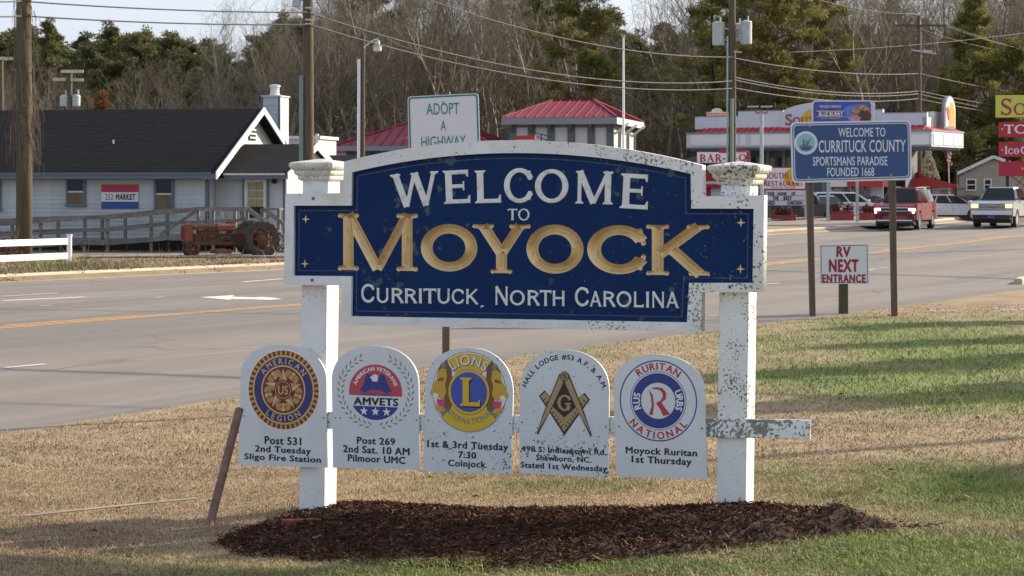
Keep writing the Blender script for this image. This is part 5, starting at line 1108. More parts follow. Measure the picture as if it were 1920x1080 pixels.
wire(wp(520, -115, 86), wp(1373, 107, 121.7), 1.2, 'upper overhead wire sloping down to the transformer pole')
wire(wp(1377, 109, 121.7), wp(1722, 138, 152.8), .35, 'highest wire between the transformer pole and the far pole'); wire(wp(1377, 145, 121.7), wp(1722, 171, 152.8), .45, 'second wire between the transformer pole and the far pole'); wire(wp(1377, 150, 121.7), wp(1722, 176, 152.8), .45, 'third wire between the transformer pole and the far pole'); wire(wp(1377, 165, 121.7), wp(1722, 185, 152.8), .42, 'lowest wire between the transformer pole and the far pole')
wire(wp(1725, 138, 152.8), wp(2200, 198, 190), .6, 'highest wire running right from the far pole'); wire(wp(1725, 171, 152.8), wp(2200, 236, 190), .4, 'second wire running right from the far pole'); wire(wp(1725, 177, 152.8), wp(2200, 250, 190), .4, 'third wire running right from the far pole'); wire(wp(1725, 186, 152.8), wp(2200, 256, 190), .3, 'lowest wire running right from the far pole')
wire(wp(1360, -60, 121.7), wp(1725, 27, 152.8), .6, 'wire sloping down to the top of the far pole', r=.018); wire(wp(1762, 45, 152.8), wp(2200, 92, 190), 1.4, 'upper wire leaving the crossarm of the far pole', r=.018); wire(wp(1775, 46, 152.8), wp(2200, 96, 190), 1.4, 'lower wire leaving the crossarm of the far pole', r=.018); wire(wp(1728, 55, 152.8), wp(2200, 80, 190), 1.6, 'wire leaving the pole just below the crossarm', r=.018)
wire(wp(1480, 98, 140), wp(2000, 50, 170), .3, 'dark thin cable rising to the right behind the far pole', r=.02)

# ================================================================== BUILDINGS BEYOND THE ROAD
mat('metal_red', (.20, .008, .030), (.17, .008, .026), scale=2, rough=.55, spec=.3); mat('fascia_grey', (.20, .215, .235), rough=.6); mat('panel_pale', (.52, .53, .56), (.47, .48, .51), scale=1, rough=.6, rnd=.05); mat('post_grey', (.10, .12, .14), rough=.7)
mat('stucco', (.56, .59, .66), (.50, .53, .60), scale=1, rough=.7); mat('red_paint', (.42, .02, .025), (.36, .02, .025), scale=3, rough=.5); mat('sign_white_far', (.68, .66, .68), rough=.5); mat('sign_red', (.38, .015, .035), rough=.5); mat('sign_maroon', (.30, .02, .05), rough=.5)
mat('beige_siding', (.34, .30, .24), (.30, .265, .21), scale=2, rough=.8, rnd=.04); mat('sign_yellow', (.52, .52, .08), rough=.5); mat('sun_yellow', (.62, .38, .02), rough=.5); mat('sun_orange', (.75, .26, .01), rough=.5); mat('steel_dark', (.03, .03, .035), rough=.6); mat('planter_pink', (.30, .05, .06), (.26, .04, .05), scale=4, rough=.8); mat('grey_wood', (.12, .11, .10), (.09, .085, .08), scale=4, rough=.9, rnd=.1)

def hip_roof(parent, x0, x1, y0, y1, ze_, zr_, rx0, rx1, m='metal_red', seams=.62, th=.14, y_r=None):
    yr = (y0 + y1) / 2 if y_r is None else y_r; mb = MB(); c = [(x0, y0, ze_), (x1, y0, ze_), (x1, y1, ze_), (x0, y1, ze_), (rx0, yr, zr_), (rx1, yr, zr_)]
    mb.add(c + [(x0, y0, ze_ - th), (x1, y0, ze_ - th), (x1, y1, ze_ - th), (x0, y1, ze_ - th)], [(0, 1, 5, 4), (1, 2, 5), (2, 3, 4, 5), (3, 0, 4), (6, 7, 1, 0), (7, 8, 2, 1), (8, 9, 3, 2), (9, 6, 0, 3), (9, 8, 7, 6)])
    rf = mb.build('roof', m, parent)
    x = x0 + seams / 2
    while x < x1:                                    # standing seams on the front slope
        if x < rx0: t = (x - x0) / max(rx0 - x0, 1e-3)
        elif x > rx1: t = (x1 - x) / max(x1 - rx1, 1e-3)
        else: t = 1
        MB().bar((x, y0, ze_ + .03), (x, y0 + (yr - y0) * t, ze_ + (zr_ - ze_) * t + .03), .045, .07).build('roof_seam', m, rf); x += seams
    y = y0 + seams / 2
    while y < y1:
        t = (y - y0) / (yr - y0) if y < yr else (y1 - y) / (y1 - yr); MB().bar((x1, y, ze_ + .03), (x1 + (rx1 - x1) * t, y, ze_ + (zr_ - ze_) * t + .03), .045, .07).build('roof_seam', m, rf); y += seams
    for a, b in (((x0, y0), (rx0, yr)), ((x1, y0), (rx1, yr)), ((x1, y1), (rx1, yr))): MB().bar((a[0], a[1], ze_ + .04), (b[0], b[1], zr_ + .04), .16, .08).build('hip_cap', m, rf)
    MB().bar((rx0, yr, zr_ + .04), (rx1, yr, zr_ + .04), .16, .08).build('ridge_cap', m, rf); return rf
# centre building with red hip roof
CB = FR(1040, 140, 12, zb=0); cb = CB.thing('red_roofed_building', 'grey panelled building with a wide red hip roof above the welcome sign', 'building')
fx0, ze_ = CB.S(940, 221, -.9); fx1 = CB.S(1156, 222, -.9)[0]; dep = 11.0
ry = -.9 + dep / 2; rz_ = CB.S(1075, 188, ry)[1]; r0 = CB.S(1037, 188, ry)[0]; r1 = CB.S(1113, 187, ry)[0]
hip_roof(cb, fx0, fx1, -.9, dep - .9, ze_, rz_, r0, r1, seams=.62)
fs = MB(); fs.box(fx0, fx1, -.92, -.84, ze_ - .42, ze_ - .02); fs.build('fascia', 'fascia_grey', cb); MB().box(fx1 - .02, fx1 + .05, -.92, dep - .9, ze_ - .42, ze_ - .02).build('fascia', 'trim_white', cb)  # right-end fascia in white: its sunlight is put into the colour
wx0 = CB.S(962, 240, 0)[0]; wx1 = CB.S(1145, 240, 0)[0]; MB().box(wx0, wx1, .05, dep - 2.2, 0, ze_ - .15).build('wall', 'fascia_grey', cb); MB().box(fx0, fx1, -.9, dep - .9, ze_ - .2, ze_ - .15).build('soffit', 'fascia_grey', cb)
for px in (961, 996.5, 1033, 1071, 1108.5, 1144): x = CB.S(px, 240, -.1)[0]; MB().box(x - .36 / 2 - .05, x + .36 / 2 + .05, -.12, .06, 0, ze_ - .2).bar((x, -.05, ze_ - .9), (x, -.8, ze_ - .25), .14).build('column', 'post_grey', cb)
for a, b in ((964, 993), (1000, 1029.5), (1036.5, 1067.5), (1075, 1105), (1112, 1140.5)): q = CB.rect(a, 239, b, 300, 0); MB().box(q[0], q[1], -.02, .06, .0, q[3]).build('wall_panel', 'panel_pale', cb)
for i in range(3):  # right end's sunlit look comes from whiter panels and brackets than in front
    y = .3 + i * 3.35; MB().box(wx1 + .0, wx1 + .08, y, y + 1.9 if i < 2 else y + 1.6, 0, ze_ - .75).build('wall_panel', 'trim_white', cb); MB().box(wx1, wx1 + .06, y + 2.0, y + 2.9, 0, ze_ - .8).build('doorway', 'dark_void', cb)
    MB().bar((wx1 + .05, y + .9, ze_ - 1.0), (wx1 + .95, y + .9, ze_ - .3), .14).build('bracket', 'trim_white', cb)
# left building, lower red hip roof
LB = FR(700, 150, 10, zb=0); lb = LB.thing('red_roofed_building', 'low grey building with a red metal hip roof partly behind the green lettered sign', 'building')
fx0, ze_ = LB.S(627, 273, -.8); fx1 = LB.S(925, 268, -.8)[0]; dep = 13; ry = -.8 + dep / 2; rz_ = LB.S(800, 220, ry)[1]; r0 = LB.S(800, 220, ry)[0]
hip_roof(lb, fx0, fx1, -.8, dep - .8, ze_, rz_, r0, LB.S(830, 220, ry)[0], seams=.7)
MB().box(fx0, fx1, -.83, -.75, ze_ - .36, ze_ - .02).build('fascia', 'fascia_grey', lb); x0 = LB.S(650, 280, 0)[0]; MB().box(x0, fx1 - .8, 0, dep - 2, 0, ze_ - .1).build('wall', 'panel_pale', lb)
MB().box(x0, fx1 - .8, -.04, 0, ze_ - .9, ze_ - .1).build('frieze', 'post_grey', lb)
for i in range(8): x = x0 + .15 + i * 1.5; MB().box(x - .15, x + .15, -.12, .0, 0, ze_ - .3).bar((x, -.05, ze_ - .9), (x, -.7, ze_ - .25), .12).build('column', 'post_grey', lb)
x, z = LB.S(697, 248, ry - 2.6); MB().tube([(x, ry - 2.6, z - .6), (x, ry - 2.6, z + .4)], .06).build('vent_pipe', 'red_paint', lb)
ab = thing('annex_building', 'small pale building with red edged roof behind the left sign post cap', 'building', PW(625, 470, 161)[:2] + (0,), R(-10)); MB().box(-2.2, 1.8, 0, 4, 0, 5.3).build('wall', 'stucco', ab); MB().box(-2.5, 2, -.3, 4.2, 5.3, 5.55).build('roof', 'red_paint', ab)
# little red and white sign box and dish antenna in front of the centre building
sx = FR(990, 118, 8, zb=0); sb = sx.thing('small_red_sign', 'small red topped white sign box peeking above the welcome sign', 'sign'); q = sx.rect(966, 254, 1003, 300, 0)
MB().box(q[0], q[1], 0, .5, q[3] - .22, q[3]).build('cap', 'red_paint', sb); MB().box(q[0] + .06, q[1] - .06, .02, .48, 0, q[3] - .22).build('cabinet', 'sign_white_far', sb)
an = thing('roof_aerial', 'dark aerial boom in front of the pale wall panels', 'aerial', (*PW(1015, 250, 125)[:2], 0)); zz = zat(250, 125); MB().tube([(0, 0, 0), (0, 0, zz)], .04).bar((-.6, 0, zz + .1), (.75, 0, zz - .25), .05).bar((-.5, 0, zz - .1), (.5, 0, zz - .45), .05).bar((-.6, 0, zz + .1), (-.5, 0, zz - .1), .04).build('boom', 'steel_dark', an)
# flagpole
fp = thing('flagpole', 'tall bare white flagpole with a small ball in front of the woods', 'flagpole', (*PW(1169, 0, 128)[:2], 0)); MB().tube([(0, 0, 0), (0, 0, zat(71, 128))], [.10, .05], 12).build('pole', 'vinyl', fp); MB().lathe([(.02, zat(71, 128)), (.09, zat(69, 128)), (.09, zat(68, 128) + .05), (.02, zat(66, 128))], 10).build('finial', 'galv', fp)

# ------------------------------------------------------------------ restaurant with red mansard and white parapet
RB = FR(1515, 148, 29, zb=.9); rb = RB.thing('roadside_restaurant', 'pale blue-white restaurant with red mansard band and stepped parapet', 'restaurant')
def rbx(name, px0, py0, px1, py1, o0, o1, m, parent=None): return RB.box(MB(), px0, py0, px1, py1, o0, o1).build(name, m, parent or rb)
DP = 6.6; xr_ = RB.S(1747, 250, 0)[0]; xl_ = RB.S(1287, 250, 0)[0]; zb0 = RB.S(1500, 277, 0)[1]; zb1 = RB.S(1500, 249, 0)[1]; zr1 = RB.S(1500, 238, .8)[1]
MB().box(xl_, xr_, 0, DP, zb0, zb1).build('canopy_band', 'stucco', rb); MB().box(xl_ - .05, xr_ + .05, -.08, DP + .05, zb1, zb1 + .10).build('band_trim', 'fascia_grey', rb); MB().box(xl_, xr_, -.06, 0, zb0 - .0, zb0 + .12).build('band_trim', 'fascia_grey', rb)
for a, b in ((1295, 1384), (1388, 1398), (1408, 1480), (1484, 1560), (1565, 1640), (1645, 1700), (1705, 1741)): q = RB.rect(a, 252, b, 272, -.05); MB().box(q[0], q[1], -.045, .01, q[2], q[3]).build('band_panel', 'sign_white_far', rb)
for i in range(3): y = .25 + i * 2.1; MB().box(xr_, xr_ + .05, y, y + 1.95, zb0 + .12, zb1 - .12).build('band_panel', 'trim_white', rb)
mx = MB(); mx.hexa([(xl_ + .6, -.0, zb1 + .1), (xr_ - .0, -.0, zb1 + .1), (xr_ - .0, DP, zb1 + .1), (xl_ + .6, DP, zb1 + .1), (xl_ + 1.3, .8, zr1), (xr_ - .8, .8, zr1), (xr_ - .8, DP - .6, zr1), (xl_ + 1.3, DP - .6, zr1)]); mxo = mx.build('mansard', 'red_paint', rb)
for i in range(36): x = xl_ + 1 + i * (xr_ - xl_ - 1.6) / 35; MB().bar((x, -.02, zb1 + .12), (x, .78, zr1 + .02), .05, .05).build('mansard_rib', 'red_paint', mxo)
for a, t, b in ((1303, 219, 1384), (1384, 208.5, 1468), (1640, 206, 1655), (1655, 212, 1738)): q = RB.rect(a, t, b, 239, .8); MB().box(q[0], q[1], .8, 1.1, q[2] - .1, q[3]).build('parapet', 'stucco', rb); MB().box(q[0], q[1], .78, 1.12, q[3], q[3] + .06).build('coping', 'fascia_grey', rb)
q = RB.rect(1468, 212, 1640, 239, .8); arch = [(q[0], q[2] - .1), (q[1], q[2] - .1), (q[1], q[3])] + [((q[0] + q[1]) / 2 + (q[1] - q[0]) / 2 * math.cos(R(a)), q[3] + .75 * math.sin(R(a))) for a in range(8, 173, 8)] + [(q[0], q[3])]
MB().prism(arch, .7, 1.1).build('arched_gable', 'stucco', rb)
sx_, sz_ = RB.S(1531, 237, .64); flat('sun_disc', [circ(sx_, sz_, 1.25, 28, a0=0, a1=180)], .66, 'sun_yellow', rb, th=.03)
a, b = RB.AB(1472, 237, 1545, 213, .62); serif_word('SOUTHLAND', (a[0], a[0] + 4.6, a[1] + .1, b[1]), .035, 'sign_maroon', rb, y0=.64, small=.72, w=.2, t=.14, sx=.06, st=.07)
q = RB.rect(1747, 203, 1747, 238, 0); zt = q[3]
for y0, y1, dz in ((.8, 2.3, 0), (2.2, 5.2, -.0), (4.9, 6.3, -.35)): MB().box(xr_ - .9, xr_ - .6, y0, y1, zr1 - .1, RB.S(1745, 219, .8)[1] + (.4 if y0 == 2.2 else 0)).build('parapet', 'trim_white', rb)
# sun sign on the lit side: a rounded pod facing right
pd = [(3.75 + 1.15 * math.cos(R(a)), 1.05 * math.sin(R(a))) for a in range(0, 181, 12)] + [(2.6, -1.1), (4.9, -1.1)]; zc = RB.S(1770, 209, 3)[1]
MB().prism([(y, zc + z) for y, z in pd], xr_ - .2, xr_ + .0, plane='yz').build('sun_sign', 'fascia_grey', rb); MB().prism([(3.75 + (y - 3.75) * .86, zc + z * .9) for y, z in pd], xr_ + .0, xr_ + .04, plane='yz').build('sun_sign_face', 'sign_white_far', rb)
MB().prism([(3.95 + .62 * math.cos(R(a)), zc - .35 + 1.0 * math.sin(R(a))) for a in range(0, 181, 15)] + [(3.35, zc - .95), (4.55, zc - .95)], xr_ + .045, xr_ + .07, plane='yz').build('orange_sun', 'sun_orange', rb)
MB().bar((xr_ + .06, 3.0, zc + .3), (xr_ + .06, 3.35, zc - .5), .03, .35).build('red_mark', 'sign_red', rb)
# glazed ground floor, piers
MB().box(xl_ + 1.5, xr_ - 3.2, 2.2, DP, -1.2, zb0).build('wall', 'post_grey', rb)
for i, px in enumerate((1405, 1440, 1470, 1490, 1545, 1575, 1600, 1635, 1670)): x = RB.S(px, 300, 2.1)[0]; MB().box(x - .12, x + .12, 2.05, 2.2, -1.2, zb0).build('pier', 'fascia_grey', rb); MB().box(x + .14, x + 1.0, 2.12, 2.16, .2, zb0 - .6).build('pane', 'glass_dark', rb)
MB().box(xl_ + .2, xr_ - .2, .1, DP - .1, zb0 - .15, zb0).build('soffit', 'post_grey', rb)
MB().box(RB.S(1398, 300, .3)[0], RB.S(1398, 300, .3)[0] + .25, .3, .55, -1, zb0).build('canopy_post', 'trim_white', rb)
rbx('awning', 1588, 339, 1655, 350, -.5, .6, 'red_paint'); rbx('awning', 1550, 340, 1586, 349, 0, 1, 'red_paint'); rbx('counter_front', 1550, 349, 1655, 372, .7, .9, 'stucco'); rbx('menu_board', 1556, 341, 1603, 350, -.4, -.1, 'sign_white_far')
a, b = RB.AB(1578, 367, 1632, 355, .40); text_fit('VINTAGE', (a[0], b[0], a[1], b[1]), .40, 'ink_grey', rb, bold=.04)
for i in range(6): x, z = RB.S(1562 + i * 12, 354 - (i % 2), .5); MB().prism([(x - .12, z + .1), (x + .12, z + .1), (x, z - .15)], .5, .52).build('pennant', ['sign_red', 'sun_yellow', 'em_royal'][i % 3], rb)
rbx('service_wall', 1318, 322, 1352, 340, 1.4, 1.6, 'red_paint'); rbx('service_wall', 1318, 340, 1352, 345, 1.2, 1.6, 'trim_white'); rbx('service_wall', 1318, 345, 1352, 352, 1.0, 1.6, 'red_paint'); rbx('service_wall', 1318, 352, 1333, 372, 1.4, 1.6, 'sign_red'); rbx('service_wall', 1333, 352, 1360, 372, 1.3, 1.6, 'stucco')
MB().prism([(xr_ - 4.0, zb0 - .2), (xl_ - .8, zb0 - .2), (xl_ - 4, zb0 - .9), (xr_ - 4, zb0 - 1.2)], 5.5, 6.0).build('back_awning', 'post_grey', rb)
# white crest sign on the roof at left
cr = FR(1345, 156, 8, zb=0); cs = cr.thing('crest_sign', 'small white arched crest sign with orange stripe above the restaurant roof', 'sign'); q = cr.rect(1325, 210, 1366, 221, 0); q2 = cr.S(1344, 204, 0)
MB().box(q[0], q[1], 0, .25, q[2] - 2.0, q[3]).build('panel', 'trim_white', cs); MB().prism([(q2[0] + .38 * math.cos(R(a)) * 1.05, q[3] + .28 * math.sin(R(a))) for a in range(0, 181, 15)], 0, .25).build('arch', 'trim_white', cs); MB().box(q[0], q[1], -.02, -.0, q[3] - .16, q[3] - .06).build('stripe', 'sun_orange', cs)
for i in range(7): MB().box(q[0] + .1 + i * .2, q[0] + .17 + i * .2, -.02, 0, q[2], q[3] - .16).build('slot', 'em_tan', cs)
# BAR-B-Q sign
BQ = FR(1355, 134, 6, zb=.9); bq = BQ.thing('barbecue_sign', 'white sign lettered BAR-B-Q in red behind the right post cap', 'sign'); q = BQ.rect(1307, 285, 1403, 305, 0); MB().box(q[0], q[1], 0, .12, q[2], q[3]).build('board', 'sign_white_far', bq); MB().box(q[1] - .1, q[1] + .05, -.03, .1, q[2], q[3]).build('red_edge', 'sign_red', bq)
a, b = BQ.AB(1312, 304, 1400, 289, 0); serif_word('BAR-B-Q', (a[0], b[0], a[1], b[1]), .028, 'sign_red', bq, gap=.14, w=.26, t=.12, sx=.05, st=.07)
for px in (1356, 1390): x, z = BQ.S(px, 284, 0); MB().box(x - .25, x + .25, .0, .1, z - .1, z + .14).build('lamp_box', 'sign_red', bq)
for x in (q[0] + .3, q[1] - .3): MB().box(x - .05, x + .05, .13, .2, -1, q[3]).build('post', 'steel_dark', bq)
# pylon sign with reader board
SR = FR(1470, 122, 4); sr = SR.thing('restaurant_pylon_sign', 'pink bordered white restaurant sign with a reader board below', 'sign'); q = SR.rect(1427, 313, 1511, 356, 0); MB().box(q[0], q[1], 0, .4, q[2], q[3]).build('cabinet', 'sign_maroon', sr); MB().box(q[0] + .06, q[1] - .06, -.02, 0, q[2] + .06, q[3] - .06).build('face', 'sign_white_far', sr)
x, z = SR.S(1487, 333, -.022); flat('sun_disc', [circ(x, z, .50, 28)], -.026, 'sun_yellow', sr); 
for w_, x0, y0, x1, y1 in (('SOUTHLAND', 1434, 321, 1506, 335), ('RESTAURANT', 1431, 337, 1506, 349)): a, b = SR.AB(x0, y1, x1, y0, -.03); serif_word(w_, (a[0], b[0], a[1], b[1]), .022, 'sign_maroon', sr, y0=-.028, small=.8, gap=.06, w=.24, t=.14, sx=.06, st=.08)
a, b = SR.AB(1447, 354, 1491, 350, 0); text_fit('family dining', (a[0], b[0], a[1], b[1]), -.026, 'em_pink', sr, bold=.02)
q = SR.rect(1436, 357, 1510, 385, 0); MB().box(q[0], q[1], 0, .35, q[2], q[3]).build('reader_board', 'panel_pale', sr); 
for i in (1, 2): zz = q[2] + (q[3] - q[2]) * i / 3; MB().box(q[0], q[1], -.02, 0, zz - .012, zz + .012).build('track', 'fascia_grey', sr)
for t_, x0, x1, y0, y1 in (('THE', 1439, 1452, 360, 367), ('HOME', 1458, 1475, 360, 367), ('OF', 1484, 1491, 360, 367), ('THE', 1449, 1460, 368, 375), ('BEST', 1469, 1485, 368, 375), ('FRIED', 1433, 1453, 377, 384), ('CHICKEN', 1476, 1504, 377, 384)): a, b = SR.AB(x0, y1, x1, y0, -.02); text_fit(t_, (a[0], b[0], a[1], b[1]), -.022, 'ink', sr, bold=.05)
for px in (1433, 1512): x = SR.S(px, 350, .2)[0]; MB().box(x - .1, x + .1, .15, .3, -1.0, SR.S(px, 312, .2)[1]).build('post', 'galv', sr)
# double lamp post
dl = thing('twin_lamp_post', 'slim steel twin floodlight post beside the blue county sign', 'lamp post', (*PW(1428, 0, 112)[:2], .7)); z1 = zat(212, 112) - .7; MB().tube([(0, 0, -.3), (0, 0, z1)], [.10, .09], 10).build('pole', 'galv', dl)
MB().bar((-.28, 0, z1), (.28, 0, z1), .06).bar((-.28, 0, z1), (-.28, 0, z1 + .28), .05).bar((.28, 0, z1), (.28, 0, z1 + .28), .05).bar((0, 0, z1), (0, 0, z1 + .3), .05).build('bracket', 'rust', dl)
for x in (-.42, .25): MB().box(x - .28, x + .24, -.2, .2, z1 + .28, z1 + .36).build('floodlight', 'galv', dl, bevel=.02)
# ice cream banner sign
BB = FR(1580, 116, 2, zb=.7); bb = BB.thing('ice_cream_sign', 'blue ice cream sign with rounded silver frame above the county sign', 'sign'); q = BB.rect(1522, 188, 1641, 245, 0)
flat('frame', [rrect(*q, .22)], 0, 'trim_white', bb, th=.2); q2 = BB.rect(1525, 190.5, 1633, 245, 0); flat('blue_face', [rrect(*q2, .16)], -.01, 'em_royal', bb, th=.008); mat('face_light', (.10, .20, .55), (.03, .06, .33), scale=1.2, rough=.4); xm, zm = BB.S(1600, 205, 0); flat('pale_blue_patch', [[(xm + a_ * .6, zm + b_ * .45) for a_, b_ in ((-1, -1), (1, -1.2), (1.1, .6), (0, .55), (-.8, .2))]], -.012, 'face_light', bb)  # paler blue patch on the sign face
for t_, x0, y0, x1, y1, m_, bo in (('PROUDLY SERVING', 1537, 197.5, 1577, 202, 'em_white', .01),): a, b = BB.AB(x0, y1, x1, y0, 0); text_fit(t_, (a[0], b[0], a[1], b[1]), -.016, m_, bb, bold=bo)
def bq_(x0, y0, x1, y1): a, b = BB.AB(x0, y1, x1, y0, 0); return (a[0], b[0], a[1], b[1])
r_ = bq_(1531, 207.5, 1583, 219); MB().box(r_[0], r_[1], -.018, -.011, r_[2], r_[3]).build('word_band', 'em_navy', bb); MB().box(r_[0], r_[1], -.02, -.012, r_[3] - .05, r_[3]).build('gold_line', 'em_gold_light', bb); MB().box(r_[0], r_[1], -.02, -.012, r_[2], r_[2] + .04).build('gold_line', 'em_gold_light', bb)
serif_word('BLUE BUNNY', bq_(1535, 210, 1581, 217.5), .02, 'em_white', bb, y0=-.02, gap=.05, w=.26, t=.16, sx=.05, st=.08)
r_ = bq_(1540, 220, 1577, 223); text_fit('LICK THE BOWL', r_, -.018, 'sun_yellow', bb, bold=.03)
x, z = BB.S(1557, 207, 0); flat('rabbit_mark', [circ(x, z, .16, 16, rz=.11, a0=0, a1=180)], -.016, 'em_navy', bb)
mat('scoop_dark', (.06, .025, .015), (.10, .05, .03), scale=4, rough=.6); mat('scoop_tan', (.50, .33, .15), (.25, .13, .06), scale=6, rough=.6, lo=.45, hi=.55); mat('scoop_pink', (.50, .28, .42), (.42, .2, .34), scale=5, rough=.6)
for cx_, cy_, rx_, rz__, m_ in ((1616, 209, .44, .34, 'scoop_tan'), (1603, 211, .22, .16, 'scoop_tan'), (1621, 219, .34, .34, 'scoop_dark'), (1602, 222, .32, .16, 'scoop_pink')):
    x, z = BB.S(cx_, cy_, 0); flat('ice_cream_scoop', [[(x + rx_ * (1 + .10 * math.sin(7 * a) + .05 * math.sin(13 * a)) * math.cos(a), z + rz__ * (1 + .1 * math.sin(7 * a)) * math.sin(a)) for a in np.linspace(0, 2 * math.pi, 32)[:-1]]], -.02 - .003 * (m_ != 'scoop_tan') - .002 * (cx_ == 1602) - .001 * (cx_ == 1603), m_, bb)
for px in (1553, 1608): x = BB.S(px, 300, .1)[0]; MB().box(x - .07, x + .07, .21, .33, -.9, q[3] - .1).build('post', 'galv', bb)
# county sign
mat('county_blue', (.028, .075, .22), (.024, .068, .20), scale=2, rough=.35); mat('reflective_white', (.66, .69, .72), rough=.4); mat('wood_post', (.135, .10, .072), (.10, .075, .055), scale=5, rough=.9, bump=.3, stretch=(3, 3, .3)); mat('wood_post_green', (.085, .08, .035), (.06, .06, .03), scale=5, rough=.9, bump=.3, stretch=(3, 3, .3))
CS = FR(1597, 45, -2); cs = CS.thing('county_sign', 'blue rounded county welcome sign on two thin timber posts', 'sign'); P = CS.pts([(1482, 229), (1708, 225), (1710, 337), (1485, 343)], 0)
def rounded_quad(P, r, n=5):
    o = []
    for i in range(4):
        a, b, c = Vector(P[i - 1]), Vector(P[i]), Vector(P[(i + 1) % 4]); u = (a - b).normalized() * r; v = (c - b).normalized() * r
        for k in range(n + 1): t = k / n; o.append(tuple((b + u) * (1 - t) ** 2 + b * 2 * t * (1 - t) + (b + v) * t ** 2))
    return o
def shrink(P, d): c = sum((Vector(p) for p in P), Vector((0, 0))) / 4; return [tuple(Vector(p) + Vector((-d if p[0] > c.x else d, -d if p[1] > c.y else d))) for p in P]
flat('panel', [rounded_quad(P, .12)], 0, 'reflective_white', cs, th=.02); P2 = shrink(P, .035); P3_ = shrink(P, .055); P4_ = shrink(P, .07)
flat('blue_border', [rounded_quad(P2, .10)], -.002, 'county_blue', cs); flat('white_line', [rounded_quad(P3_, .09), rounded_quad(P4_, .08)], -.004, 'reflective_white', cs)
for t_, x0, y0, x1, y1, bo in (('WELCOME TO', 1572, 239.5, 1660, 256.5, .008), ('CURRITUCK COUNTY', 1535, 262.5, 1698, 285.5, .010), ('SPORTSMANS PARADISE', 1524, 293.5, 1664, 310.5, .012), ('FOUNDED 1668', 1551, 314, 1639, 330.5, .010)): a, b = CS.AB(x0, y1, x1, y0, 0); text_fit(t_, (a[0], b[0], a[1], b[1]), -.0045, 'reflective_white', cs, bold=bo, rot=.5)
x, z = CS.S(1511, 268, 0); flat('seal', [circ(x, z, .235, 36)], -.004, 'sign_white_far', cs); mat('seal_blue', (.25, .50, .58), rough=.5); mat('seal_green', (.12, .30, .08), rough=.5); flat('seal_field', [circ(x, z, .185, 32)], -.0055, 'seal_blue', cs)
flat('seal_grass', [[(x - .14, z - .09), (x + .16, z - .10), (x + .12, z - .05), (x - .02, z - .02), (x - .13, z - .05)]], -.007, 'seal_green', cs); flat('seal_water', [circ(x, z - .11, .11, 16, rz=.045)], -.008, 'em_royal', cs); flat('seal_tower', [[(x - .06, z - .06), (x - .03, z - .06), (x - .035, z + .09), (x - .055, z + .09)]], -.009, 'em_brown', cs); flat('seal_bird', [[(x, z - .04), (x + .04, z + .02), (x + .11, z + .12), (x + .06, z - .0), (x + .03, z - .05)], [(x - .01, z + .0), (x + .01, z + .07), (x + .03, z + .01)]], -.009, 'em_brown', cs)
for px, py in ((1518, 236.5), (1670, 231.5), (1517, 333), (1671, 328)): x, z = CS.S(px, py, 0); MB().lathe([(.022, -.012), (.024, 0)], 10, ax='y', c=(x, 0, z)).build('bolt', 'galv', cs); MB().lathe([(.009, -.018), (.009, -.01)], 6, ax='y', c=(x, 0, z)).build('bolt_head', 'bolt', cs)
def lean_post(fr, parent, xt0, xt1, yt, xb0, xb1, yb, off, d, m='wood_post', name='post'):
    a, b = fr.AB(xb0, yb, xb1, yb, off); c = fr.S(xt0, yt, off); e = fr.S(xt1, yt, off); k = (c[0] - a[0]) / (c[1] - a[1]); z0 = -.3; s_ = k * (z0 - a[1])
    MB().hexa([(a[0] + s_, off, z0), (b[0] + s_, off, z0), (b[0] + s_, off + d, z0), (a[0] + s_, off + d, z0), (c[0], off, c[1]), (e[0], off, e[1]), (e[0], off + d, e[1]), (c[0], off + d, c[1])]).build(name, m, parent, bevel=.006)
lean_post(CS, cs, 1509.5, 1522, 231, 1519, 1529.5, 590, .022, .10); lean_post(CS, cs, 1665.5, 1678, 228, 1672.5, 1683, 588, .022, .10)
# RV sign
RV = FR(1583, 46, 0); rv = RV.thing('rv_entrance_sign', 'white square sign lettered RV NEXT ENTRANCE in red on one post', 'sign'); P = RV.pts([(1537, 459), (1628, 457.5), (1629, 532.5), (1537.5, 532)], 0); mat('rv_red', (.28, .012, .03), rough=.5)
flat('panel', [rounded_quad(P, .03)], 0, 'reflective_white', rv, th=.012); flat('thin_border', [rounded_quad(shrink(P, .02), .02), rounded_quad(shrink(P, .032), .02)], -.002, 'em_navy', rv)
for t_, x0, y0, x1, y1 in (('RV', 1568, 462, 1595, 482.5), ('NEXT', 1554, 486, 1610, 510.5), ('ENTRANCE', 1541.5, 514, 1623.5, 530.5)): a, b = RV.AB(x0, y1, x1, y0, 0); text_fit(t_, (a[0], b[0], a[1], b[1]), -.003, 'rv_red', rv, bold=.055)
a, b = RV.AB(1574, 590, 1590.5, 470, .014); MB().box(a[0], b[0] , .014, .014 + .14, -.2, b[1]).build('post', 'wood_post_green', rv, bevel=.006)
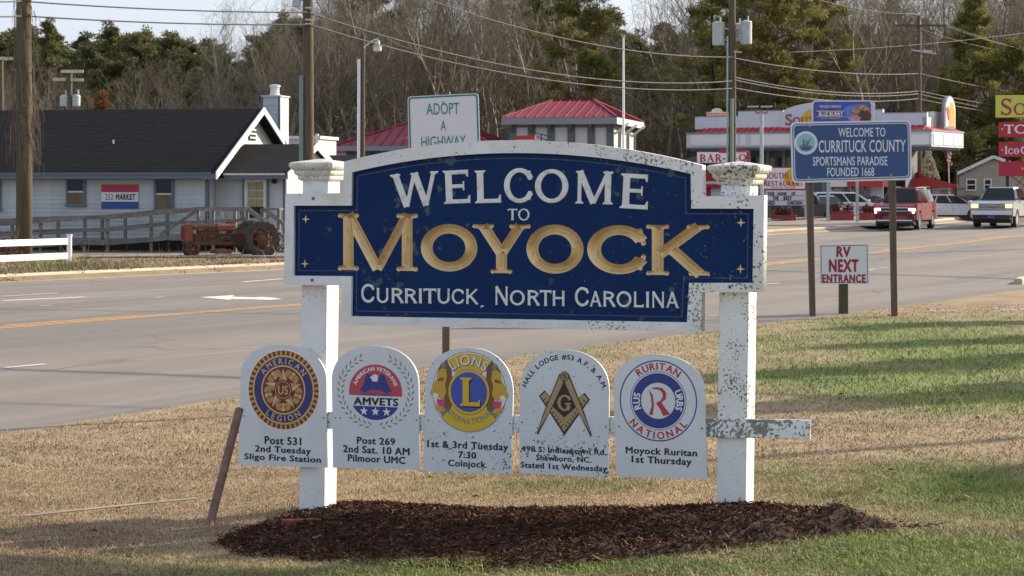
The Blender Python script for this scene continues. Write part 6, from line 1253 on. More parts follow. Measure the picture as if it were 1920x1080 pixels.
# adopt sign behind the welcome sign
mat('sign_grey_white', (.60, .60, .64), rough=.45); mat('sign_green', (.01, .20, .12), rough=.5)
AD = FR(832, 27, 8); ad = AD.thing('adopt_highway_sign', 'pale green-bordered sign lettered ADOPT A HIGHWAY behind the welcome sign', 'sign'); P = AD.pts([(764, 181), (897, 174.5), (902, 330), (768, 336)], 0)
flat('panel', [rounded_quad(P, .05)], 0, 'sign_grey_white', ad, th=.01); flat('green_border', [rounded_quad(shrink(P, .010), .045), rounded_quad(shrink(P, .030), .03)], -.002, 'sign_green', ad)
for t_, x0, y0, x1, y1 in (('ADOPT', 799.5, 193, 861, 214.5), ('A', 826, 226.5, 836.5, 244.5), ('HIGHWAY', 790, 255, 873, 276)): a, b = AD.AB(x0, y1, x1, y0, 0); text_fit(t_, (a[0], b[0], a[1], b[1]), -.004, 'sign_green', ad, bold=.004, rot=1.2)
for py in (191, 300): x, z = AD.S(831, py, 0); MB().lathe([(.016, -.01), (.018, 0)], 8, ax='y', c=(x, 0, z)).build('bolt', 'galv', ad)
a, b = AD.AB(829, 690, 848, 172, .012); MB().box(a[0], a[0] + .09, .012, .11, -.3, b[1]).build('post', 'wood_post', ad, bevel=.005)
# far right advertising stack
RS2 = FR(1950, 118, 8, zb=.8); rs = RS2.thing('roadside_sign_stack', 'stack of one yellow and three dark red sign panels at the right edge', 'sign')
for i, (t_, x0, y0, x1, y1, m_) in enumerate((('So', 1867, 178, 2060, 220, 'sign_yellow'), ('TOB', 1873, 228.5, 2060, 257, 'sign_red'), ('Ice C', 1873, 266, 2060, 294, 'sign_red'), ('', 1873, 302.5, 2060, 330, 'sign_red'))): q = RS2.rect(x0, y0, x1, y1, 0); MB().box(q[0], q[1], 0, .2, q[2], q[3]).build('sign_panel', m_, rs, bevel=.02)
def rq(x0, y0, x1, y1): a, b = RS2.AB(x0, y1, x1, y0, 0); return (a[0], b[0], a[1], b[1])
serif_word('So', rq(1876, 184, 1924, 216), .025, 'sign_maroon', rs, y0=-.003, w=.2, t=.10, sx=.08, st=.08, small=.72, gap=.12); serif_word('TOBACCO', rq(1883, 233.5, 2040, 250.5), .022, 'sign_white_far', rs, y0=-.003, gap=.06, w=.2, t=.11, sx=.06, st=.07); serif_word('Ice', rq(1884, 274, 1911, 289), .02, 'sign_white_far', rs, y0=-.003, w=.22, t=.12, sx=.07, st=.08, small=.72, gap=.1); serif_word('CREAM', rq(1914, 274, 1985, 289), .02, 'sign_white_far', rs, y0=-.003, w=.22, t=.12, sx=.05, st=.08)
for px, py in ((1879, 242), (1879, 281), (1917, 316)): x, z = RS2.S(px, py, 0); flat('bullet', [circ(x, z, .06, 12)], -.004, 'sun_yellow', rs, th=.003)
for px in (1889, 2030): x = RS2.S(px, 300, .25)[0]; MB().box(x - .08, x + .08, .22, .38, -1.5, RS2.S(px, 300, .25)[1] + .3).build('post', 'steel_dark', rs)
p = RS2.S(1897, 360, .3); q = RS2.S(1925, 325, .3); p2 = RS2.S(1890, 325, .3); MB().bar((p[0], .3, p[1]), (q[0], .3, q[1]), .04).bar((p2[0], .3, p2[1]), (RS2.S(1925, 352, .3)[0], .3, RS2.S(1925, 352, .3)[1]), .04).build('cross_brace', 'steel_dark', rs)
# beige house
BH = FR(1870, 157, 8, zb=.9); bh = BH.thing('beige_house', 'beige gable-end house with two white framed windows behind the pickup', 'house'); pk = BH.S(1862, 294, 0); l = BH.S(1797, 324, 0); r = BH.S(1965, 330, 0); wl = BH.S(1799, 330, 0)[0]
MB().prism([(wl, -.5), (r[0], -.5), (r[0], r[1] - .3), (pk[0], pk[1] - .15), (wl, l[1] - .2)], .02, 9).build('wall', 'beige_siding', bh); zz = 0
while zz < pk[1] - .5:
    xa = wl if zz < l[1] - .3 else wl + (zz - l[1] + .3) / (pk[1] - l[1]) * (pk[0] - wl); xb = min(r[0], pk[0] + (pk[1] - zz - .2) / (pk[1] - r[1]) * (r[0] - pk[0])); MB().hexa([(xa, -.015, zz), (xb, -.015, zz), (xb, .03, zz), (xa, .03, zz), (xa, .0, zz + .2), (xb, .0, zz + .2), (xb, .03, zz + .2), (xa, .03, zz + .2)]).build('siding_board', 'beige_siding', bh); zz += .2
for a, b in (((l[0] - .2, l[1] - .1), pk), (pk, (r[0] + .3, r[1] - .1))): MB().bar((a[0], -.25, a[1]), (b[0], -.25, b[1]), .12, .22).build('rake_board', 'trim_white', bh); MB().hexa([(a[0], -.25, a[1]), (a[0], 9.3, a[1]), (b[0], 9.3, b[1]), (b[0], -.25, b[1]), (a[0], -.25, a[1] + .14), (a[0], 9.3, a[1] + .14), (b[0], 9.3, b[1] + .14), (b[0], -.25, b[1] + .14)]).build('roof', 'shingle', bh)
for x0, x1 in ((1811, 1831), (1844, 1860)):
    q = BH.rect(x0, 335, x1, 358, -.05); w_ = MB(); t = .10; [w_.box(*b) for b in ((q[0], q[0] + t, -.07, 0, q[2], q[3]), (q[1] - t, q[1], -.07, 0, q[2], q[3]), (q[0] + t, q[1] - t, -.07, 0, q[3] - t, q[3]), (q[0] + t, q[1] - t, -.07, 0, q[2], q[2] + t), (q[0] + t, q[1] - t, -.05, 0, (q[2] + q[3]) / 2 - .04, (q[2] + q[3]) / 2 + .04))]; f_ = w_.build('window', 'trim_white', bh); MB().box(q[0] + t, q[1] - t, -.02, -.01, q[2] + t, q[3] - t).build('pane', 'glass_dark', f_)
sh = thing('low_annex', 'low beige shed roofed annex left of the beige house', 'shed', (*PW(1775, 0, 156)[:2], .9)); MB().prism([(-1.8, 0), (1.2, 0), (1.2, 1.9), (-1.2, 1.6), (-1.8, 1.5)], 0, 3).build('wall', 'beige_siding', sh); MB().hexa([(-2.0, -.2, 1.5), (1.3, -.2, 1.9), (1.3, 3, 1.9), (-2.0, 3, 1.5), (-2.0, -.2, 1.65), (1.3, -.2, 2.05), (1.3, 3, 2.05), (-2, 3, 1.65)]).build('roof', 'fascia_grey', sh)
wf = thing('timber_fence', 'dark grey timber board fence in front of the beige house', 'fence', (*PW(1800, 0, 153)[:2], .9))
for i in range(46): MB().box(i * .2 - 1.6, i * .2 + .185 - 1.6, 0, .03, -.5, 1.35 + .04 * math.sin(i * 7)).build('fence_board', 'grey_wood', wf)
for zz in (.4, 1.1): MB().box(-1.6, 7.6, -.06, 0, zz, zz + .12).build('fence_rail', 'grey_wood', wf)
# red pavilion canopy, cone of lights, flag
RC = FR(1745, 150, 5, zb=.9); rc = RC.thing('red_pavilion', 'open red pavilion with flared pointed roof right of the county sign', 'pavilion'); q = RC.rect(1703, 330, 1796, 353, 0); ap = RC.S(1722, 322, 2)
pts_l = [RC.S(px, py, 0) for px, py in ((1701, 347), (1704, 338), (1716, 333), (1735, 333.5), (1760, 338), (1785, 344), (1796, 347), (1796, 352), (1701, 352))]
MB().prism(pts_l, 0, 3.2).build('roof', 'red_paint', rc, bevel=.03); p_ = [RC.S(px, py, 1) for px, py in ((1718, 333.2), (1726, 310), (1728, 322), (1733, 330), (1744, 334.5))]; MB().prism([RC.S(1722, 333, .8), RC.S(1724, 320, .8), RC.S(1730, 329, .8), RC.S(1750, 336, .8)], .8, 2.4).build('roof_ridge', 'red_paint', rc)
for px in (1703, 1722, 1790): x = RC.S(px, 350, .2)[0]; MB().box(x - .12, x + .12, .15, .4, -1.5, RC.S(px, 350, .2)[1]).build('column', 'sign_maroon', rc)
q = RC.rect(1748, 357, 1763, 388, 1.5); MB().box(q[0], q[1], 1.5, 2.6, q[2] - .5, q[3]).build('white_panel', 'trim_white', rc); q = RC.rect(1792, 377, 1845, 396, .0); MB().box(q[0], q[1], 0, .06, q[2] - .6, q[2] + .1).box(q[0], q[1], 0, .06, q[3] - .25, q[3]).build('red_rail', 'sign_red', rc)  # plain white panel inside the pavilion, then the red rail
for i in range(9): x = q[0] + (q[1] - q[0]) * (i + .5) / 9; MB().box(x - .04, x + .04, -.0, .05, q[2], q[3]).build('baluster', 'sign_red', rc)
ct = thing('lattice_cone', 'tall pale wire cone strung with lights behind the red pavilion', 'cone', (*PW(1741, 0, 155)[:2], .9)); za, zb_ = zat(277, 155) - .9, zat(336, 155) - .9; mat('garland', (.42, .42, .30), (.25, .28, .18), scale=7, rough=.6); cm = MB()
for i in range(14): a = 2 * math.pi * i / 14; cm.tube([(.62 * math.cos(a) * 1.25, .62 * math.sin(a), zb_), (0, 0, za)], .03, 4, cap=False)
for i in range(90):
    t = random.random(); a = random.uniform(0, 6.28); r = .75 * (1 - t); x, y, z = r * math.cos(a), r * math.sin(a), zb_ + (za - zb_) * t; cm.box(x - .09, x + .09, y - .09, y + .09, z - .07, z + .10)
cm.build('frame', 'garland', ct); MB().tube([(0, 0, -1), (0, 0, zb_)], .1).build('pole', 'steel_dark', ct)
fl = thing('national_flag', 'small red, white and blue striped flag hanging on an angled staff', 'flag', (*PW(1779, 0, 152)[:2], .9)); zf = zat(326, 152) - .9; z1 = zat(276, 152) - .9; MB().tube([(.05, 0, -1), (-.0, 0, zf), (-.05, 0, z1 + .1)], .035, 6).build('staff', 'trim_white', fl)
fv = MB(); 
for i in range(7):
    zA = z1 - .1 - i * .13; fv.add([(-.02, -.01, zA), (.16 + .03 * math.sin(i), -.04 * (i % 2), zA - .18), (.15 + .03 * math.sin(i + 1), -.03, zA - .31), (-.03 - .03 * i, -.01, zA - .13)], [(0, 1, 2, 3)], i % 2)
fo = link('cloth', fv.mesh('cloth'), ['sign_red', 'sign_white_far'], fl); MB().box(-.04, .08, -.05, -.04, z1 - .42, z1 - .12).build('canton', 'em_navy', fl)
for px in (1793, 1797): 
    x = PW(px, 0, 150)[0]; tag(MB().tube([(0, 0, -.5), (0, 0, zat(318, 150) - .9)], .08, 8).build('dark_post', 'steel_dark', None, loc=(x, 150 + (px - 1793) * .2, .9)), 'left one of two thin dark posts beside the beige house' if px == 1793 else 'right one of two thin dark posts beside the beige house', 'post')
# planters with shrubs
mat('shrub_red', (.12, .025, .015), (.07, .03, .015), scale=9, rough=.8)
def leafball(c, r, n, sz, seed, flatn=1.0):
    g = np.random.default_rng(seed); d = g.normal(size=(n, 3)); d /= np.linalg.norm(d, axis=1)[:, None]; p = d * (g.random((n, 1)) ** .35) * np.array(r) * (1 + .25 * np.sin(d[:, :1] * 5)) + np.array(c)
    u = g.normal(size=(n, 3)); u /= np.linalg.norm(u, axis=1)[:, None]; v = np.cross(u, d); v /= np.linalg.norm(v, axis=1)[:, None] + 1e-6; s_ = sz * g.uniform(.6, 1.3, (n, 1))
    return np.stack([p - u * s_, p + v * s_ * .5, p + u * s_, p - v * s_ * .5], 1).reshape(-1, 3)
for i, (x0, y0, x1, y1, lab) in enumerate(((1445, 405, 1496, 428, 'pink-red planter box with dry red shrub under the reader board'), (1556, 398, 1604, 420, 'pink-red planter box with rusty shrubs left of the red vehicle'), (1611, 400, 1650, 420, 'pink-red planter box with dark shrub just beside the red vehicle'))):
    D = 120; pf = FR((x0 + x1) / 2, D, 8, zb=CH + (HY - y1) / F * D); pt = pf.thing('planter', lab, 'planter', group='planters in front of the restaurant'); q = pf.rect(x0, y0, x1 - 3, y1, 0); MB().box(q[0], q[1], 0, .6, -.1, q[3]).build('box', 'planter_pink', pt, bevel=.02); MB().box(q[0] - .02, q[1] + .02, -.02, .62, q[3], q[3] + .04).build('rim', 'planter_pink', pt)
    V = np.concatenate([leafball(((q[0] + q[1]) / 2 + sx_ * .35, .3, q[3] + .22), (.36, .25, .26), 420, .06, i * 3 + int(sx_ > 0)) for sx_ in ((-1, 1) if i == 1 else (-.5, .7))]); link('shrub', np_mesh('shrub', V, np.arange(len(V)).reshape(-1, 4)), 'shrub_red', pt)
# plants by the white fence at left
for i, (px, py, r, m_, lab) in enumerate(((18, 470, (.28, .2, .5), 'shrub_red', 'dry reddish shrub by the white fence at the left edge'),)):
    g = ground(px, 497); pt = thing('dry_shrub', lab, 'shrub', (g[0], g[1] - 1.2, g[2] + .1)); V = np.concatenate([leafball((0, 0, .5), (.45, .3, .45), 260, .045, 50), leafball((.5, .1, .35), (.35, .3, .35), 160, .045, 51)]); link('foliage', np_mesh('foliage', V, np.arange(len(V)).reshape(-1, 4)), m_, pt)
    st_ = MB(); [st_.tube([(random.uniform(-.2, .5), 0, 0), (random.uniform(-.5, .7), random.uniform(-.2, .2), random.uniform(.6, 1.3))], .012, 3) for _ in range(26)]; st_.build('stem', 'vine', pt)
fwm = leafball((0, 0, .14), (.5, .2, .14), 120, .035, 60); fw = tag(link('white_flowers', np_mesh('white_flowers', fwm, np.arange(len(fwm)).reshape(-1, 4)), 'vinyl'), 'clump of low white flowers under the dry reddish shrub', 'flowers'); g = ground(16, 499); fw.location = (g[0], g[1] - 1.6, g[2] + .12)

# ================================================================== VEHICLES
def paint(name, c, rough=.3, metal=.3): return mat(name, c, rough=rough, metal=metal, coat=.6)
paint('paint_red', (.20, .006, .014), metal=0); paint('paint_silver', (.42, .45, .50), metal=.55); paint('paint_white', (.62, .63, .66), metal=.1); paint('paint_dark', (.03, .034, .04)); mat('chrome', (.55, .57, .60), rough=.2, metal=.9); mat('headlight_on', (1, .98, .95), emit=5); mat('headlight_warm', (1, .50, .20), emit=1.5); mat('lamp_off', (.5, .5, .5), rough=.15); mat('plastic_dark', (.02, .02, .022), rough=.6); mat('car_glass', (.012, .020, .018), rough=.08, spec=.25); mat('tail_red', (.5, .02, .02), rough=.3); mat('alloy', (.40, .40, .42), rough=.35, metal=.7); mat('plate_purple', (.12, .05, .25), rough=.5)
def wheel(t, x, y, r, w_):
    o = MB().lathe([(r * .62, -w_ / 2), (r * .95, -w_ / 2), (r, -w_ * .38), (r, w_ * .38), (r * .95, w_ / 2), (r * .62, w_ / 2), (r * .6, 0), (r * .62, -w_ / 2)], 22, ax='y', cap=False).build('wheel', 'black_rubber', t, (x, y, r)); sg = -1 if y < 0 else 1
    d = MB().lathe([(r * .60, sg * w_ * .30), (r * .64, sg * w_ * .46), (r * .2, sg * w_ * .42)], 16, ax='y'); d.build('rim', 'alloy', o)
def vehicle(name, label, cat, loc, rz, L, Wd, profile, arches, cabin, pm, r, bw=.0):
    # local axes: nose at -x, so the camera looks along +x; profile = side outline (x, z) above the sills
    t = thing(name, label, cat, loc, rz); h = Wd / 2; zs = .32 if r < .36 else (.44 if name == 'red_suv' else .56)
    out = list(profile)
    bot = []
    for ax in sorted(arches, reverse=True):
        R_ = r * 1.16; bot += [(ax + R_ * math.cos(R(a)), zs + max(0, R_ * math.sin(R(a)) + (r - zs)) * 1.0) for a in range(0, 181, 20)]
    poly = out + [(out[-1][0], zs)] + bot + [(out[0][0], zs)]
    mb = MB(); mb.prism(poly, -h, h); me = mb.mesh('body')
    bm = bmesh.new(); bm.from_mesh(me)
    es = [e for e in bm.edges if abs(abs(e.verts[0].co.y) - h) < 1e-4 and abs(e.verts[0].co.y - e.verts[1].co.y) < 1e-4 and max(e.verts[0].co.x, e.verts[1].co.x) < -L / 2 + .25 and min(e.verts[0].co.z, e.verts[1].co.z) > zs - .01 and abs(e.verts[0].co.z - e.verts[1].co.z) > .08]
    bmesh.ops.bevel(bm, geom=es, offset=.22, segments=3, affect='EDGES', clamp_overlap=True)
    es = [e for e in bm.edges if abs(abs(e.verts[0].co.y) - h) < 1e-4 and abs(e.verts[0].co.y - e.verts[1].co.y) < 1e-4 and min(e.verts[0].co.z, e.verts[1].co.z) > zs + .25]
    bmesh.ops.bevel(bm, geom=es, offset=.15, segments=4, affect='EDGES', clamp_overlap=True); bm.to_mesh(me); bm.free()
    link('body', me, pm, t); MB().box(-L / 2 + .25, L / 2 - .25, -h + .12, h - .12, .22, zs + .15).build('underbody', 'plastic_dark', t)
    xb0, xb1, xt0, xt1, z0, z1 = cabin; ti = .26; hb, ht = h - .07, h - .07 - ti
    MB().hexa([(xb0, -hb, z0), (xb1, -hb, z0), (xb1, hb, z0), (xb0, hb, z0), (xt0, -ht, z1), (xt1, -ht, z1), (xt1, ht, z1), (xt0, ht, z1)]).build('cabin', pm, t, bevel=.13, seg=4)
    def quad(nm, P, off, m='car_glass'):
        P = [Vector(p) for p in P]; n = (P[1] - P[0]).cross(P[3] - P[0]).normalized() * off; MB().add([p + n for p in P] + [p - n * .5 for p in P], [(0, 1, 2, 3), (7, 6, 5, 4), (0, 4, 5, 1), (1, 5, 6, 2), (2, 6, 7, 3), (3, 7, 4, 0)]).build(nm, m, t)
    lerp = lambda A, B, k: tuple(A[i] + (B[i] - A[i]) * k for i in range(3))
    def face(A, B, C, D_, u0, u1, v0, v1): f = lambda u, v: lerp(lerp(A, B, u), lerp(D_, C, u), v); return [f(u0, v0), f(u1, v0), f(u1, v1), f(u0, v1)]
    fA, fB, fC, fD = (xb0, -hb, z0), (xb0, hb, z0), (xt0, ht, z1), (xt0, -ht, z1); quad('windscreen', face(fB, fA, fD, fC, .06, .94, .06, .90), .012)
    rA, rB, rC, rD = (xb1, -hb, z0), (xb1, hb, z0), (xt1, ht, z1), (xt1, -ht, z1); quad('rear_window', face(rA, rB, rC, rD, .08, .92, .12, .88), .012)
    for sg in (-1, 1):
        a, b, c, d = (xb0, sg * hb, z0), (xb1, sg * hb, z0), (xt1, sg * ht, z1), (xt0, sg * ht, z1)
        for u0, u1 in ((.08, .36), (.39, .66), (.69, .93)): P = face(a, b, c, d, u0, u1, .10, .86); quad('side_window', P if sg < 0 else P[::-1], .012)
        MB().box(xb0 + .25, xb0 + .45, sg * (h + .02), sg * (h + .24), z0 + .02, z0 + .2).build('wing_mirror', pm if name != 'pickup_truck' else 'plastic_dark', t, bevel=.03)
        for xx in (xb0 + .55, xb0 + 1.45): MB().box(xx + .5, xx + .68, sg * (h + .0), sg * (h + .03), z0 - .2, z0 - .16).build('door_handle', 'chrome', t)
        for xx in arches: wheel(t, xx, sg * (h - .13), r, .26)
        for xx in (xb0 + .15, xb0 + 1.2, xb0 + 2.2): MB().box(xx, xx + .012, sg * (h - .002), sg * (h + .003), zs + .12, z0 - .08).build('door_gap', 'plastic_dark', t)
    return t, h
# red vehicle coming towards the camera
x, D, z = ground(1681, 433); rz = R(90 - 21.5)
t, h = vehicle('red_suv', 'large dark red four-by-four with headlights on, driving towards the camera', 'car', (*PW(1681, 0, D + 2.7)[:2], 0), rz, 5.3, 2.05, [(-2.6, .62), (-2.64, .80), (-2.60, 1.08), (-2.45, 1.16), (-1.25, 1.24), (2.55, 1.26), (2.62, .9), (2.58, .55)], (-1.68, 1.55), (-1.35, 2.5, -.62, 2.25, 1.20, 1.93), 'paint_red', .40)
t.location = (t.location.x + .45, t.location.y, float(gz(t.location.x, t.location.y)) + .0)
X0 = -2.66
t.scale = (1, 1, 1.05); MB().box(X0 - .02, X0 + .1, -.62, .62, .72, .98).build('grille', 'plastic_dark', t); MB().box(X0 - .04, X0, -.66, .66, .98, 1.02).build('chrome_bar', 'chrome', t); MB().box(X0 - .035, X0, -.6, .6, .84, .865).build('chrome_bar', 'chrome', t)
for sg in (-1, 1):
    MB().box(X0 - .02, X0 + .12, sg * .68, sg * .96, .88, .97).build('headlight', 'headlight_on', t, bevel=.02); MB().box(X0 - .03, X0 + .05, sg * .86, sg * .93, .76, .88).build('running_light', 'headlight_on', t); MB().box(X0 - .01, X0 + .1, sg * .6, sg * .95, .50, .64).build('fog_recess', 'plastic_dark', t)
MB().box(X0 - .03, X0 + .1, -.85, .85, .40, .46).build('skid_bar', 'chrome', t); MB().box(X0 - .02, X0 + .2, -.9, .9, .30, .41).build('lower_bumper', 'plastic_dark', t); MB().box(-.5, 2.2, -.72, -.68, 1.93, 1.97).build('roof_rail', 'plastic_dark', t); MB().box(-.5, 2.2, .68, .72, 1.93, 1.97).build('roof_rail', 'plastic_dark', t)
# pickup
x, D, z = ground(1862, 429)
t, h = vehicle('pickup_truck', 'silver-white pickup truck with amber-tinted headlights driving towards the camera at right', 'pickup truck', (*PW(1862, 0, D + 3.0)[:2], 0), R(90 - 24), 5.9, 2.08, [(-2.9, .62), (-2.94, .95), (-2.88, 1.20), (-2.7, 1.27), (-1.45, 1.34), (.85, 1.36), (2.85, 1.36), (2.9, .9), (2.88, .55)], (-1.95, 1.75), (-1.55, .95, -.85, .65, 1.30, 1.98), 'paint_silver', .42)
t.location = (t.location.x + .55, t.location.y, float(gz(t.location.x, t.location.y)))
X0 = -2.96; MB().box(X0 - .02, X0 + .1, -.62, .62, .90, 1.16).build('grille', 'plastic_dark', t)
for i in range(4): MB().box(X0 - .04, X0, -.62, .62, .92 + i * .07, .945 + i * .07).build('grille_bar', 'chrome', t)
MB().box(X0 - .05, X0 - .0, -.16, .16, 1.0, 1.06).build('red_badge', 'tail_red', t); MB().box(X0 - .12, X0 + .1, -1.0, 1.0, .60, .80).build('bumper', 'chrome', t, bevel=.03); MB().box(X0 - .06, X0 + .15, -.9, .9, .40, .60).build('air_dam', 'plastic_dark', t); MB().box(X0 - .14, X0 - .11, -.17, .17, .46, .60).build('number_plate', 'plate_purple', t)
for sg in (-1, 1): MB().box(X0 - .02, X0 + .15, sg * .66, sg * .98, .96, 1.14).build('headlight', 'headlight_warm', t, bevel=.02); MB().box(X0 - .06, X0 + .1, sg * .72, sg * .92, .62, .72).build('fog_light', 'lamp_off', t)
# silver saloon parked beyond
def parked(name, label, cat, px, py, D, rzd, pm, prof, cab, L=4.7, Wd=1.82, r=.33, arches=(-1.4, 1.35)):
    zb = CH + (HY - py) / F * D; t, h = vehicle(name, label, cat, (*PW(px, 0, D)[:2], zb), R(rzd), L, Wd, prof, arches, cab, pm, r)
    for sg in (-1, 1): MB().box(-L / 2 - .01, -L / 2 + .16, sg * .5, sg * (h - .06), .62, .76).build('headlight', 'lamp_off', t, bevel=.02); MB().box(L / 2 - .12, L / 2 + .01, sg * .5, sg * (h - .04), .75, .92).build('tail_light', 'tail_red', t, bevel=.02)
    MB().box(-L / 2 - .02, -L / 2 + .05, -.4, .4, .42, .60).build('grille', 'plastic_dark', t); return t
SED = [(-2.33, .50), (-2.36, .66), (-2.2, .78), (-1.2, .92), (1.6, .98), (2.2, .95), (2.34, .80), (2.33, .5)]
parked('silver_saloon', 'silver saloon car parked between the red vehicle and the pickup', 'car', 1770, 414, 122, 185, 'paint_silver', SED, (-1.45, 1.85, -.5, 1.0, .90, 1.44))
VAN = [(-2.3, .5), (-2.34, .8), (-2.2, .98), (-1.3, 1.10), (2.25, 1.15), (2.34, .9), (2.33, .5)]
parked('white_minivan', 'white estate car with dark side glass parked behind the planters', 'car', 1584, 414, 134, 186, 'paint_white', VAN, (-1.5, 2.2, -.6, 2.0, 1.08, 1.72), Wd=1.85)
parked('dark_hatchback', 'dark car parked under the vintage shop sign', 'car', 1632, 412, 138, 80, 'paint_dark', SED, (-1.4, 2.0, -.6, 1.5, .92, 1.5))
parked('grey_coupe', 'grey saloon parked behind the left county sign post', 'car', 1546, 414, 128, 100, 'paint_silver', SED, (-1.45, 1.85, -.5, 1.0, .90, 1.44))
parked('dark_pickup', 'dark pickup truck parked beside the pink-red planter', 'pickup truck', 1500, 419, 126, 195, 'paint_dark', VAN, (-1.0, .5, -.5, .35, 1.10, 1.75))

# ================================================================== THE WOODS
mat('bark_pale', (.30, .26, .21), (.17, .145, .115), scale=2, rough=.95, bump=.3, rnd=.3, stretch=(3, 3, .4)); mat('twig', (.235, .20, .15), (.16, .135, .10), scale=.3, rough=.95, rnd=.25); mat('twig_warm', (.165, .13, .085), (.115, .09, .06), scale=.3, rough=.95, rnd=.25); mat('bark_pine', (.11, .075, .055), (.07, .05, .04), scale=2, rough=.95, bump=.3, rnd=.2)
def needle_mat(name, c, c2, rnd=.25):
    m = mat(name, c, c2, scale=.6, rough=.75, rnd=rnd, lo=.4, hi=.6); n = m.node_tree.nodes; L = m.node_tree.links; b = n['Principled BSDF']; tr = n.new('ShaderNodeBsdfTranslucent'); mx = n.new('ShaderNodeMixShader'); mx.inputs[0].default_value = .3
    src = b.inputs['Base Color'].links[0].from_socket; L.new(src, tr.inputs[0]); L.new(b.outputs[0], mx.inputs[1]); L.new(tr.outputs[0], mx.inputs[2]); L.new(mx.outputs[0], n['Material Output'].inputs[0])
needle_mat('needles', (.16, .165, .035), (.23, .205, .065)); needle_mat('needles_far', (.085, .092, .028), (.135, .125, .045), .3); needle_mat('needles_olive', (.12, .12, .035), (.16, .10, .035)); needle_mat('leaves_rust', (.20, .09, .03), (.28, .13, .04))
def tubes3(P, Q, r0, r1):
    P, Q = np.array(P), np.array(Q); r0 = np.array(r0)[:, None]; r1 = np.array(r1)[:, None]; d = Q - P; d /= np.linalg.norm(d, axis=1)[:, None] + 1e-9
    ref = np.where(np.abs(d[:, 2:3]) > .9, np.array([[1., 0, 0]]), np.array([[0, 0, 1.]])); u = np.cross(d, ref); u /= np.linalg.norm(u, axis=1)[:, None]; v = np.cross(d, u); V = []
    for a in (0, 2.094, 4.189): V.append(P + (u * math.cos(a) + v * math.sin(a)) * r0)
    for a in (0, 2.094, 4.189): V.append(Q + (u * math.cos(a) + v * math.sin(a)) * r1)
    V = np.stack(V, 1).reshape(-1, 3); k = (np.arange(len(P)) * 6)[:, None]; Fq = np.concatenate([k + np.array([a, b, b + 3, a + 3]) for a, b in ((0, 1), (1, 2), (2, 0))]); return V, Fq
def grow(g, base, d, L, r, depth, out, nb, spread, up, nseg=3):
    p = np.array(base, float); d = np.array(d, float); d /= np.linalg.norm(d); seg = L / nseg; rr = r
    for i in range(nseg):
        d2 = d + g.normal(size=3) * .16 + np.array([0, 0, up * .12]); d2 /= np.linalg.norm(d2); q = p + d2 * seg; r2 = r * (1 - .8 * (i + 1) / nseg) if depth == 0 else r * (1 - .55 * (i + 1) / nseg)
        out.append((p, q, rr, r2, depth))
        if depth > 0:
            for _ in range(nb if i else max(1, nb - 1)):
                t = g.random(); b = p + (q - p) * t; s = g.normal(size=3); s -= d2 * s.dot(d2); s /= np.linalg.norm(s); nd = d2 * g.uniform(.5, .9) + s * spread * g.uniform(.7, 1.2) + np.array([0, 0, up * .35])
                grow(g, b, nd, L * g.uniform(.42, .62), max(rr * .5, .006), depth - 1, out, nb, spread, up, 2 if depth < 3 else 3)
        p, d, rr = q, d2, r2
def bare_tree(seed, H, start=.3, nlimb=13, spread=.7, up=.9, r0=.16, depth=3, nb=2, twist=.06):
    g = np.random.default_rng(seed); tr, cr = [], []; p = np.zeros(3); d = np.array([g.normal() * .04, g.normal() * .04, 1.]); n = 9; pts = [p]
    for i in range(n): d = d + g.normal(size=3) * twist; d[2] = 1; q = p + d / np.linalg.norm(d) * H * .95 / n; tr.append((p, q, r0 * (1 - .88 * i / n), r0 * (1 - .88 * (i + 1) / n), 9)); p = q; pts.append(p)
    for k in range(nlimb):
        t = start + (1 - start) * (k + g.random() * .8) / nlimb; t = min(t, .99); i = int(t * n); f = t * n - i; b = pts[i] + (pts[min(i + 1, n)] - pts[i]) * f; a = g.uniform(0, 6.28)
        dd = np.array([math.cos(a) * spread, math.sin(a) * spread, up * (.6 + .6 * t)]); grow(g, b, dd, H * (.34 - .22 * (t - start)) * g.uniform(.7, 1.2), r0 * (1 - .85 * t) * .6, depth, cr, nb, .7, .5)
    out = []
    for S_ in (tr, cr): V, Fq = tubes3([s[0] for s in S_], [s[1] for s in S_], [s[2] for s in S_], [s[3] for s in S_]); out.append((V, Fq))
    return out
def finecrown(cr, g, n, L): pass
def clumps(g, centres, n, sz, rad):
    C = np.repeat(np.array(centres), n, 0); N = len(C); d = g.normal(size=(N, 3)); d /= np.linalg.norm(d, axis=1)[:, None]; R_ = np.repeat(np.array(rad), n)[:, None]; p = C + d * R_ * g.random((N, 1)) ** .5 * np.array([1, 1, .5])
    u = d + g.normal(size=(N, 3)) * .6; u /= np.linalg.norm(u, axis=1)[:, None]; v = np.cross(u, g.normal(size=(N, 3))); v /= np.linalg.norm(v, axis=1)[:, None]; s = sz * g.uniform(.6, 1.4, (N, 1))
    return np.stack([p - v * s * .22, p + v * s * .22, p + u * s], 1).reshape(-1, 3)
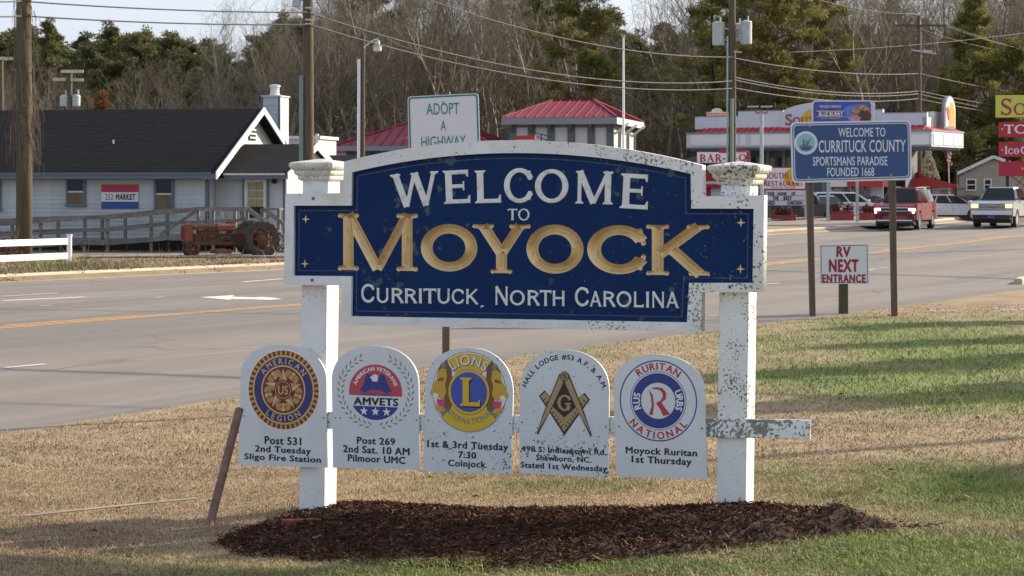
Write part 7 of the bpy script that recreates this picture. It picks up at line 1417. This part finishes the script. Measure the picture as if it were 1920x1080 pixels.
def pine(seed, H, start=.35, Rm=.2, nb=46, ncl=6, ntri=36, r0=.22, csz=.32, shape='lob', crad=.5):
    g = np.random.default_rng(seed); tr, br = [], []; n = 9; p = np.zeros(3); pts = [p]
    for i in range(n): q = p + np.array([g.normal() * .05, g.normal() * .05, H / n]); tr.append((p, q, r0 * (1 - .85 * i / n), r0 * (1 - .85 * (i + 1) / n), 0)); p = q; pts.append(p)
    cen, rad = [], []
    for k in range(nb):
        t = start + (1 - start) * ((k + g.random()) / nb) ** .9; i = min(int(t * n), n - 1); b = pts[i] + (pts[i + 1] - pts[i]) * (t * n - i); a = g.uniform(0, 6.28); tt = (t - start) / (1 - start)
        prof = (math.sin(math.pi * min(1, (tt * .80 + .20))) ** .7 if shape == 'lob' else (1 - tt) ** .8 + .06); L = H * Rm * prof * (g.uniform(.45, 1.25) if shape == 'lob' else g.uniform(.75, 1.15)); d = np.array([math.cos(a), math.sin(a), .15 + .5 * tt - (.1 if tt < .2 else 0)]); d /= np.linalg.norm(d); e = b + d * L
        br.append((b, e, max(.03, r0 * .34 * (1 - tt)), .015, 0))
        for j in range(ncl):
            s = .35 + .7 * (j + g.random()) / ncl; c = b + d * L * s + g.normal(size=3) * L * .12 * np.array([1, 1, .7]); cen.append(c); rad.append(crad * g.uniform(.6, 1.25) * (.6 + .4 * prof))
            if j % 2: br.append((b + d * L * s * .8, c, .018, .008, 0))
    for _ in range(5): cen.append(pts[-1] + g.normal(size=3) * .3); rad.append(crad * .8)
    V, Fq = tubes3([s[0] for s in tr + br], [s[1] for s in tr + br], [s[2] for s in tr + br], [s[3] for s in tr + br]); N = clumps(g, cen, ntri, csz, rad); return (V, Fq), N
def bare_proto(seed, H, mt='twig', **k):
    (a, b) = bare_tree(seed, H, **k); m1 = np_mesh('trunk', *a); m1.materials.append(M['bark_pale']); m2 = np_mesh('crown', *b); m2.materials.append(M[mt]); return m1, m2
def pine_proto(seed, H, mt='needles_far', **k):
    (V, Fq), N = pine(seed, H, **k); m1 = np_mesh('trunk', V, Fq); m1.materials.append(M['bark_pine']); m2 = np_mesh('crown', N, np.arange(len(N)).reshape(-1, 3)); m2.materials.append(M[mt]); return m1, m2
def place_tree(name, proto, x, y, s, rz, label, group=None, sz=None):
    t = thing(name, label, 'tree', (x, y, float(gz(x, y)) - .1 if y < 170 else 0.3), rz, group); t.scale = (s, s, sz or s); link('trunk', proto[0], None, t); link('crown', proto[1], None, t); return t
random.seed(11)
BT = [bare_proto(i, 12, 'twig' if i % 2 else 'twig_warm', start=.28 + .05 * (i % 3), nlimb=13 + i % 4, spread=.55 + .1 * (i % 3), r0=.13 + .02 * (i % 3)) for i in range(1, 10)]
ST = [bare_proto(60 + i, 12, 'twig', start=.42, nlimb=9, spread=.5, r0=.15 + .02 * (i % 3), depth=2, nb=2, twist=.09) for i in range(5)]
PT = [pine_proto(20 + i, 14, 'needles_far', start=.40 + .08 * (i % 3), Rm=.17 + .03 * (i % 2), nb=30, ncl=5, ntri=70, crad=.52, csz=.23) for i in range(6)]
# skyline of the wood: photo pixel column -> row of the highest twigs
def top(px): return np.interp(px, [-100, 0, 80, 130, 200, 330, 420, 470, 520, 600, 700, 800, 900, 1000, 1110, 1150, 1250, 1300, 1400, 1500, 1600, 1700, 1800, 1920, 2050], [70, 75, 60, 110, 80, 85, 120, 130, 60, -10, -30, -40, -50, -40, 20, 65, 72, 20, -40, -60, -20, -10, -20, -40, -40])
GB = 'bare winter trees in the wood behind the buildings'; GP = 'dark pines in the wood behind the buildings'
nb_ = 0
for row, (D0, cnt, jit) in enumerate(((172, 40, 5), (182, 46, 6), (194, 48, 6), (206, 46, 8), (222, 36, 8), (240, 28, 8), (167, 36, 2))):
    for i in range(cnt):
        px = -120 + 2160 * (i + random.uniform(.1, .9)) / cnt; D = D0 + random.uniform(-jit, jit); tp = float(top(px)); H = CH + (HY - tp) / F * D; H *= random.uniform(.66, 1.02) if row < 3 else random.uniform(.85, 1.05); H *= .80 if px < 400 or 1130 < px < 1240 else 1; x = (px - CX) / F * D
        k = random.randrange(9); s = H / 12; pr = BT[k] if row < 6 else ST[k % 5]; place_tree('bare_tree', pr, x, D, s * random.uniform(.85, 1.0), random.uniform(0, 6.28), 'bare grey-brown winter tree standing in the wood behind the buildings', GB, sz=s)
for row, (D0, cnt) in enumerate(((196, 20), (212, 30), (234, 34), (252, 34), (214, 20), (230, 22), (246, 16))):
    for i in range(cnt):
        px = -120 + 2160 * (i + random.uniform(.1, .9)) / cnt if row < 4 else -90 + 640 * (i + random.uniform(.1, .9)) / cnt
        if row < 1 and 760 < px < 1000: continue
        D = D0 + random.uniform(-7, 7); tp = float(top(px)); H = CH + (HY - tp) / F * D; H *= random.uniform(.86, 1.06) if px < 540 or 1130 < px < 1300 else random.uniform(.55, .85); x = (px - CX) / F * D
        if 780 < px < 1000: H *= .75
        k = random.randrange(6); s = H / 14; place_tree('pine_tree', PT[k], x, D, s, random.uniform(0, 6.28), 'dark green pine standing among the bare trees of the wood', GP, sz=s)
# undergrowth and brush that closes the wood low down
g = np.random.default_rng(5); N = 26000; px = g.uniform(-200, 2150, N); D = g.uniform(165, 262, N); x = (px - CX) / F * D; b = np.stack([x, D, np.full(N, 0.)], 1); Hh = g.uniform(2.0, 7.5, N) * np.where(g.random(N) < .25, 1.4, 1); d = np.stack([g.normal(size=N) * .12, g.normal(size=N) * .12, np.ones(N)], 1)
md = b + d * Hh[:, None] * .5; e = md + (d + g.normal(size=(N, 3)) * .16) * Hh[:, None] * .5; V1, F1 = tubes3(b, md, np.full(N, .05), np.full(N, .035)); V2, F2 = tubes3(md, e, np.full(N, .035), np.full(N, .008)); m_ = np_mesh('undergrowth', np.concatenate([V1, V2]), np.concatenate([F1, F2 + len(V1)])); tag(link('undergrowth', m_, 'twig_warm'), 'thick brown brush and saplings filling the wood low down', kind='stuff')
N = 60000; px = g.uniform(-200, 2150, N); D = g.uniform(168, 262, N); x = (px - CX) / F * D; zc = g.uniform(0, 8.5, N) ** 1.0; p = np.stack([x, D, zc], 1); u = g.normal(size=(N, 3)); u /= np.linalg.norm(u, axis=1)[:, None]; v = g.normal(size=(N, 3)) * .05; L_ = g.uniform(.5, 1.6, (N, 1)); V = np.stack([p - v, p + v, p + u * L_], 1).reshape(-1, 3); tag(link('brush', np_mesh('brush', V, np.arange(3 * N).reshape(-1, 3)), 'twig'), 'tangle of fine twigs deep in the wood', kind='stuff')
# far edge of the wood: rises behind everything
N = 110000; px = g.uniform(-1500, 3400, N); D = g.uniform(262, 290, N); x = (px - CX) / F * D; tp = top(px) + 50; Hm = (CH + (HY - tp) / F * D) * (.78 + .3 * np.sin(px * .031) * np.sin(px * .0113 + 1) + .12 * np.sin(px * .11)) * np.where((px < -100) | (px > 2050), .8, 1); zc = g.random(N) ** .8 * Hm; p = np.stack([x, D, zc], 1); u = g.normal(size=(N, 3)); u /= np.linalg.norm(u, axis=1)[:, None]; v = np.cross(u, g.normal(size=(N, 3))) * .3; V = np.stack([p - v, p + v, p + u * g.uniform(.8, 1.8, (N, 1))], 1).reshape(-1, 3); tag(link('distant_wood', np_mesh('distant_wood', V, np.arange(3 * N).reshape(-1, 3)), 'twig_warm'), 'deep brown mass of the wood farthest from the road', kind='stuff')
# the pines and trees one can tell apart
def big(px, tp, D, wpx, seed, label, mt='needles', start=.3, nb=60, sh='lob', ntri=44, name='pine_tree', ncl=6, crad=.56, csz=.24):
    H = CH + (HY - tp) / F * D; Rm = (wpx / 2) / F * D / H; x = (px - CX) / F * D; pr = pine_proto(seed, H, mt, start=start, Rm=Rm * 1.05, nb=int(nb * (.62 if sh == 'lob' else .8)), ncl=ncl, ntri=int(ntri * 2.3), r0=.26, crad=crad, csz=csz, shape=sh); return place_tree(name, pr, x, D, 1, 0, label)
big(1085, -60, 161, 170, 101, 'broad green pine rising behind the red hip roof', start=.28, nb=80)
big(1010, -80, 175, 150, 109, 'tall pine with bare lower limbs left of the broad green pine', start=.55, nb=40)
big(1335, -90, 165, 150, 102, 'tall dark pine left of the transformer pole', start=.30, nb=74)
big(1440, -90, 163, 220, 103, 'large dense pine right behind the transformer pole', start=.22, nb=100, ntri=50)
big(1525, -50, 167, 170, 104, 'spreading pine above the blue county sign', start=.25, nb=80)
big(1820, 28, 164, 200, 105, 'dark pointed pine behind the beige house', start=.12, nb=90, sh='cone', ntri=50)
big(1900, 120, 163, 110, 110, 'lower dark pine at the right edge behind the sign stack', start=.05, nb=50)
big(1770, 200, 164, 120, 111, 'low dark pine left of the pointed pine', start=.02, nb=50)
big(560, 60, 193, 110, 106, 'dark pine just left of the wooden pole behind the sign post', start=.15, nb=60, mt='needles_far')
big(700, -30, 189, 170, 107, 'tall dark pine with high crown behind the lamp pole', start=.62, nb=44, mt='needles_far')
big(650, 110, 195, 130, 112, 'mid height dark pine behind the lamp pole', start=.3, nb=50, mt='needles_far')
big(85, 55, 189, 90, 108, 'tall full pine right of the vine-wrapped pole', start=.25, nb=56, mt='needles_far')
big(190, 185, 163, 60, 113, 'small rusty-leaved tree above the dark roof', mt='leaves_rust', start=.3, nb=22, name='rusty_tree')
for i, (px, tp, D, sd, lab) in enumerate(((1250, -30, 168, 31, 'tall forked bare tree standing in the sky gap'), (440, 30, 165, 32, 'pale spreading bare tree left of the chimney'), (520, 20, 168, 33, 'bare tree with arching twigs behind the chimney'), (610, -40, 170, 34, 'tall bare tree right of the wooden pole'), (760, -60, 168, 35, 'bare tree with heavy limbs above the green lettered sign'), (880, -70, 170, 36, 'slender tall bare tree left of the tall pine'), (1660, -40, 175, 37, 'pale bare tree left of the far pole'), (1760, -60, 178, 38, 'pale high bare tree behind the far pole'), (1860, -60, 180, 39, 'pale fine-twigged bare tree above the pointed pine'))):
    H = CH + (HY - tp) / F * D; pr = bare_proto(sd, H, 'twig', start=.30, nlimb=18, spread=.65, r0=.20, depth=3); place_tree('bare_tree', pr, (px - CX) / F * D, D, 1, 0, lab)
# trees outside the picture at right whose shadows lie across the turf
for i, (x, y, H, w_, sh, st) in enumerate(((24.2, 38.2, 12.4, .17, 'cone', .08), (25.5, 43.5, 12.8, .15, 'cone', .08), (28.5, 49.5, 12.0, .14, 'cone', .1), (31, 55, 13, .13, 'cone', .15), (22.2, 29.8, 9.6, .16, 'cone', .08))):
    pr = pine_proto(140 + i, H, 'needles', start=st, Rm=w_, nb=80, ncl=6, ntri=60, crad=.5, csz=.3, shape=sh); place_tree('cedar_tree', pr, x, y, 1, 0, ['nearest dark cedar standing off to the right of the turf', 'second dark cedar standing off to the right of the turf', 'third dark cedar standing off to the right of the turf', 'farthest dark cedar standing off to the right of the turf', 'shorter dark cedar standing off to the right nearest the camera'][i])
pt = thing('utility_pole', 'wooden utility pole standing off to the right of the turf', 'utility pole', (22.5, 32.8, 0)); MB().tube([(0, 0, -.3), (0, 0, 12)], [.16, .11], 12).build('pole', 'pole_wood', pt)
for q, ((ax, ay), (dx, dy), h, t0, t1, r_, lab) in enumerate((((4.7, 42.7), (.937, -.348), 9.0, -40, 45, .035, 'first cable crossing the road high above the picture'), ((4.9, 42.1), (.937, -.348), 8.6, -40, 45, .05, 'second cable crossing the road high above the picture'), ((9.7, 36), (.958, -.286), 8.5, -45, 40, .03, 'nearest cable crossing the road high above the picture'), ((26.8, 79.3), (.736, -.677), 10.0, -8, 60, .08, 'thick cable bundle crossing the road high above the right edge'), ((10, 56), (.96, -.28), 9, -45, 40, .05, 'third cable crossing the road high above the picture'))):
    wire((ax + dx * t0, ay + dy * t0, h), (ax + dx * t1, ay + dy * t1, h), .15, lab, r=r_)
pt = thing('utility_pole', 'wooden utility pole beyond the right edge carrying a thick cable bundle', 'utility pole', (21.0, 84.8, .3)); MB().tube([(0, 0, -.3), (0, 0, 10)], [.17, .12], 12).build('pole', 'pole_wood', pt)
